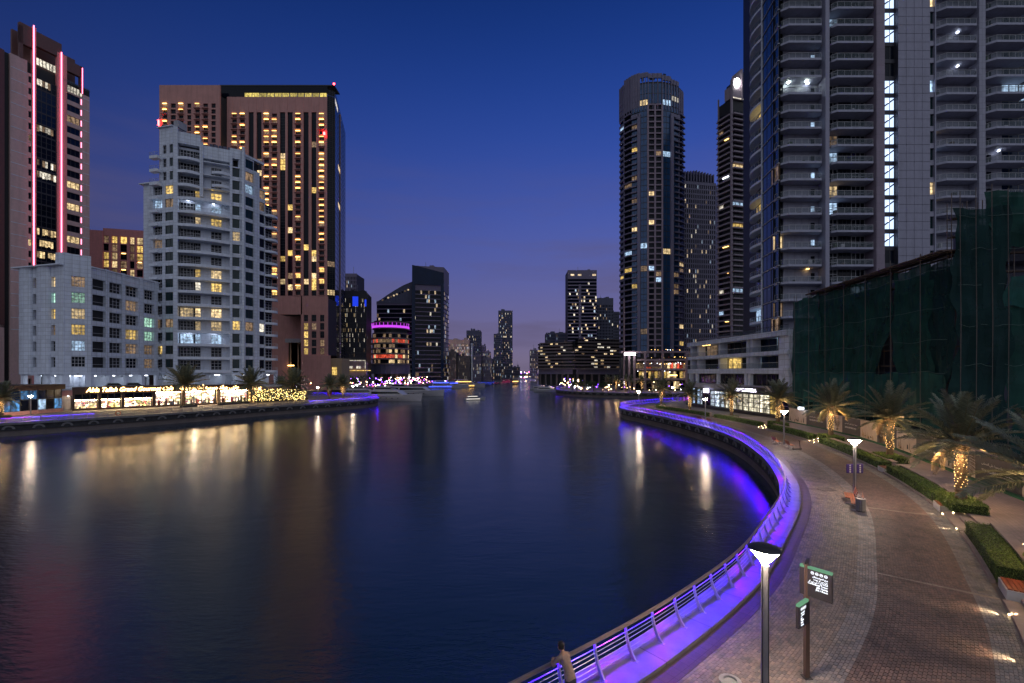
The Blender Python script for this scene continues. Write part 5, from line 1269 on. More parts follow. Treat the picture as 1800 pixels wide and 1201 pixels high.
for a, c in pil: B.box('pillar', 'shop_brown' if a < 380 else 'sand_wall', FSH, u(a), u(c), 0, 3.95, -.6, .1)
B.mb('back_wall').box(FSH, u(84), FSH.len, 0, 4.4, -7, -6.6, 'dark_wall')
bays = [(131, 172, 1), (178, 213, 1), (219, 268, 1), (274, 320, 0), (326, 381, 0), (388, 438, 0)]
stock = B.mb('merchandise')
for a, c, low in bays:
    ua, uc = u(a), u(c); n = 3 if low else 4
    for i in range(n):
        x0, x1 = ua + (uc - ua) * i / n, ua + (uc - ua) * (i + 1) / n
        if low:
            B.win(FSH, x0 + .04, x1 - .04, .4, 2.5, 'shop_shelf', 'd', d=-1.6, name='shop_interior'); B.win(FSH, x0 + .04, x1 - .04, 2.55, 3.9, 'glass_dark', 'd11', d=-.2, name='shop_pane')
        else: B.win(FSH, x0 + .04, x1 - .04, .4, 3.92, 'shop_bright', 'd', d=-1.8, name='shop_interior')
        B.box('mullion', 'frame_dark', FSH, x0 - .05, x0 + .05, .35, 3.95, -.25, -.12)
    for j in range(3): B.box('fill_strip', 'shop_fill', FSH, ua + (uc - ua) * (j + .12) / 3, ua + (uc - ua) * (j + .88) / 3, (2.3 if low else 3.7), (2.42 if low else 3.82), -.95, -.7)  # glowing strips added to strengthen the water reflections and light the pavement and goods
    for j in range(3): B.box('shelf', 'stock_cream' if not low else 'shop_brown', FSH, ua + .2, uc - .2, .8 + .55 * j, .84 + .55 * j, -1.5, -1.1)
    for j in range(int((uc - ua) * 5)):
        q = rng.uniform(ua + .2, uc - .4); z = rng.choice((.4, .84, 1.39, 1.94)) + .0; h = rng.uniform(.15, .45); wd = rng.uniform(.12, .4)
        if not low and rng.random() < .4: z, h = .4, rng.uniform(.7, 1.6)
        stock.box(FSH, q, q + wd, z, z + h, -1.45, -1.1, rng.choice(['stock_red', 'stock_pink', 'stock_cream', 'stock_dark', 'stock_dark', 'stock_blue', 'stock_dark']))
# concrete gateway on the left of the shops
B.box('gateway', 'pink_stone', FSH, u(79), u(88.5), 0, 4.85, -3, .2); B.box('gateway', 'pink_stone', FSH, u(88.5), u(127), 3.6, 4.85, -3, .2)
B.box('gateway', 'pale_concrete', FSH, u(88.5), u(127), 0, 3.6, -3.2, -2.8); B.box('gateway_lamp', 'white_lamp', FSH, u(120), u(122), 3.4, 3.55, -1.5, -.8)
glow('neon_gold', (1.0, .58, .20), 9.0)
rt = B.root; bs = (B.loc[0], B.loc[1], B.loc[2])
tm = text_mesh('Abla Tallah Grand Gourmet Cafe', 1.0, 'neon_gold', .05, .35, .012)
wd = max(v.co.x for v in tm.vertices); target_w = u(304) - u(151); s_ = target_w / wd
o = put_text('lettering', tm, rt, FSH, u(151), 4.35, .34, 1., bs); o.scale = (s_, 1.55, 1.0); o['label'] = 'glowing gold script lettering'
try:
    tm = text_mesh(arabic('مقهى جراند جورميه أهلا طلة عبلة'), 1.0, 'neon_gold', .05, 0, .012)
    wd = max(v.co.x for v in tm.vertices); s_ = (u(419) - u(315)) / max(wd, .1)
    o = put_text('lettering', tm, rt, FSH, u(315), 4.35, .34, 1., bs); o.scale = (s_, 1.5, 1.0)
except Exception as ex: print('arabic', ex)
# deck railing and parked cars' dark shapes stay behind it
for a, c in ((84, 440),):
    B.box('deck_rail', 'metal_grey', FSH, u(a), u(c), 5.75, 5.8, -.55, -.5)
    for i in range(24): uu = u(a) + (u(c) - u(a)) * i / 23; B.box('deck_rail', 'metal_grey', FSH, uu, uu + .05, 4.85, 5.75, -.55, -.5)
B.finish(cap=200)

# blue glass pavilion further left
glow('pavilion_blue', (.05, .20, .55), .55, sample=False); lit('lit_pavilion', (.10, .35, .75), .6, .7)
B = Bld('glass_pavilion', 'dark glass pavilion glowing blue inside beside the concrete gateway', (-109, 98), 'pavilion')
FPV = Fr((-104.3, 84), (-104.9, 106.3))
core(B, [FPV.P(0, -3), FPV.P(FPV.len, -3), FPV.P(FPV.len, -14), FPV.P(0, -14)], 0, 5.2)
for i in range(12):
    B.win(FPV, FPV.len * i / 12 + .05, FPV.len * (i + 1) / 12 - .05, .8, 3.2, rng.choice(['lit_pavilion', 'lit_pavilion', 'glass_dark', 'lit_cool']) if i < 11 else 'lit_pavilion', 'd11', d=-.2)
    B.win(FPV, FPV.len * i / 12 + .05, FPV.len * (i + 1) / 12 - .05, 3.25, 5.2, rng.choice(['glass_dark', 'glass_blue', 'lit_pavilion']), 'd11', d=-.2)
B.box('base', 'pink_stone', FPV, 0, FPV.len, 0, .8, -3, .1); B.box('roof', 'shop_brown', FPV, -.2, FPV.len + .2, 5.2, 6.4, -14, .4)
B.finish()

# low terrace bar covered in fairy lights right of the shops
mat('leaf_gold', (.10, .09, .02), .6, var=.4); glow('fairy', (1.0, .72, .24), 14, sample=False)
def leaf_cloud(b, cx, cy, cz, rx, ry, rz, n, size, ms):
    for _ in range(n):
        while True:
            a = np.array([rng.uniform(-1, 1) for _ in range(3)])
            if .3 < np.dot(a, a) < 1: break
        c = Vector((cx + a[0] * rx, cy + a[1] * ry, cz + a[2] * rz)); e1 = Vector([rng.gauss(0, 1) for _ in range(3)]).normalized(); e2 = e1.cross(Vector([rng.gauss(0, 1) for _ in range(3)])).normalized(); s_ = size * rng.uniform(.6, 1.3)
        mi_ = b.mi(rng.choice(ms)); b.face([tuple(c - e1 * s_), tuple(c + e2 * s_ * .5), tuple(c + e1 * s_), tuple(c - e2 * s_ * .5)], mi_)
mat('foliage', (.055, .085, .025), .6, var=.35, vscale=2); mat('foliage_dark', (.03, .05, .02), .65, var=.3, vscale=2); mat('foliage_lime', (.10, .12, .025), .6, var=.3, vscale=2)
mat('timber_brown', (.10, .06, .04), .7, var=.2)
bar = thing('fairy_lit_bar', (-74, 143, 0), 'terrace bar smothered in golden fairy lights beside the shops', 'bar')
k = MB()
for i in range(7):
    t_ = i / 6; x, y = -79.5 + 13 * t_, 138.5 + 9 * t_; k.tube([(x, y, 0), (x, y, 3.2)], .12, 6, 'timber_brown')
k.abox(-80, -66, 143, 152, 3.2, 3.4, 'timber_brown'); part('pergola', k, bar)
k = MB()
for i in range(26): t_ = rng.random(); leaf_cloud(k, -79.5 + 13 * t_, 138.0 + 9 * t_ + rng.uniform(-.5, .8), rng.uniform(.7, 3.4), 1.1, .8, .7, 70, .16, ['foliage', 'foliage_dark', 'leaf_gold'])
part('greenery', k, bar, kind='stuff')
k = MB()
for i in range(380):
    t_ = rng.random(); x, y, z = -79.5 + 13 * t_, 137.6 + 9 * t_ + rng.uniform(-.6, .6), rng.uniform(.4, 4.1 - abs(t_ - .4)); r = .034
    k.abox(x - r, x + r, y - r, y + r, z - r, z + r, 'fairy')
part('fairy_lights', k, bar, kind='stuff')
k = MB(); tm = text_mesh('dubai', 1.0, 'neon_gold', .05, .2, .012)
fb = Fr((-79.5, 138.2), (-66.5, 147)); o = link('lettering', tm, bar, (*[a - b_ for a, b_ in zip(fb.P(0, .4), (-74, 143))], 3.9), sc=(1.3, 1.3, 1), rot=(R(90), 0, fb.rot))
lt = bpy.data.lights.new('bar_glow', 'POINT'); lt.energy = 260; lt.color = (1, .68, .28); lt.shadow_soft_size = 1.5; lo = bpy.data.objects.new('bar_glow', lt); COL.objects.link(lo); lo.location = (0, -4.5, 3.2); lo.parent = bar

# ================================================================== LAMP POSTS
glow('lamp_glow', (1.0, .76, .54), 160.0)
def lamp_post_proto():
    root = thing('lamp_post', (0, 0, 0), '', 'lamp post')
    k = MB(); k.smooth = False; k.lathe((0, 0, 0), [(.16, 0), (.16, .06), (.105, .08), (.10, 3.82), (.07, 3.84), (.06, 3.90)], 14, 'metal_grey')
    for a in range(4): th = a * math.pi / 2 + .4; k.abox(.1 * math.cos(th) - .012, .1 * math.cos(th) + .012, .1 * math.sin(th) - .012, .1 * math.sin(th) + .012, .1, 3.8, 'metal_dark')
    part('pole', k, root)
    k = MB(); k.smooth = True; k.lathe((0, 0, 3.9), [(.11, 0), (.20, .11), (.40, .36)], 20, 'lamp_glow'); part('diffuser', k, root)
    k = MB(); k.smooth = True; k.lathe((0, 0, 4.262), [(.43, 0), (.43, .02), (.33, .07), (.16, .10), (.02, .11)], 20, 'metal_dark'); part('cap', k, root)
    return root
LP = lamp_post_proto()
lamps = [((6.95, 12.5), 'tall steel lamp post with glowing cone head beside the backlit direction sign'), ((24.7, 32.8), 'lamp post with violet banners beside the slatted bin and benches'), ((34.3, 57.4), 'lamp post beside the two benches and the kick scooter'),
         ((36.1, 85.0), 'lamp post between red benches and the bright shop'), ((32.6, 117), 'lamp post at the rounded tip of the promenade'), ((53, 150), 'lamp post behind the palm at the promenade tip'),
         ((-101, 95.5), 'lamp post before the blue glass pavilion'), ((-87.3, 125), 'lamp post standing before the café windows'), ((-64, 150), 'lamp post beside the fairy lit bar'), ((-57.7, 165), 'lamp post on the violet lit quay tip')]
for i, ((x, y), lb) in enumerate(lamps):
    o = LP if i == 0 else copy_tree(LP); o.location = (x, y, .0); o['label'] = lb; o['group'] = 'street lamps along the water'
    o.rotation_euler = (0, 0, rng.uniform(0, 6))
# banners on the second lamp
mat('banner_violet', (.045, .02, .20), .5); mat('print_white', (.7, .7, .72), .5)
bn = thing('lamp_banner', (24.7, 32.8, 2.0), 'pair of small violet banners with white circles on a lamp post', 'banner')
k = MB()
for sx in (-1, 1): k.abox(24.7 + sx * .36 - .22, 24.7 + sx * .36 + .22, 32.76, 32.84, 1.85, 2.5, 'banner_violet')
k.tube([(24.15, 32.8, 2.45), (25.25, 32.8, 2.45)], .02, 6, 'metal_grey'); part('panel', k, bn)
k = MB(); mi = k.mi('print_white')
for sx in (-1, 1):
    for j in range(4):
        c = (24.7 + sx * .36, 32.752, 1.95 + j * .15); k.face([(c[0] + .06 * math.cos(-2 * math.pi * i / 10), c[1], c[2] + .06 * math.sin(-2 * math.pi * i / 10)) for i in range(10)], mi)
part('print', k, bn)

# ================================================================== DIRECTION SIGN
mat('sign_dark', (.020, .018, .024), .35, var=.1); mat('sign_brown', (.085, .055, .045), .4); glow('sign_print', (.85, .90, 1.0), 1.6, sample=False); glow('sign_green', (.22, .50, .30), .55, sample=False)
sg = thing('direction_sign', (8.8, 13.6, 0), 'dark backlit direction sign with green top edges on a brown post', 'sign')
k = MB(); k.abox(8.74, 8.86, 13.54, 13.66, 0, 3.36, 'sign_brown'); k.abox(8.68, 8.92, 13.48, 13.72, 0, .015, 'metal_dark'); part('post', k, sg)
def sign_panel(F, w_, z0_, z1_, lines, icons, nm, right):
    k = MB(); k.box(F, 0, w_, z0_, z1_ - .07, -.045, .045, 'sign_dark'); o = part('panel', k, sg)
    k = MB(); k.box(F, 0, w_, z1_ - .07, z1_, -.047, .047, 'sign_green'); part('top_edge', k, o)
    base = (8.8, 13.6, 0); h = (z1_ - z0_)
    for j, tx in enumerate(lines):
        try: tm = text_mesh(tx, .066 if w_ > .5 else .05, 'sign_print', .001, 0, .0022, 'RIGHT' if right else 'LEFT')
        except Exception: continue
        put_text('print', tm, o, F, w_ - .10 if right else .10, z1_ - .28 - j * (.072 if w_ > .5 else .062), .05, 1., base)
    k = MB(); mi_ = k.mi('sign_print')
    for i in range(icons):
        r0 = .045 if w_ > .5 else .036; uu = (w_ - .15 - i * .115) if right else (.13 + i * .085); zc_ = z1_ - .155
        ring_ = [(uu + r0 * math.cos(2 * math.pi * a / 14), zc_ + r0 * math.sin(2 * math.pi * a / 14)) for a in range(14)]; inn = [(uu + r0 * .72 * math.cos(2 * math.pi * a / 14), zc_ + r0 * .72 * math.sin(2 * math.pi * a / 14)) for a in range(14)]
        for a in range(14):
            q = [ring_[a], ring_[(a + 1) % 14], inn[(a + 1) % 14], inn[a]]; k.face([(*F.P(e[0], .0505), e[1]) for e in q], mi_)
        k.face([(*F.P(uu - .02, .0505), zc_ - .01), (*F.P(uu + .02, .0505), zc_ - .01), (*F.P(uu + .02, .0505), zc_ + .012), (*F.P(uu - .02, .0505), zc_ + .012)], mi_)
    part('symbols', k, o)
sign_panel(Fr((8.70, 13.74), (9.20, 13.07)), .84, 2.46, 3.34, [arabic('برج كونتيننتال'), arabic('جي بي ار يوت'), arabic('جي بي ار') + ' / ' + arabic('الشاطئ'), 'Continental Tower', 'JBR Yachts', 'JBR / Beach'], 4, 'a', True)
sign_panel(Fr((8.22, 13.10), (8.78, 13.50)), .62, 1.72, 2.42, [arabic('المرسى'), arabic('الممشى'), arabic('برج'), 'Marina', 'Walk', 'Tower'], 4, 'b', False)
k = MB(); F = Fr((8.86, 13.7), (9.25, 14.2)); k.box(F, 0, .5, 2.75, 3.36, -.04, .04, 'sign_dark'); part('panel', k, sg)

# ================================================================== BENCHES AND BINS
MATS['metal_grey'].node_tree.nodes['Principled BSDF'].inputs['Metallic'].default_value = .35
mat('seat_wood', (.30, .070, .030), .45, var=.2, vscale=6); mat('bench_white', (.55, .54, .56), .5)
def bench_proto():
    root = thing('bench', (0, 0, 0), '', 'bench')
    for sx in (-.72, .72):
        k = MB(); F = Fr((sx - .035, 0), (sx + .035, 0))
        k.abox(sx - .035, sx + .035, -.30, .28, .0, .06, 'bench_white'); k.abox(sx - .035, sx + .035, -.05, .05, .06, .40, 'bench_white'); k.abox(sx - .035, sx + .035, -.32, .26, .36, .42, 'bench_white')
        k.tube([(sx, .22, .40), (sx, .36, .90)], .035, 6, 'bench_white'); part('leg', k, root)
    for i in range(4): k = MB(); y = -.30 + i * .14; k.abox(-.85, .85, y, y + .12, .42, .455, 'seat_wood'); part('slat', k, root)
    for i in range(3):
        k = MB(); z = .52 + i * .14; y = .24 + (z - .42) * .28; k.abox(-.85, .85, y, y + .035, z, z + .12, 'seat_wood'); part('slat', k, root)
    return root
BE = bench_proto(); first = True
def put(proto, xy, rz, label, group, z=0.):
    o = copy_tree(proto); o.location = (*xy, z); o.rotation_euler = (0, 0, rz); o['label'] = label; o['group'] = group; return o
fac = QR.rot(QR.near(24, 33))
bench_at = [(G(1494, 882), 'orange slatted bench behind the banner lamp post'), (G(1505, 893), 'orange slatted bench right beside the slatted bin'), (G(1365, 781), 'bench left of the lamp post near the scooter'), (G(1389, 788), 'bench between the lamp post and the scooter'),
            (G(1232, 741), 'red bench left of the lamp post by the bright shop'), (G(1249, 745), 'red bench right of the lamp post by the bright shop')]
for i, (xy, lb) in enumerate(bench_at):
    rz = QR.rot(QR.near(*xy)) + (math.pi if i < 2 else 0) + rng.uniform(-.04, .04)
    if i == 0: BE.location = (*xy, 0); BE.rotation_euler = (0, 0, rz); BE['label'] = lb; BE['group'] = 'benches on the promenade'
    else: put(BE, xy, rz, lb, 'benches on the promenade')
def bin_proto():
    root = thing('litter_bin', (0, 0, 0), '', 'bin')
    k = MB(); k.lathe((0, 0, 0), [(.24, 0), (.24, .05), (.22, .06), (.22, .80)], 14, 'metal_dark'); part('drum', k, root)
    s = MB(); s.abox(-.028, .028, -.275, -.235, .06, .82, 'metal_grey'); sm = s.mesh('slat')
    for i in range(18): th = 2 * math.pi * i / 18; link('slat', sm, root, (0, 0, 0), th)
    k = MB(); k.lathe((0, 0, .80), [(.285, 0), (.285, .05), (.17, .07), (.16, .02)], 18, 'metal_grey'); part('rim', k, root)
    return root
BI = bin_proto(); BI.location = (*G(1513, 899), 0); BI['label'] = 'slatted round litter bin beside the banner lamp post'; BI['group'] = 'litter bins'
put(BI, (5.85, 12.2), .3, 'litter bin beside the tall lamp post and the direction sign', 'litter bins'); put(BI, G(1257, 751), .3, 'dark litter bin beside the red benches', 'litter bins')

# ================================================================== KICK SCOOTER
sx, sy = G(1401, 791)
sc = thing('kick_scooter', (sx, sy, 0), 'black kick scooter parked beside the promenade bench', 'scooter')
mat('rubber', (.015, .015, .017), .8)
k = MB(); k.tube([(sx - .42, sy, .10), (sx + .38, sy, .10)], .06, 6, 'metal_dark'); part('deck', k, sc)
k = MB(); k.tube([(sx + .38, sy, .12), (sx + .28, sy, 1.05)], .028, 8, 'metal_dark'); part('stem', k, sc)
k = MB(); k.tube([(sx + .28, sy - .22, 1.06), (sx + .28, sy + .22, 1.06)], .02, 6, 'rubber'); part('handlebar', k, sc)
for dx in (-.46, .44):
    k = MB(); n = 12
    k.tube([(sx + dx + .10 * math.cos(2 * math.pi * i / n), sy, .12 + .10 * math.sin(2 * math.pi * i / n)) for i in range(n + 1)], .025, 6, 'rubber', caps=False); part('wheel', k, sc)

# ================================================================== HEDGES, PLANTER WALLS, STEPS
mat('hedge_core', (.03, .05, .015), .9); mat('hedge_leaf', (.085, .15, .03), .55, var=.3, vscale=3); mat('hedge_leaf2', (.13, .19, .035), .5, var=.3, vscale=3)
mat('planter_stone', (.30, .235, .23), .6, var=.15, bump=.2, bscale=12, grime=.2)
def hedge_run(label, s0, s1, o0=8.98, o1=10.0, z0=.0, z1=.78, dens=420):
    (x, y) = QR.at((s0 + s1) / 2, (o0 + o1) / 2); rt_ = thing('hedge', (x, y, z0), label, 'hedge', 'clipped hedges along the promenade')
    k = MB(); strip(k, QR, s0 + .05, s1 - .05, o0 + .06, o1 - .06, z0, z1 - .06, 'hedge_core', .6); part('branches', k, rt_)
    k = MB(); d = math.hypot(x, y); size = .035 if d < 34 else .055 if d < 60 else .09; dn = dens * (1 if d < 34 else .5 if d < 60 else .22)
    def leaf(c, nrm_):
        e1 = Vector([rng.gauss(0, 1) for _ in range(3)]); e1 = (e1 - nrm_ * e1.dot(nrm_) * .7).normalized(); e2 = e1.cross(nrm_ + Vector([rng.gauss(0, .5) for _ in range(3)])).normalized(); s_ = size * rng.uniform(.7, 1.4)
        mi_ = k.mi(rng.choice(('hedge_leaf', 'hedge_leaf', 'hedge_leaf2'))); k.face([tuple(c - e1 * s_), tuple(c + e2 * s_ * .5), tuple(c + e1 * s_), tuple(c - e2 * s_ * .5)], mi_)
    L_ = s1 - s0
    for _ in range(int(L_ * (o1 - o0) * dn)):
        q = rng.uniform(s0, s1); leaf(Vector((*QR.at(q, rng.uniform(o0, o1)), z1 + rng.gauss(-.02, .025))), Vector((0, 0, 1)))
    for side, o in ((-1, o0), (1, o1)):
        for _ in range(int(L_ * (z1 - z0) * dn)):
            q = rng.uniform(s0, s1); th = QR.rot(q) - math.pi / 2; nv = Vector((math.cos(th) * side, math.sin(th) * side, 0)); leaf(Vector((*QR.at(q, o + side * rng.gauss(-.03, .02)), rng.uniform(z0 + .02, z1))), nv)
    for q in (s0, s1):
        for _ in range(int((o1 - o0) * (z1 - z0) * dn)): leaf(Vector((*QR.at(q + rng.gauss(0, .03), rng.uniform(o0, o1)), rng.uniform(z0 + .02, z1))), Vector((1, 0, 0)))
    part('leaves', k, rt_, kind='stuff'); return rt_
def sp(px, py): return QR.near(*G(px, py))
hs = [(sp(1738, 1020), sp(1694, 940), 'long clipped hedge ending beside the step lights and an orange seat'), (sp(1641, 889), sp(1560, 832), 'clipped hedge between the two white planter seats'), (sp(1532, 825), sp(1456, 781), 'clipped hedge from the planter seat to the lit steps'),
      (sp(1420, 774), sp(1366, 754), 'clipped hedge behind the scooter lamp post'), (sp(1355, 751), sp(1288, 735), 'clipped hedge in front of the bright shop'), (sp(1276, 732), sp(1216, 718), 'clipped hedge beside the red benches')]
PWALL = []
for a, c, lb in hs:
    hedge_run(lb, a, c)
    x, y = QR.at((a + c) / 2, 10.15); pw_ = thing('planter_wall', (x, y, 0), 'low stone planter wall behind the ' + lb.replace('long ', ''), 'wall')
    k = MB(); strip(k, QR, a - .1, c + .1, 10.02, 10.25, -.03, .80, 'planter_stone'); part('wall', k, pw_)
    k = MB(); strip(k, QR, a - .1, c + .1, 10.0, 10.45, .80, .86, 'planter_stone'); part('coping', k, pw_)
    k = MB(); strip(k, QR, a - .1, c + .1, 8.8, 8.96, -.03, .14, 'planter_stone'); part('kerb', k, pw_)
    PWALL.append((pw_, a, c))
# steps in the gaps
gaps = [(QR.near(-1, 11), hs[0][0] - 2.3, 'broad near steps with recessed step lights beside the orange seat'), (hs[0][1] + .15, hs[1][0] - 1.5, 'lit steps between the near hedge and the white planter seat'), (hs[2][1] + .15, hs[3][0] - .15, 'lit steps beyond the banner lamp post'), (hs[3][1] + .15, hs[4][0] - .15, 'steps before the shop end')]
glow('step_lamp', (1.0, .70, .32), 60)
def glow_spot(parent, loc, direction, e, col=(1, .66, .32), ang=100, blend=.6, r=.03):
    lt = bpy.data.lights.new('lamp_light', 'SPOT'); lt.energy = e; lt.color = col; lt.spot_size = R(ang); lt.spot_blend = blend; lt.shadow_soft_size = r
    lo = bpy.data.objects.new('lamp_light', lt); COL.objects.link(lo); lo.parent = parent; lo.location = loc; lo.rotation_euler = Vector(direction).to_track_quat('-Z', 'Y').to_euler(); return lo
for gi, (a, c, lb) in enumerate(gaps):
    x, y = QR.at((a + c) / 2, 9.6); rt_ = thing('steps', (x, y, 0), lb, 'steps')
    for j, (o0, z) in enumerate(((8.8, .15), (9.3, .30), (9.8, .45))):
        k = MB(); strip(k, QR, a, c, o0, 10.26, z - .15 if j else -.03, z - .002, 'planter_stone'); part('step', k, rt_)
    ln = c - a; qs = [c - .5, a + .5] if ln < 8 else [c - 1.2, c - 4.2, c - 7.0]
    for q in qs:
        for j, (o0, z) in enumerate(((8.8, .08), (9.3, .23), (9.8, .38))):
            if gi == 0 and j == 2: continue
            px_, py_ = QR.at(q, o0 - .02); th = QR.rot(q) + math.pi / 2
            k = MB(); k.abox(px_ - .018, px_ + .018, py_ - .018, py_ + .018, z - .015, z + .015, 'step_lamp'); part('step_light', k, rt_)
            if j == 0 or gi == 0: glow_spot(rt_, (px_ + .10 * math.cos(th) - x, py_ + .10 * math.sin(th) - y, z + .06), (math.cos(th), math.sin(th), -.22), 130, ang=55)
# white planter seats with orange wooden tops
for (a, off, lb) in ((hs[0][0] - 1.2, 9.4, 'white planter seat with glowing orange wooden top by the near steps'), (hs[1][0] - .75, 9.2, 'white planter seat with orange top between lit steps and hedge'), ((hs[1][1] + hs[2][0]) / 2, 9.3, 'small white planter seat with orange top between two hedges')):
    x, y = QR.at(a, off); rt_ = thing('stone_bench', (x, y, 0), lb, 'seat', rz=QR.rot(a))
    k = MB(); k.abox(-.75, .75, -.42, .42, 0, .40, 'bench_white'); rt_l = bpy.data.objects.new('block', k.mesh('block')); COL.objects.link(rt_l); rt_l.parent = rt_
    for i in range(5): k = MB(); k.abox(-.7, .7, -.38 + i * .155, -.25 + i * .155, .41, .45, 'seat_wood'); o = bpy.data.objects.new('slat', k.mesh('slat')); COL.objects.link(o); o.parent = rt_
# square hedges round the palms
def box_hedge(x, y, rz, w_, d_, z0, h, label):
    rt_ = thing('box_hedge', (x, y, z0), label, 'hedge', 'square hedges round the palm trunks', rz)
    k = MB(); k.abox(-w_ / 2 + .05, w_ / 2 - .05, -d_ / 2 + .05, d_ / 2 - .05, 0, h - .05, 'hedge_core'); o = bpy.data.objects.new('branches', k.mesh('branches')); COL.objects.link(o); o.parent = rt_
    k = MB(); dd = math.hypot(x, y); size = .04 if dd < 45 else .07; n = int(2 * (w_ * d_ + 2 * h * (w_ + d_)) * (190 if dd < 45 else 70))
    for _ in range(n):
        f = rng.random() * (w_ * d_ + 2 * h * (w_ + d_)); 
        if f < w_ * d_: c = Vector((rng.uniform(-w_ / 2, w_ / 2), rng.uniform(-d_ / 2, d_ / 2), h + rng.gauss(0, .03)))
        elif f < w_ * d_ + 2 * h * w_: c = Vector((rng.uniform(-w_ / 2, w_ / 2), rng.choice((-1, 1)) * d_ / 2 + rng.gauss(0, .03), rng.uniform(0, h)))
        else: c = Vector((rng.choice((-1, 1)) * w_ / 2 + rng.gauss(0, .03), rng.uniform(-d_ / 2, d_ / 2), rng.uniform(0, h)))
        e1 = Vector([rng.gauss(0, 1) for _ in range(3)]).normalized(); e2 = e1.cross(Vector([rng.gauss(0, 1) for _ in range(3)])).normalized(); s_ = size * rng.uniform(.7, 1.4)
        k.face([tuple(c - e1 * s_), tuple(c + e2 * s_ * .5), tuple(c + e1 * s_), tuple(c - e2 * s_ * .5)], k.mi(rng.choice(('hedge_leaf', 'hedge_leaf2', 'hedge_leaf2'))))
    o = bpy.data.objects.new('leaves', k.mesh('leaves')); COL.objects.link(o); o.parent = rt_; o['kind'] = 'stuff'
# recessed lights of the planter walls shining over the walkway
for (pw_, a, c) in PWALL[:4]:
    n = max(2, int((c - a) / 2.6)); bx, by, _ = pw_.location
    for i in range(n):
        q = a + (c - a) * (i + .5) / n; x, y = QR.at(q, 10.47); th = QR.rot(q) - math.pi / 2
        k = MB(); k.abox(x - .02, x + .02, y - .02, y + .02, .57, .61, 'step_lamp'); part('wall_light', k, pw_)
        glow_spot(pw_, (x + .06 * math.cos(th) - bx, y + .06 * math.sin(th) - by, .60), (math.cos(th), math.sin(th), -.30), 130, ang=60)
# ================================================================== DATE PALMS
mat('frond_green', (.115, .135, .085), .5, var=.3, vscale=1.2); mat('frond_pale', (.18, .19, .125), .5, var=.3, vscale=1.2); mat('rachis', (.16, .13, .06), .6)
mat('palm_bark', (.17, .115, .075), .85, var=.35, vscale=5, bump=.5, bscale=14)
glow('string_bulb', (1.0, .62, .22), 8, sample=False)
mat('frond_dry', (.16, .105, .055), .7, var=.3, vscale=2)
def frond_mesh(Lf, droop, seed, pairs=30, wl_=.034, dry=False):
    r = random.Random(seed); k = MB(); pts = []
    for i in range(9):
        t_ = i / 8; pts.append((Lf * t_ * (1 - .12 * droop * t_ * t_), .05 * math.sin(3 * t_ + seed), -Lf * droop * .55 * t_ ** 2.2 + .06 * Lf * t_))
    k.tube(pts, .02, 3, 'rachis', False, [.032 * (1 - .85 * i / 8) for i in range(9)])
    P = [Vector(p_) for p_ in pts]
    for i in range(pairs):
        t_ = .10 + .89 * (i + r.uniform(-.3, .3)) / pairs; f = min(max(t_, 0), .999) * 8; j = int(f); c = P[j].lerp(P[j + 1], f - j); tn = (P[j + 1] - P[j]).normalized()
        side = tn.cross(Vector((0, 0, 1))).normalized(); up = side.cross(tn).normalized()
        ll = .62 * (math.sin(math.pi * min(1, .16 + .80 * t_)) ** .7) * r.uniform(.85, 1.12)
        for sg_ in (-1, 1):
            d = (tn * r.uniform(.55, .85) + side * sg_ * 1.0 + up * r.uniform(.05, .5)).normalized(); w_ = (tn - d * tn.dot(d)).normalized() * wl_ * .5
            m_ = c + d * ll * .5 + Vector((0, 0, .02)); e = c + d * ll - Vector((0, 0, .10 * ll))
            mi_ = k.mi('frond_dry' if dry else 'frond_green' if r.random() < .6 else 'frond_pale')
            k.face([tuple(c - w_ * .5), tuple(m_ - w_), tuple(m_ + w_), tuple(c + w_ * .5)], mi_); k.face([tuple(m_ - w_), tuple(e), tuple(m_ + w_)], mi_)
    return k.mesh('frond')
FR_N = [frond_mesh(3.5, d * .85, i, 64, .048) for i, d in enumerate((.12, .35, .62, .9))]
FR_F = [frond_mesh(3.5, d * .8, i + 9, 34, .10) for i, d in enumerate((.12, .35, .62, .9))]
FR_D = frond_mesh(2.9, .75, 77, 34, .05, True)
def trunk_mesh(h, boots=True):
    k = MB(); k.lathe((0, 0, 0), [(.34, 0), (.29, .25), (.26, h * .5), (.25, h * .8), (.30, h * .93), (.36, h), (.24, h + .35)], 12, 'palm_bark')
    if boots:
        mi_ = k.mi('palm_bark'); n = int(h * 46)
        for i in range(n):
            z = .1 + (h + .1) * i / n; th = i * 2.39996; r0 = .26 + (.10 * max(0, (z / h - .82) / .18) if z > .82 * h else 0); s_ = .085 + (.05 if z > h * .85 else 0)
            c = Vector((math.cos(th), math.sin(th), 0)); t_ = Vector((-math.sin(th), math.cos(th), 0)); zz = Vector((0, 0, 1)); o = Vector((0, 0, z)) + c * r0
            a, b_, d, e, f = o - t_ * s_, o + t_ * s_, o - zz * s_ * 1.1, o + zz * s_ * 1.0, o + c * s_ * .8 + zz * s_ * .7
            for q in ((d, b_, f), (a, d, f), (b_, e, f), (e, a, f)): k.face([tuple(v) for v in q], mi_)
    return k.mesh('trunk')
TR = {}
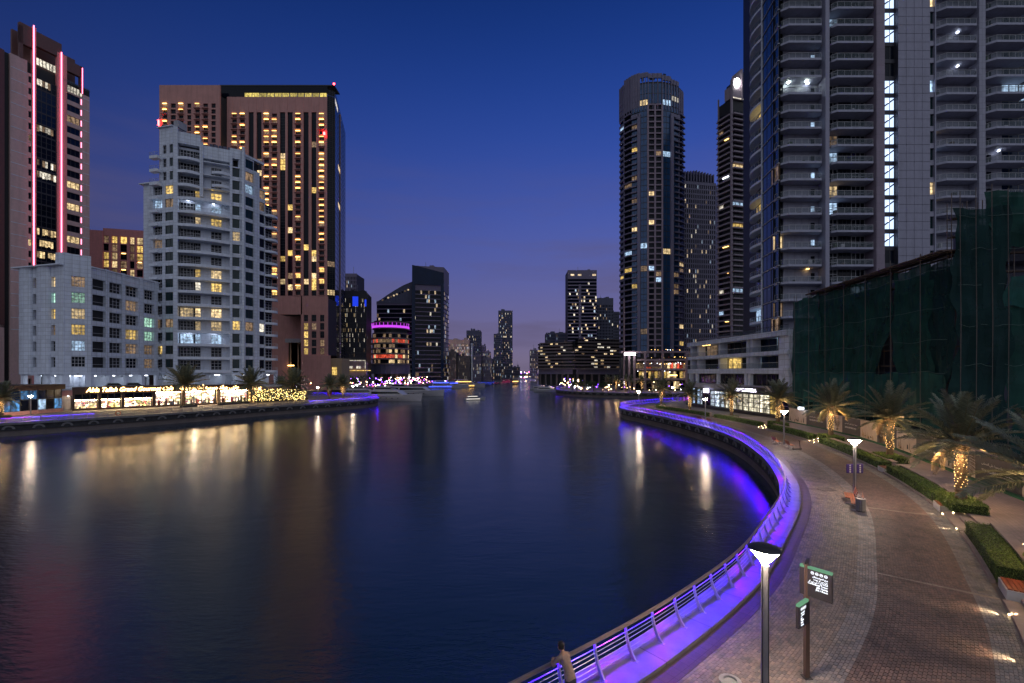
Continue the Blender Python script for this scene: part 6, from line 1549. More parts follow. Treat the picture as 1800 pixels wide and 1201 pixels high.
def palm(x, y, z, h, label, lit_trunk=True, near=True, sc=1., nf=46, energy=26, group='date palms', seed=0):
    r = random.Random(seed * 31 + 5); root = thing('date_palm', (x, y, z), label, 'palm', group, r.uniform(0, 6)); key = (round(h, 1), near)
    if key not in TR: TR[key] = trunk_mesh(round(h, 1), True)
    tr_ = link('trunk', TR[key], root)
    fr = FR_N if near else FR_F
    for i in range(nf):
        t_ = i / (nf - 1); el = 82 - 96 * t_ ** .9 + r.uniform(-8, 8); az = i * 2.39996 + r.uniform(-.25, .25); v = 0 if el > 45 else 1 if el > 10 else 2 if el > -18 else 3
        if r.random() < .25: v = min(3, v + 1)
        o = link('frond', fr[v], root, (.16 * math.cos(az), .16 * math.sin(az), h + .25 - .25 * t_)); o.rotation_euler = (r.uniform(-.35, .35), -R(el), az); s_ = sc * r.uniform(.88, 1.08); o.scale = (s_, s_, s_)
    for i in range(4):
        az = r.uniform(0, 6.28); o = link('dry_frond', FR_D, root, (.2 * math.cos(az), .2 * math.sin(az), h + .02)); o.rotation_euler = (r.uniform(-.5, .5), R(r.uniform(22, 58)), az); s_ = sc * r.uniform(.7, .95); o.scale = (s_, s_, s_)
    if lit_trunk:
        k = MB(); n = int(h * (22 if near else 14)); hh = h * .62
        for i in range(n):
            zz = h * .30 + hh * i / n + r.uniform(-.05, .05); th = i * 1.1 + r.uniform(-.3, .3); rr = .31 + (.06 if zz > h * .85 else 0); b_ = .012 if near else .016
            cx_, cy_ = rr * math.cos(th), rr * math.sin(th); k.abox(cx_ - b_, cx_ + b_, cy_ - b_, cy_ + b_, zz - b_, zz + b_, 'string_bulb')
        o = bpy.data.objects.new('string_lights', k.mesh('string_lights')); COL.objects.link(o); o.parent = tr_; o['kind'] = 'stuff'
        for j, (fz, e) in enumerate(((.50, 3.0), (.76, 3.6), (.80, 3.6), (.84, 3.6))):
            lt = bpy.data.lights.new('string_glow', 'POINT'); lt.energy = energy * e * (1 if near else .55); lt.color = (1, .62, .26); lt.shadow_soft_size = .06
            lo = bpy.data.objects.new('string_glow', lt); COL.objects.link(lo); lo.parent = root; th = -math.pi / 2 + (j - 2) * 1.7 - root.rotation_euler.z + math.atan2(x, y) * -1.0; lo.location = ((.50 + .40 * (j > 0)) * math.cos(th), (.50 + .40 * (j > 0)) * math.sin(th), h * fz)
    return root
pr = [((37.2, 44.8), 4.0, 1.0, 'date palm with glowing trunk standing behind the planter seat and dark hoarding text'), ((41.2, 58.8), 4.1, 1.0, 'date palm with glowing trunk before the pale hoarding picture'), ((43.6, 74.6), 4.1, .98, 'date palm with glowing trunk at the shop corner beside a lamp post'),
      ((43.4, 90), 4.1, 1.0, 'date palm in front of the bright shop windows'), ((40.6, 104), 3.9, .95, 'date palm with bright lit base near the white shop sign'), ((40.0, 122), 4.4, 1.0, 'date palm with glowing trunk at the promenade tip'), ((28.9, 29.3), 4.0, .97, 'big date palm rising from the square hedge by the lit steps')]
for i, ((x, y), h, s_, lb) in enumerate(pr):
    palm(x, y, WKZ if i < 3 or i == 6 else .2, h, lb, True, i in (0, 1, 6), s_, 46 if i in (0, 6) else 40, seed=i)
    if i in (0, 1, 2, 6): box_hedge(x, y, QR.rot(QR.near(x, y)), 3.4, 1.7, WKZ, .55, 'low square hedge round the ' + lb.split(' with')[0].split(' rising')[0] + {0: ' behind the planter seat', 1: ' before the pale hoarding picture', 2: ' at the shop corner', 6: ' by the lit steps'}[i])
    else: box_hedge(x, y, QR.rot(QR.near(x, y)), 2.6, 1.6, .0, .6, 'low square hedge round the ' + {3: 'palm before the shop windows', 4: 'palm with bright lit base', 5: 'palm at the promenade tip'}[i])
palm(22.6, 18.6, WKZ, 4.2, 'nearest date palm whose drooping fronds hang over the upper walkway', True, True, 1.02, 46, seed=9)
box_hedge(22.6, 18.6, QR.rot(QR.near(22, 19)), 3.4, 1.7, WKZ, .55, 'square hedge under the nearest drooping palm')
lf = [((-101.5, 90.5), 3.9, True, 'date palm with lit trunk before the blue glass pavilion'), ((-89.2, 124), 5.6, False, 'dark date palm before the café window with pink goods'), ((-78.5, 137), 5.3, False, 'dark date palm between the shops and the fairy lit bar'),
      ((-70, 146), 5.2, False, 'date palm rising out of the fairy lit bar'), ((-62.5, 156), 4.6, False, 'date palm leaning left at the violet quay tip'), ((-59.5, 160), 4.6, True, 'second date palm with lit trunk at the violet quay tip'), ((-80, 158), 4.8, False, 'small date palm half hidden behind the fairy lit bar')]
for i, ((x, y), h, l_, lb) in enumerate(lf): palm(x, y, 0, h, lb, l_, False, (.98, 1.75, 1.6, 1.55, 1.1, 1.1, 1.0)[i], 44, seed=20 + i, energy=22)
x, y = -101.5, 90.5; box_hedge(x, y, .8, 2.6, 1.6, 0, .5, 'square hedge round the palm before the blue pavilion')

# ================================================================== HOARDING
mat('hoard_dark', (.06, .058, .07), .5, var=.1); mat('hoard_pale', (.50, .42, .38), .5, var=.15, vscale=.8); mat('hoard_green', (.015, .10, .05), .8, var=.2); mat('hoard_edge', (.30, .27, .26), .6)
hp = [(30.5, 19.5), (35.2, 31.4), (39.8, 42.3), (43.6, 51.6), (46.3, 60.5), (48.0, 69.5), (49.0, 80.5)]
kinds = ['pale', 'dark', 'dark', 'pale', 'dark', 'pale', 'dark', 'pale', 'dark', 'pale']
hd = thing('hoarding', (43, 52, WKZ), 'long site hoarding with dark text panels and pale picture panels', 'hoarding')
ci = 0
def hoard_seg(a, c, kind, words, seed):
    F = Fr(c, a); r = random.Random(seed); k = MB(); k.box(F, .02, F.len - .02, WKZ + .1, WKZ + 2.35, -.06, 0, 'hoard_' + kind); o = part('panel', k, hd)
    k = MB(); k.box(F, 0, F.len, WKZ + 2.36, WKZ + 2.46, -.1, .05, 'hoard_edge'); part('top_rail', k, o)
    if kind == 'dark':
        for j, tx in enumerate(words):
            tm = text_mesh(tx, .26 if j == 0 else .30, 'print_white', .002, 0, .003 * j); wd_ = max(v.co.x for v in tm.vertices); q = put_text('print', tm, o, F, F.len * .16, WKZ + 1.45 - j * .55, .01, 1., (43, 52, WKZ))
            q.scale = (min(1.2, F.len * .68 / wd_), 1, 1)
    else:
        k = MB(); mi_ = k.mi('stock_dark'); m2 = k.mi('sand_wall')
        for _ in range(16):
            q = r.uniform(.3, F.len - .8); w_ = r.uniform(.05, .5); z = WKZ + r.uniform(.15, .5); h_ = r.uniform(.1, 1.0) * (1 if w_ < .3 else .5)
            k.face([(*F.P(q, .006), z), (*F.P(q + w_, .006), z), (*F.P(q + w_ * r.uniform(.2, .9), .006), z + h_), (*F.P(q + w_ * .1, .006), z + h_ * r.uniform(.6, 1))], r.choice((mi_, m2)))
        part('print', k, o)
lines = [(arabic('وجهة جديدة على الممشى'), 'YOUR EXCLUSIVE PUBLIC GROUNDS'), (arabic('قريبا'), 'COMING SOON ON THE WATER')]
segs = []
for a, c in zip(hp, hp[1:]):
    m_ = ((a[0] + c[0]) / 2, (a[1] + c[1]) / 2); segs += [(a, m_), (m_, c)]
for i, (a, c) in enumerate(segs): hoard_seg(a, c, ['dark', 'pale'][(i + (0)) % 2], lines[i % 2], i)
k = MB()
for a, c in zip(hp, hp[1:]): F = Fr(c, a); k.box(F, 0, F.len, WKZ - .02, WKZ + .09, -.02, .45, 'hoard_green')
part('green_skirt', k, hd)
hl = part('hoarding_lamp', (lambda k_: (k_.abox(47.6, 48.4, 75.5, 75.7, WKZ + 2.5, WKZ + 2.9, 'white_lamp'), k_)[1])(MB())); tag(hl, 'small bright white floodlight box on top of the hoarding', 'lamp')

# ================================================================== NETTED SCAFFOLD BUILDING
m = mat('net_green', (.012, .060, .050), .8, var=.35, vscale=.35, spec=.2); 
m2_ = mat('net_teal', (.017, .080, .072), .8, var=.35, vscale=.35, spec=.2); mat('net_dark', (.008, .035, .036), .85, var=.3, vscale=.3, spec=.2)
for nm in ('net_green', 'net_teal', 'net_dark'):      # a woven net lets a little of the building through
    t = MATS[nm].node_tree; nd = t.nodes; out = next(n for n in nd if n.type == 'OUTPUT_MATERIAL'); pb = next(n for n in nd if n.type == 'BSDF_PRINCIPLED')
    tr_ = nd.new('ShaderNodeBsdfTransparent'); mx = nd.new('ShaderNodeMixShader'); gg = nd.new('ShaderNodeNewGeometry'); nz = nd.new('ShaderNodeTexNoise'); nz.inputs['Scale'].default_value = .6; nz.inputs['Detail'].default_value = 6
    t.links.new(gg.outputs['Position'], nz.inputs['Vector']); rr = nd.new('ShaderNodeMapRange'); rr.inputs[1].default_value = .4; rr.inputs[2].default_value = .75; rr.inputs[3].default_value = .97; rr.inputs[4].default_value = .80; t.links.new(nz.outputs['Fac'], rr.inputs[0])
    t.links.new(rr.outputs[0], mx.inputs[0]); t.links.new(tr_.outputs[0], mx.inputs[1]); t.links.new(pb.outputs[0], mx.inputs[2]); t.links.new(mx.outputs[0], out.inputs[0])
mat('scaffold_tube', (.16, .13, .12), .6, metal=.3); mat('scaffold_board', (.16, .11, .085), .8, var=.25, vscale=2)
B = Bld('scaffolded_building', 'building site wrapped in dark green scaffold netting behind the palms', (52, 60))
R0, R1, R2 = (51.9, 83.4), (47.9, 49.4), (60.5, 46.9); RA, RB = Fr(R0, R1), Fr(R1, R2)
core(B, [(54.9, 82.4), (51.2, 53.0), (66, 50.8), (66, 82.4)], 0, 21.4, 'slate_wall', 'shell')
core(B, [RB.P(3.2, -2.2), RB.P(RB.len, -2.2), RB.P(RB.len, -5), RB.P(3.2, -5)], 21.4, 25.5, 'slate_wall', 'shell')
for F, n in ((RA, 14), (RB, 9)):
    zt_ = 22.0 if F is RA else 27.5
    for i in range(n + 1):
        uu = F.len * i / n
        for d in (-.9, -.25): k = B.mb('upright'); k.tube([(*F.P(uu, d), 0), (*F.P(uu, d), zt_ + (1.2 if d > -.5 and i % 3 == 0 else .2))], .045, 5, 'scaffold_tube')
    for j in range(int(zt_ / 2.0)):
        z = 2.0 * (j + 1)
        for d in (-.9, -.25): B.mb('ledger').tube([(*F.P(0, d), z), (*F.P(F.len, d), z)], .04, 4, 'scaffold_tube')
        B.box('board', 'scaffold_board', F, 0, F.len, z - .12, z - .06, -.95, -.3)
def net(F, u0, u1, z0, z1, m_, seed, d0=.05, slack=.28, curl=0.):
    """A hanging sheet of netting: folds, sag between ledgers, torn uneven edges."""
    r = random.Random(seed); k = MB(); mi_ = k.mi(m_); nu, nz_ = max(8, int((u1 - u0) / .45)), max(8, int((z1 - z0) / .45)); ph = [r.uniform(0, 6) for _ in range(8)]
    g = []
    for j in range(nz_ + 1):
        tz = j / nz_; row = []
        for i in range(nu + 1):
            tu = i / nu; uu = u0 + (u1 - u0) * tu; z = z0 + (z1 - z0) * tz
            f = slack * (.5 * math.sin(uu * 1.7 + ph[0] + .6 * math.sin(z * .5 + ph[1])) * (1.1 - tz) + .35 * math.sin(uu * 3.9 + z * .35 + ph[2]) + .22 * math.sin(uu * 7.3 + ph[3] + z * .9)) - .22 * abs(math.sin(math.pi * z / 4.0 + ph[4] * .2)) * (.6 + .4 * math.sin(uu + ph[5]))
            z2 = z + (.25 * math.sin(uu * .9 + ph[6]) + .12 * math.sin(uu * 2.7 + ph[7])) * (1 - tz) + (.18 * math.sin(uu * 1.3 + ph[5]) * tz)
            uu2 = uu + (.35 * math.sin(z * .55 + ph[1]) + .15 * math.sin(z * 1.9 + ph[2])) * (1 if i in (0, nu) else .4) - curl * (1 - tz) ** 2 * tu
            row.append((*F.P(uu2, d0 + f + slack), z2))
        g.append(row)
    for j in range(nz_):
        for i in range(nu): k.face([g[j][i], g[j][i + 1], g[j + 1][i + 1], g[j + 1][i]], mi_)
    k.smooth = True; part('net_sheet', k, B.root)
u = RA.upx
net(RA, -.3, u(1445), 2.6, 22.0, 'net_teal', 1, .10); net(RA, u(1443), u(1572), 7.5, 21.8, 'net_green', 2, .0, curl=3.5); net(RA, u(1574), u(1640), 8.5, 21.6, 'net_green', 3, .06); net(RA, u(1632), RA.len + .2, 8.0, 21.4, 'net_dark', 4, -.05)
net(RA, u(1442), u(1668), 3.0, 9.0, 'net_teal', 5, .35); net(RA, -.1, RA.len, 0.5, 4.2, 'net_dark', 6, .18)
u = RB.upx
net(RB, -.4, u(1765), 1.0, 26.6, 'net_dark', 7, .4, .34); net(RB, u(1762), u(1850), .8, 17.5, 'net_green', 8, .2, .3); net(RB, u(1730), RB.len, 22.5, 28.2, 'net_green', 9, .3, .25); net(RB, u(1757), u(1800), 15.8, 19.3, 'net_teal', 10, .8, .2)
# ropes and battens that tie the nets down
mat('tie_rope', (.10, .16, .15), .8)
for F, zs_ in ((RA, (9.2, 12.8, 16.4, 20.6)), (RB, (5.5, 10.0, 14.2, 18.5, 22.3, 25.8))):
    for j, z in enumerate(zs_):
        n = 26; r = random.Random(int(z * 10)); w = MB()
        w.tube([(*F.P(F.len * i / n, .72 + .12 * math.sin(i * .9 + z)), z + .10 * math.sin(i * 1.3 + z) - .16 * abs(math.sin(math.pi * i / 4.))) for i in range(n + 1)], .022, 4, 'tie_rope'); part('tie_rope', w, B.root)
for i in range(9):
    w = MB(); uu = RB.len * i / 9; x, y = RB.P(uu, .95); w.tube([(x, y, .5), (x + .1, y, 14), (x, y, 28.4 + .3 * (i % 3))], .04, 5, 'scaffold_tube'); part('pole', w, B.root)
for i in range(7):
    w = MB(); uu = RA.len * (i + .3) / 7; x, y = RA.P(uu, .85); w.tube([(x, y, .5), (x, y, 22.9 + .4 * (i % 2))], .04, 5, 'scaffold_tube'); part('pole', w, B.root)
# timber canopy along the top of the long face
u = RA.upx; n = 22
for i in range(n):
    a0 = u(1428) + (RA.len - u(1428)) * i / n; a1 = u(1428) + (RA.len - u(1428)) * (i + 1) / n - .06
    w = MB(); w.box(RA, a0, a1, 22.35 + .02 * (i % 3), 22.47 + .02 * (i % 3), -1.2, 1.1, 'scaffold_board'); part('canopy_board', w, B.root)
for d in (-1.0, .2, .9): B.mb('ledger').tube([(*RA.P(u(1426), d), 22.28), (*RA.P(RA.len, d), 22.28)], .06, 5, 'scaffold_tube')
for i in range(5): B.box('lit_room', 'lit_dim', RA, u(1556 + i * 21), u(1568 + i * 21), 5.2, 6.8, -2.98, -2.9)
B.finish()

# ================================================================== BOATS
mat('hull_white', (.50, .48, .52), .3, var=.05, coat=.3); mat('hull_dark', (.02, .022, .03), .3); mat('boat_glass', (.008, .009, .013), .08)
def hull(b, M, L_, W_, Hs, Hb, m_):
    st = 9; mi_ = b.mi(m_); rows = []
    for i in range(st + 1):
        t_ = i / st; hw = W_ / 2 * (1 - max(0, (t_ - .45) / .55) ** 2.2) * (.90 + .10 * min(1, t_ * 3)); sh = Hs + (Hb - Hs) * t_ ** 2; x = L_ * (t_ - .5)
        fl = .10 * t_ * L_ * .25
        rows.append([(x + (fl if i == st else fl * t_), -hw, sh), (x + fl * .4 * t_, -hw * .86, sh * .42), (x, -hw * .62, -.25), (x, 0, -.5), (x, hw * .62, -.25), (x + fl * .4 * t_, hw * .86, sh * .42), (x + (fl if i == st else fl * t_), hw, sh)])
    T = lambda p_: tuple(M @ Vector(p_))
    for a, c in zip(rows, rows[1:]):
        for j in range(6): b.face([T(a[j]), T(a[j + 1]), T(c[j + 1]), T(c[j])], mi_)
        b.face([T(a[6]), T(a[0]), T(c[0]), T(c[6])], mi_)
    b.face([T(q) for q in rows[0]][::-1], mi_)
def side_prism(b, M, prof, hw0, hw1, m_):
    mi_ = b.mi(m_); T = lambda p_: tuple(M @ Vector(p_)); zmin = min(z for _, z in prof); zmax = max(z for _, z in prof)
    f = lambda z: hw0 + (hw1 - hw0) * (z - zmin) / (zmax - zmin + 1e-6)
    A = [(x, -f(z), z) for x, z in prof]; C = [(x, f(z), z) for x, z in prof]
    b.face([T(q) for q in A], mi_); b.face([T(q) for q in C[::-1]], mi_)
    for i in range(len(prof)): j = (i + 1) % len(prof); b.face([T(A[j]), T(A[i]), T(C[i]), T(C[j])], mi_)
def yacht(x, y, rz, L_, label, decks=2, lights=False, accent=None, group='moored yachts'):
    M = Matrix.Translation((x, y, WZ)) @ Matrix.Rotation(rz, 4, 'Z'); rt_ = thing('motor_yacht', (x, y, WZ), label, 'yacht', group); W_ = L_ * .24; s = L_ / 24
    k = MB(); hull(k, M, L_, W_, 1.9 * s, 3.0 * s, 'hull_white'); part('hull', k, rt_)
    k = MB(); side_prism(k, M, [(-.36 * L_, 1.9 * s), (.24 * L_, 2.2 * s), (.12 * L_, 4.1 * s), (-.36 * L_, 4.1 * s)], W_ * .42, W_ * .36, 'hull_white'); part('cabin', k, rt_)
    k = MB(); side_prism(k, M, [(-.33 * L_, 2.55 * s), (.185 * L_, 2.7 * s), (.125 * L_, 3.6 * s), (-.33 * L_, 3.6 * s)], W_ * .412, W_ * .388, 'boat_glass'); part('cabin_windows', k, rt_)
    if decks > 1:
        k = MB(); side_prism(k, M, [(-.30 * L_, 4.12 * s), (.06 * L_, 4.12 * s), (-.02 * L_, 5.4 * s), (-.30 * L_, 5.4 * s)], W_ * .33, W_ * .28, 'hull_white'); part('flybridge', k, rt_)
        k = MB(); side_prism(k, M, [(-.27 * L_, 4.5 * s), (.04 * L_, 4.5 * s), (-.01 * L_, 5.1 * s), (-.27 * L_, 5.1 * s)], W_ * .328, W_ * .30, 'boat_glass'); part('bridge_windows', k, rt_)
        k = MB(); side_prism(k, M, [(-.40 * L_, 5.45 * s), (.02 * L_, 5.45 * s), (-.01 * L_, 5.65 * s), (-.40 * L_, 5.65 * s)], W_ * .36, W_ * .34, 'hull_white'); part('hardtop', k, rt_)
    k = MB()
    for sgn_ in (-1, 1):
        pts = [tuple(M @ Vector((L_ * t_, sgn_ * W_ * .46 * (1 - max(0, (t_ + .05) / .55) ** 2.2), (2.0 + 1.0 * (t_ + .5) ** 2 + .55) * s))) for t_ in (-.48, -.3, -.1, .1, .25, .38, .46)]; k.tube(pts, .04 * s, 4, 'frame_white')
        for q in pts: k.tube([q, (q[0], q[1], q[2] - .55 * s)], .03 * s, 4, 'frame_white')
    part('deck_rail', k, rt_)
    k = MB()
    for i in range(5):
        c = M @ Vector((L_ * (-.25 + .1 * i), -W_ * .475, 1.15 * s)); k.abox(c.x - .22 * s, c.x + .22 * s, c.y - .22 * s, c.y + .22 * s, c.z - .12 * s, c.z + .12 * s, 'boat_glass')
    part('porthole', k, rt_)
    if accent:
        k = MB(); side_prism(k, M, [(-.46 * L_, 1.2 * s), (.20 * L_, 1.2 * s), (.20 * L_, 1.2 * s + .16), (-.46 * L_, 1.2 * s + .16)], W_ * .49, W_ * .49, accent); part('light_strip', k, rt_)
        k = MB(); side_prism(k, M, [(-.34 * L_, 4.15 * s), (.10 * L_, 4.15 * s), (.10 * L_, 4.32 * s), (-.34 * L_, 4.32 * s)], W_ * .42, W_ * .42, accent); part('deck_light', k, rt_)
    return rt_
glow('boat_blue', (.04, .08, 1.0), 5); glow('boat_pink', (1.0, .08, .28), 4); glow('boat_amber', (1.0, .55, .12), 4); glow('boat_white', (1, .92, .8), 1.2)
yacht(*D(690, 186), -.22, 25, 'large white motor yacht moored beside the violet quay tip', 2)
yacht(*D(735, 226), -.15, 26, 'sleek white yacht moored beyond the large white yacht', 1)
yacht(*D(712, 236), -.2, 24, 'white yacht partly hidden behind the sleek yacht', 2)
yacht(*D(638, 212), .1, 22, 'dark decked yacht tucked behind the violet quay tip', 2)
yacht(*D(782, 330), .05, 24, 'party yacht outlined in blue lights before the sail tower', 2, accent='boat_blue')
yacht(*D(800, 345), .05, 20, 'smaller yacht with blue strip lights beside the party yacht', 2, accent='boat_blue')
yacht(*D(822, 350), .0, 26, 'floating restaurant yacht with amber lights', 2, accent='boat_amber')
yacht(*D(860, 560), .0, 30, 'distant excursion boat with blue light line under the bridge', 2, accent='boat_blue')
yacht(*D(885, 600), .0, 42, 'long distant excursion boat with red and amber lights under the bridge', 2, accent='boat_pink')
yacht(*D(835, 190), .45, 9, 'small open motor boat crossing the middle of the canal', 1, accent='boat_white')
yacht(*D(950, 300), .1, 14, 'dark small boat moored at the right bank point', 1)
yacht(*D(962, 268), 0, 16, 'low boat moored below the terraced block', 1)
x, y = D(906, 420); ab = thing('water_taxi', (x, y, WZ), 'small wooden water taxi with a glowing yellow canopy', 'boat'); M = Matrix.Translation((x, y, WZ)) @ Matrix.Rotation(1.2, 4, 'Z')
k = MB(); hull(k, M, 10, 3, 1.0, 1.6, 'timber_brown'); part('hull', k, ab)
k = MB(); [k.tube([tuple(M @ Vector((a, s_, 1))), tuple(M @ Vector((a, s_, 3)))], .08, 5, 'timber_brown') for a in (-3, 0, 3) for s_ in (-1.2, 1.2)]; part('post', k, ab)
k = MB(); side_prism(k, M, [(-3.6, 3), (3.6, 3), (3.2, 3.5), (-3.2, 3.5)], 1.7, 1.3, 'boat_amber'); part('canopy', k, ab)

# ================================================================== BRIDGE, FAR SHORE LAMPS AND TREES
br = Bld('road_bridge', 'low dark road bridge crossing the far end of the canal', D(880, 690), 'bridge'); FBr = Fr(D(820, 690), D(955, 690))
br.box('deck', 'umber_wall', FBr, 0, FBr.len, 4.2, 6.4, -16, 0); br.box('parapet', 'far_violet', FBr, 0, FBr.len, 6.4, 7.4, -.4, .2)
for t_ in (.08, .36, .64, .92): br.box('pier', 'umber_wall', FBr, FBr.len * t_ - 1.5, FBr.len * t_ + 1.5, WZ - .5, 4.2, -14, -1)
br.finish()
def shore_lamps(name, label, pts, n, hs_, cols, spread, seed):
    r = random.Random(seed); k = MB(); C = Curve(pts, 2.)
    for i in range(n):
        q = r.uniform(0, C.len); x, y = C.at(q, r.uniform(.5, spread)); z = r.choice(hs_) * r.uniform(.8, 1.2); d = math.hypot(x, y); s_ = d * .00042 * r.uniform(.5, 1.5)
        k.abox(x - s_, x + s_, y - s_, y + s_, z - s_, z + s_, r.choice(cols))
    return tag(part(name, k), label, 'lights', kind='stuff')
glow('far_warm', (1, .62, .28), 26, sample=False); glow('far_white', (.9, .92, 1), 26, sample=False); glow('far_violet_l', (.22, .06, 1), 30, sample=False); glow('far_pink', (1, .12, .4), 22, sample=False)
shore_lamps('far_left_shore_lights', 'scattered warm and white lights along the far left shore', [(-110, 225), (-84, 262), (-72, 320), (-62, 400), (-58, 520), (-55, 690)][::-1], 520, (1, 2, 3.5, 5), ['far_warm', 'far_warm', 'far_white', 'far_white', 'far_violet_l', 'far_pink'], 14, 1)
shore_lamps('far_right_shore_lights', 'scattered warm and violet lights along the far right shore', [(80, 206), (45, 210), (32, 225), (30, 260), (36, 420), (42, 690)], 300, (1, 2, 3.2, 4.5), ['far_warm', 'far_warm', 'far_white', 'far_violet_l'], 14, 2)
shore_lamps('bridge_lights', 'coloured lights under and beyond the far bridge', [(-52, 700), (40, 700)], 90, (1.2, 2.5, 7.5, 9), ['far_warm', 'far_white', 'far_violet_l', 'far_pink'], 10, 3)
def round_tree(x, y, h, rad, label, seed, group='trees on the far banks'):
    rt_ = thing('broadleaf_tree', (x, y, 0), label, 'tree', group); k = MB(); k.tube([(x, y, 0), (x + .1, y, h * .5), (x, y, h * .75)], .2, 6, 'palm_bark', True, [.22, .15, .08])
    for a in range(4): k.tube([(x, y, h * .45), (x + rad * .6 * math.cos(a * 1.6 + seed), y + rad * .6 * math.sin(a * 1.6 + seed), h * .8)], .07, 5, 'palm_bark')
    part('trunk', k, rt_); k = MB(); r = random.Random(seed)
    for _ in range(9): leaf_cloud(k, x + r.uniform(-.6, .6) * rad, y + r.uniform(-.6, .6) * rad, h * r.uniform(.55, .95), rad * .5, rad * .5, rad * .4, 55, .28, ['foliage', 'foliage_dark', 'foliage_dark'])
    part('crown', k, rt_, kind='stuff')
for i, (px, Y, h, rd) in enumerate(((1006, 236, 5.5, 3.2), (1013, 232, 6, 3.4), (1024, 226, 5.5, 3), (1043, 214, 5, 2.6), (1060, 212, 4.6, 2.4))): round_tree(*D(px, Y), h, rd, ['round dark tree at the left end of the far violet quay', 'taller round tree second along the far violet quay', 'round tree third along the far violet quay', 'small round tree midway along the far quay', 'small round tree beside the lit palms of the far quay'][i], i)
for i, (px, Y) in enumerate(((1068, 214), (1083, 216), (1100, 214), (1109, 208), (1128, 205), (1146, 206))): palm(*D(px, Y), 0, 5.2, ['far palm left of the pylon sign', 'far palm just before the pylon sign', 'far palm with lit trunk right of the pylon sign', 'far palm by the pale kiosk', 'far palm below the amber restaurant', 'far palm behind the promenade tip'][i], i in (1, 2, 4), False, .85, 24, seed=50 + i, energy=30)
for i, (px, Y, h) in enumerate(((612, 262, 7), (624, 268, 6.5), (637, 272, 7), (650, 280, 6), (668, 292, 7), (605, 255, 6))): round_tree(*D(px, Y), h, 3.4, ['dark tree below the chequered slab annexe', 'second dark tree below the annexe canopy', 'third dark tree below the annexe canopy', 'dark tree at the annexe corner', 'dark tree before the round restaurant building', 'dark tree left of the annexe'][i], 30 + i)
# ================================================================== SMALL THINGS ON THE LEFT BANK
def car(F, uu, d, z, label, body):
    x, y = F.P(uu, d); M = Matrix.Translation((x, y, z)) @ Matrix.Rotation(F.rot, 4, 'Z'); rt_ = thing('parked_car', (x, y, z), label, 'car', 'cars parked on the deck over the shops')
    k = MB(); side_prism(k, M, [(-2.2, .35), (2.2, .35), (2.25, .75), (1.3, .95), (-2.2, 1.0)], .88, .84, body); part('body', k, rt_)
    k = MB(); side_prism(k, M, [(-1.9, .98), (1.2, .95), (.55, 1.52), (-1.5, 1.55)], .82, .62, 'boat_glass'); o = part('windows', k, rt_)
    k = MB(); side_prism(k, M, [(-1.45, 1.55), (.5, 1.52), (.45, 1.58), (-1.4, 1.61)], .62, .60, body); part('roof', k, rt_)
    for a in (-1.35, 1.35):
        for s_ in (-.8, .8): k = MB(); c = M @ Vector((a, s_, .32)); k.tube([tuple(c + Vector((-F.nx, -F.ny, 0)) * .1), tuple(c + Vector((F.nx, F.ny, 0)) * .1)], .32, 12, 'rubber'); part('wheel', k, rt_)
    for s_ in (-.6, .6): k = MB(); c = M @ Vector((2.22, s_, .68)); k.abox(c.x - .1, c.x + .1, c.y - .1, c.y + .1, c.z - .07, c.z + .07, 'print_white'); part('headlight', k, rt_)
mat('paint_dark', (.03, .03, .035), .25, coat=.5); mat('paint_maroon', (.06, .02, .02), .25, coat=.5)
u = FSH.upx
car(FSH, u(206), -2.0, 4.85, 'dark grey car parked on the deck above the script lettering', 'paint_dark'); car(FSH, u(241), -2.0, 4.85, 'maroon car parked on the deck beside the dark grey car', 'paint_maroon')
# lifebuoy on the quay railing
mat('buoy_orange', (.40, .08, .03), .5)
s_b = QL.near(-81.5, 94); x, y = QL.at(s_b, .05); th = QL.rot(s_b); k = MB(); n = 16
k.tube([(x + .42 * math.cos(2 * math.pi * i / n) * math.cos(th), y + .42 * math.cos(2 * math.pi * i / n) * math.sin(th), .72 + .42 * math.sin(2 * math.pi * i / n)) for i in range(n + 1)], .08, 8, 'buoy_orange', False)
tag(part('lifebuoy', k), 'orange lifebuoy ring hanging on the quay railing before the gateway', 'lifebuoy')
# planters before the shops
for i, (a, c, lb) in enumerate(((384, 437, 'long dark planter hedge before the brightest shop windows'), (450, 540, 'long dark planter hedge before the fairy lit bar'), (318, 345, 'short planter at the foot of the dark palm by the café'))):
    pa, pc = G(a, 717 - .07 * (a - 318)), G(c, 717 - .07 * (c - 318)); F = Fr(pa, pc); rt_ = thing('planter', (*F.P(F.len / 2, 0), 0), lb, 'planter')
    k = MB(); k.box(F, 0, F.len, 0, .5, -.5, .5, 'quay_dark'); part('box', k, rt_); k = MB()
    for j in range(int(F.len * 1.6)): q = F.P(F.len * (j + .5) / int(F.len * 1.6), 0); leaf_cloud(k, q[0], q[1], .65, .5, .45, .28, 40, .10, ['foliage', 'foliage_dark'])
    part('leaves', k, rt_, kind='stuff')
mat('flag_red', (.45, .015, .015), .7)
for i, px in enumerate((575.5, 579.5)):
    x, y = D(px, 168 + i); rt_ = thing('red_banner', (x, y, 0), ['tall red feather banner beside the quay tip palms', 'second red feather banner right next to the first'][i], 'banner')
    k = MB(); k.tube([(x, y, 0), (x, y, 3.4)], .03, 6, 'metal_grey'); part('pole', k, rt_); k = MB(); k.abox(x + .03, x + .65, y - .01, y + .01, .6, 3.3, 'flag_red'); part('flag', k, rt_)
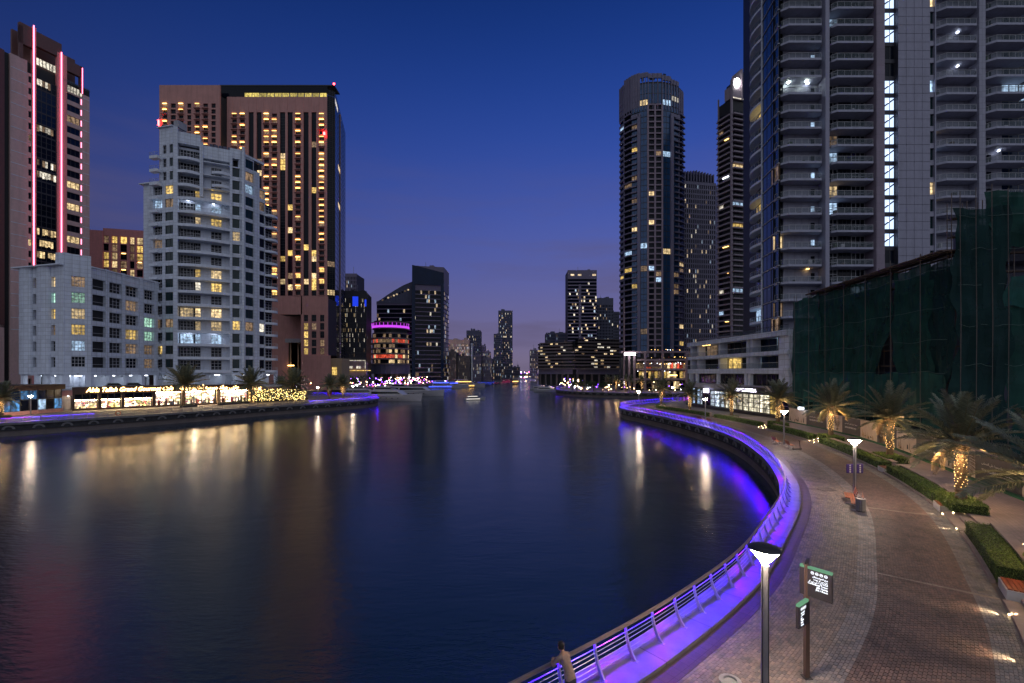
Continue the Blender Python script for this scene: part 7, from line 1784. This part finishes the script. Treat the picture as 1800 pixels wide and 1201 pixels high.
# parasols at the promenade tip and café tables
mat('parasol_cloth', (.42, .38, .36), .8)
for i, (px, py) in enumerate(((1192, 712), (1202, 713))):
    x, y = G(px, py); rt_ = thing('folded_parasol', (x, y, 0), ['folded pale parasol at the promenade tip terrace', 'second folded parasol nearest the glass shop corner'][i], 'parasol')
    k = MB(); k.tube([(x, y, 0), (x, y, 2.6)], .04, 6, 'metal_grey'); part('pole', k, rt_); k = MB(); k.lathe((x, y, 1.1), [(.12, 0), (.20, .3), (.14, 1.0), (.03, 1.6)], 8, 'parasol_cloth'); part('canopy', k, rt_)

# ================================================================== SHOP SIGN LETTERING ON THE RIGHT BANK
u = FQ.upx
ls = thing('shop_lettering', (*FQ.P(u(1295), 1.09), 5.05), 'small glowing white letters on the dark shop fascia', 'sign')
tm = text_mesh('MYO.LAGOSTEELA', 1.0, 'sign_white', .02, 0, .01); wd = max(v.co.x for v in tm.vertices)
o = link('lettering', tm, ls, sc=((u(1338) - u(1295)) / wd, .95, 1), rot=(R(90), 0, FQ.rot))

# ================================================================== PERSON LEANING ON THE RAILING (only the top shows at the picture's lower edge)
mat('cloth_tan', (.30, .20, .16), .85, var=.2, vscale=8); mat('cloth_dark', (.03, .03, .045), .85, var=.2); mat('skin', (.36, .19, .13), .55, var=.06); mat('hair', (.02, .013, .01), .6)
def person(x, y, rz, label, top, hairm):
    rt_ = thing('person', (x, y, .12), label, 'person', rz=rz)
    V = {}; verts, edges, rad = [], [], []
    def v(n_, p_, r_): V[n_] = len(verts); verts.append(p_); rad.append(r_)
    def e(a, b_): edges.append((V[a], V[b_]))
    # local: +y faces the water; leaning forward, forearms on the rail
    v('pelvis', (0, 0, .92), (.155, .115)); v('waist', (0, .06, 1.06), (.14, .10)); v('chest', (0, .18, 1.24), (.165, .115)); v('upper', (0, .26, 1.36), (.13, .09)); v('neck', (0, .31, 1.44), (.055, .055)); v('skull', (0, .36, 1.52), (.06, .065))
    for a in 'pelvis waist chest upper neck skull'.split()[:-1]: pass
    ch = ['pelvis', 'waist', 'chest', 'upper', 'neck', 'skull']
    for a, b_ in zip(ch, ch[1:]): e(a, b_)
    for s_, n_ in ((-1, 'l'), (1, 'r')):
        v('sh' + n_, (s_ * .19, .27, 1.34), (.062, .062)); v('el' + n_, (s_ * .26, .40, 1.10), (.047, .047)); v('wr' + n_, (s_ * .12, .60, 1.075), (.033, .03)); e('upper', 'sh' + n_); e('sh' + n_, 'el' + n_); e('el' + n_, 'wr' + n_)
        v('hip' + n_, (s_ * .10, -.01, .84), (.10, .10)); v('kn' + n_, (s_ * .11, .03, .47), (.065, .07)); v('an' + n_, (s_ * .12, -.04, .08), (.045, .05)); v('to' + n_, (s_ * .13, .12, .035), (.04, .03)); e('pelvis', 'hip' + n_); e('hip' + n_, 'kn' + n_); e('kn' + n_, 'an' + n_); e('an' + n_, 'to' + n_)
    me = bpy.data.meshes.new('body'); me.from_pydata(verts, edges, []); ob = bpy.data.objects.new('body', me); COL.objects.link(ob)
    sk = ob.modifiers.new('skin', 'SKIN'); 
    if not me.skin_vertices: 
        bm_ = __import__('bmesh').new(); bm_.from_mesh(me); bm_.verts.layers.skin.verify(); bm_.to_mesh(me); bm_.free()
    for i, r_ in enumerate(rad): me.skin_vertices[0].data[i].radius = r_; me.skin_vertices[0].data[i].use_root = (i == 0)
    ob.modifiers.new('sub', 'SUBSURF').levels = 2; ob.modifiers['sub'].render_levels = 2
    dg = bpy.context.evaluated_depsgraph_get(); m2 = bpy.data.meshes.new_from_object(ob.evaluated_get(dg)); bpy.data.objects.remove(ob)
    m2.materials.clear()
    for q in (top, 'cloth_dark', 'skin'): m2.materials.append(MATS[q])
    for pl in m2.polygons:
        c = pl.center; pl.use_smooth = True; pl.material_index = 1 if c.z < .90 else (2 if (c.z > 1.42 and abs(c.x) < .1) or (c.y > .46) else 0)
    o = bpy.data.objects.new('body', m2); COL.objects.link(o); o.parent = rt_
    k = MB(); k.smooth = True; k.lathe((0, .375, 1.44), [(.035, 0), (.07, .03), (.085, .09), (.088, .14), (.075, .20), (.045, .235), (.01, .245)], 14, 'skin'); k.abox(-.012, .012, .455, .485, 1.535, 1.565, 'skin'); k.abox(-.10, -.085, .365, .395, 1.53, 1.58, 'skin'); k.abox(.085, .10, .365, .395, 1.53, 1.58, 'skin'); h_ = bpy.data.objects.new('head', k.mesh('head')); COL.objects.link(h_); h_.parent = rt_
    k = MB(); k.smooth = True; k.lathe((0, .355, 1.55), [(.092, -.03), (.097, .02), (.09, .085), (.06, .13), (.01, .145)], 14, hairm); h_ = bpy.data.objects.new('hair', k.mesh('hair')); COL.objects.link(h_); h_.parent = rt_
    k = MB()
    for s_ in (-1, 1):
        k.tube([(s_ * .12, .60, 1.072), (s_ * .06, .66, 1.072)], .028, 6, 'skin')
        for f_ in range(4): k.tube([(s_ * (.055 - .004 * f_), .645 + .018 * f_, 1.075), (s_ * .015, .66 + .018 * f_, 1.085), (-s_ * .015, .655 + .018 * f_, 1.07)], .009, 5, 'skin')
        k.tube([(s_ * .095, .63, 1.085), (s_ * .06, .615, 1.10), (s_ * .03, .61, 1.095)], .010, 5, 'skin')
    h_ = bpy.data.objects.new('hands', k.mesh('hands')); COL.objects.link(h_); h_.parent = rt_
q = QR.near(.95, 12.65); x, y = QR.at(q, .80)
person(x, y, QR.rot(q), 'person in a tan top leaning on the violet lit railing', 'cloth_tan', 'hair')
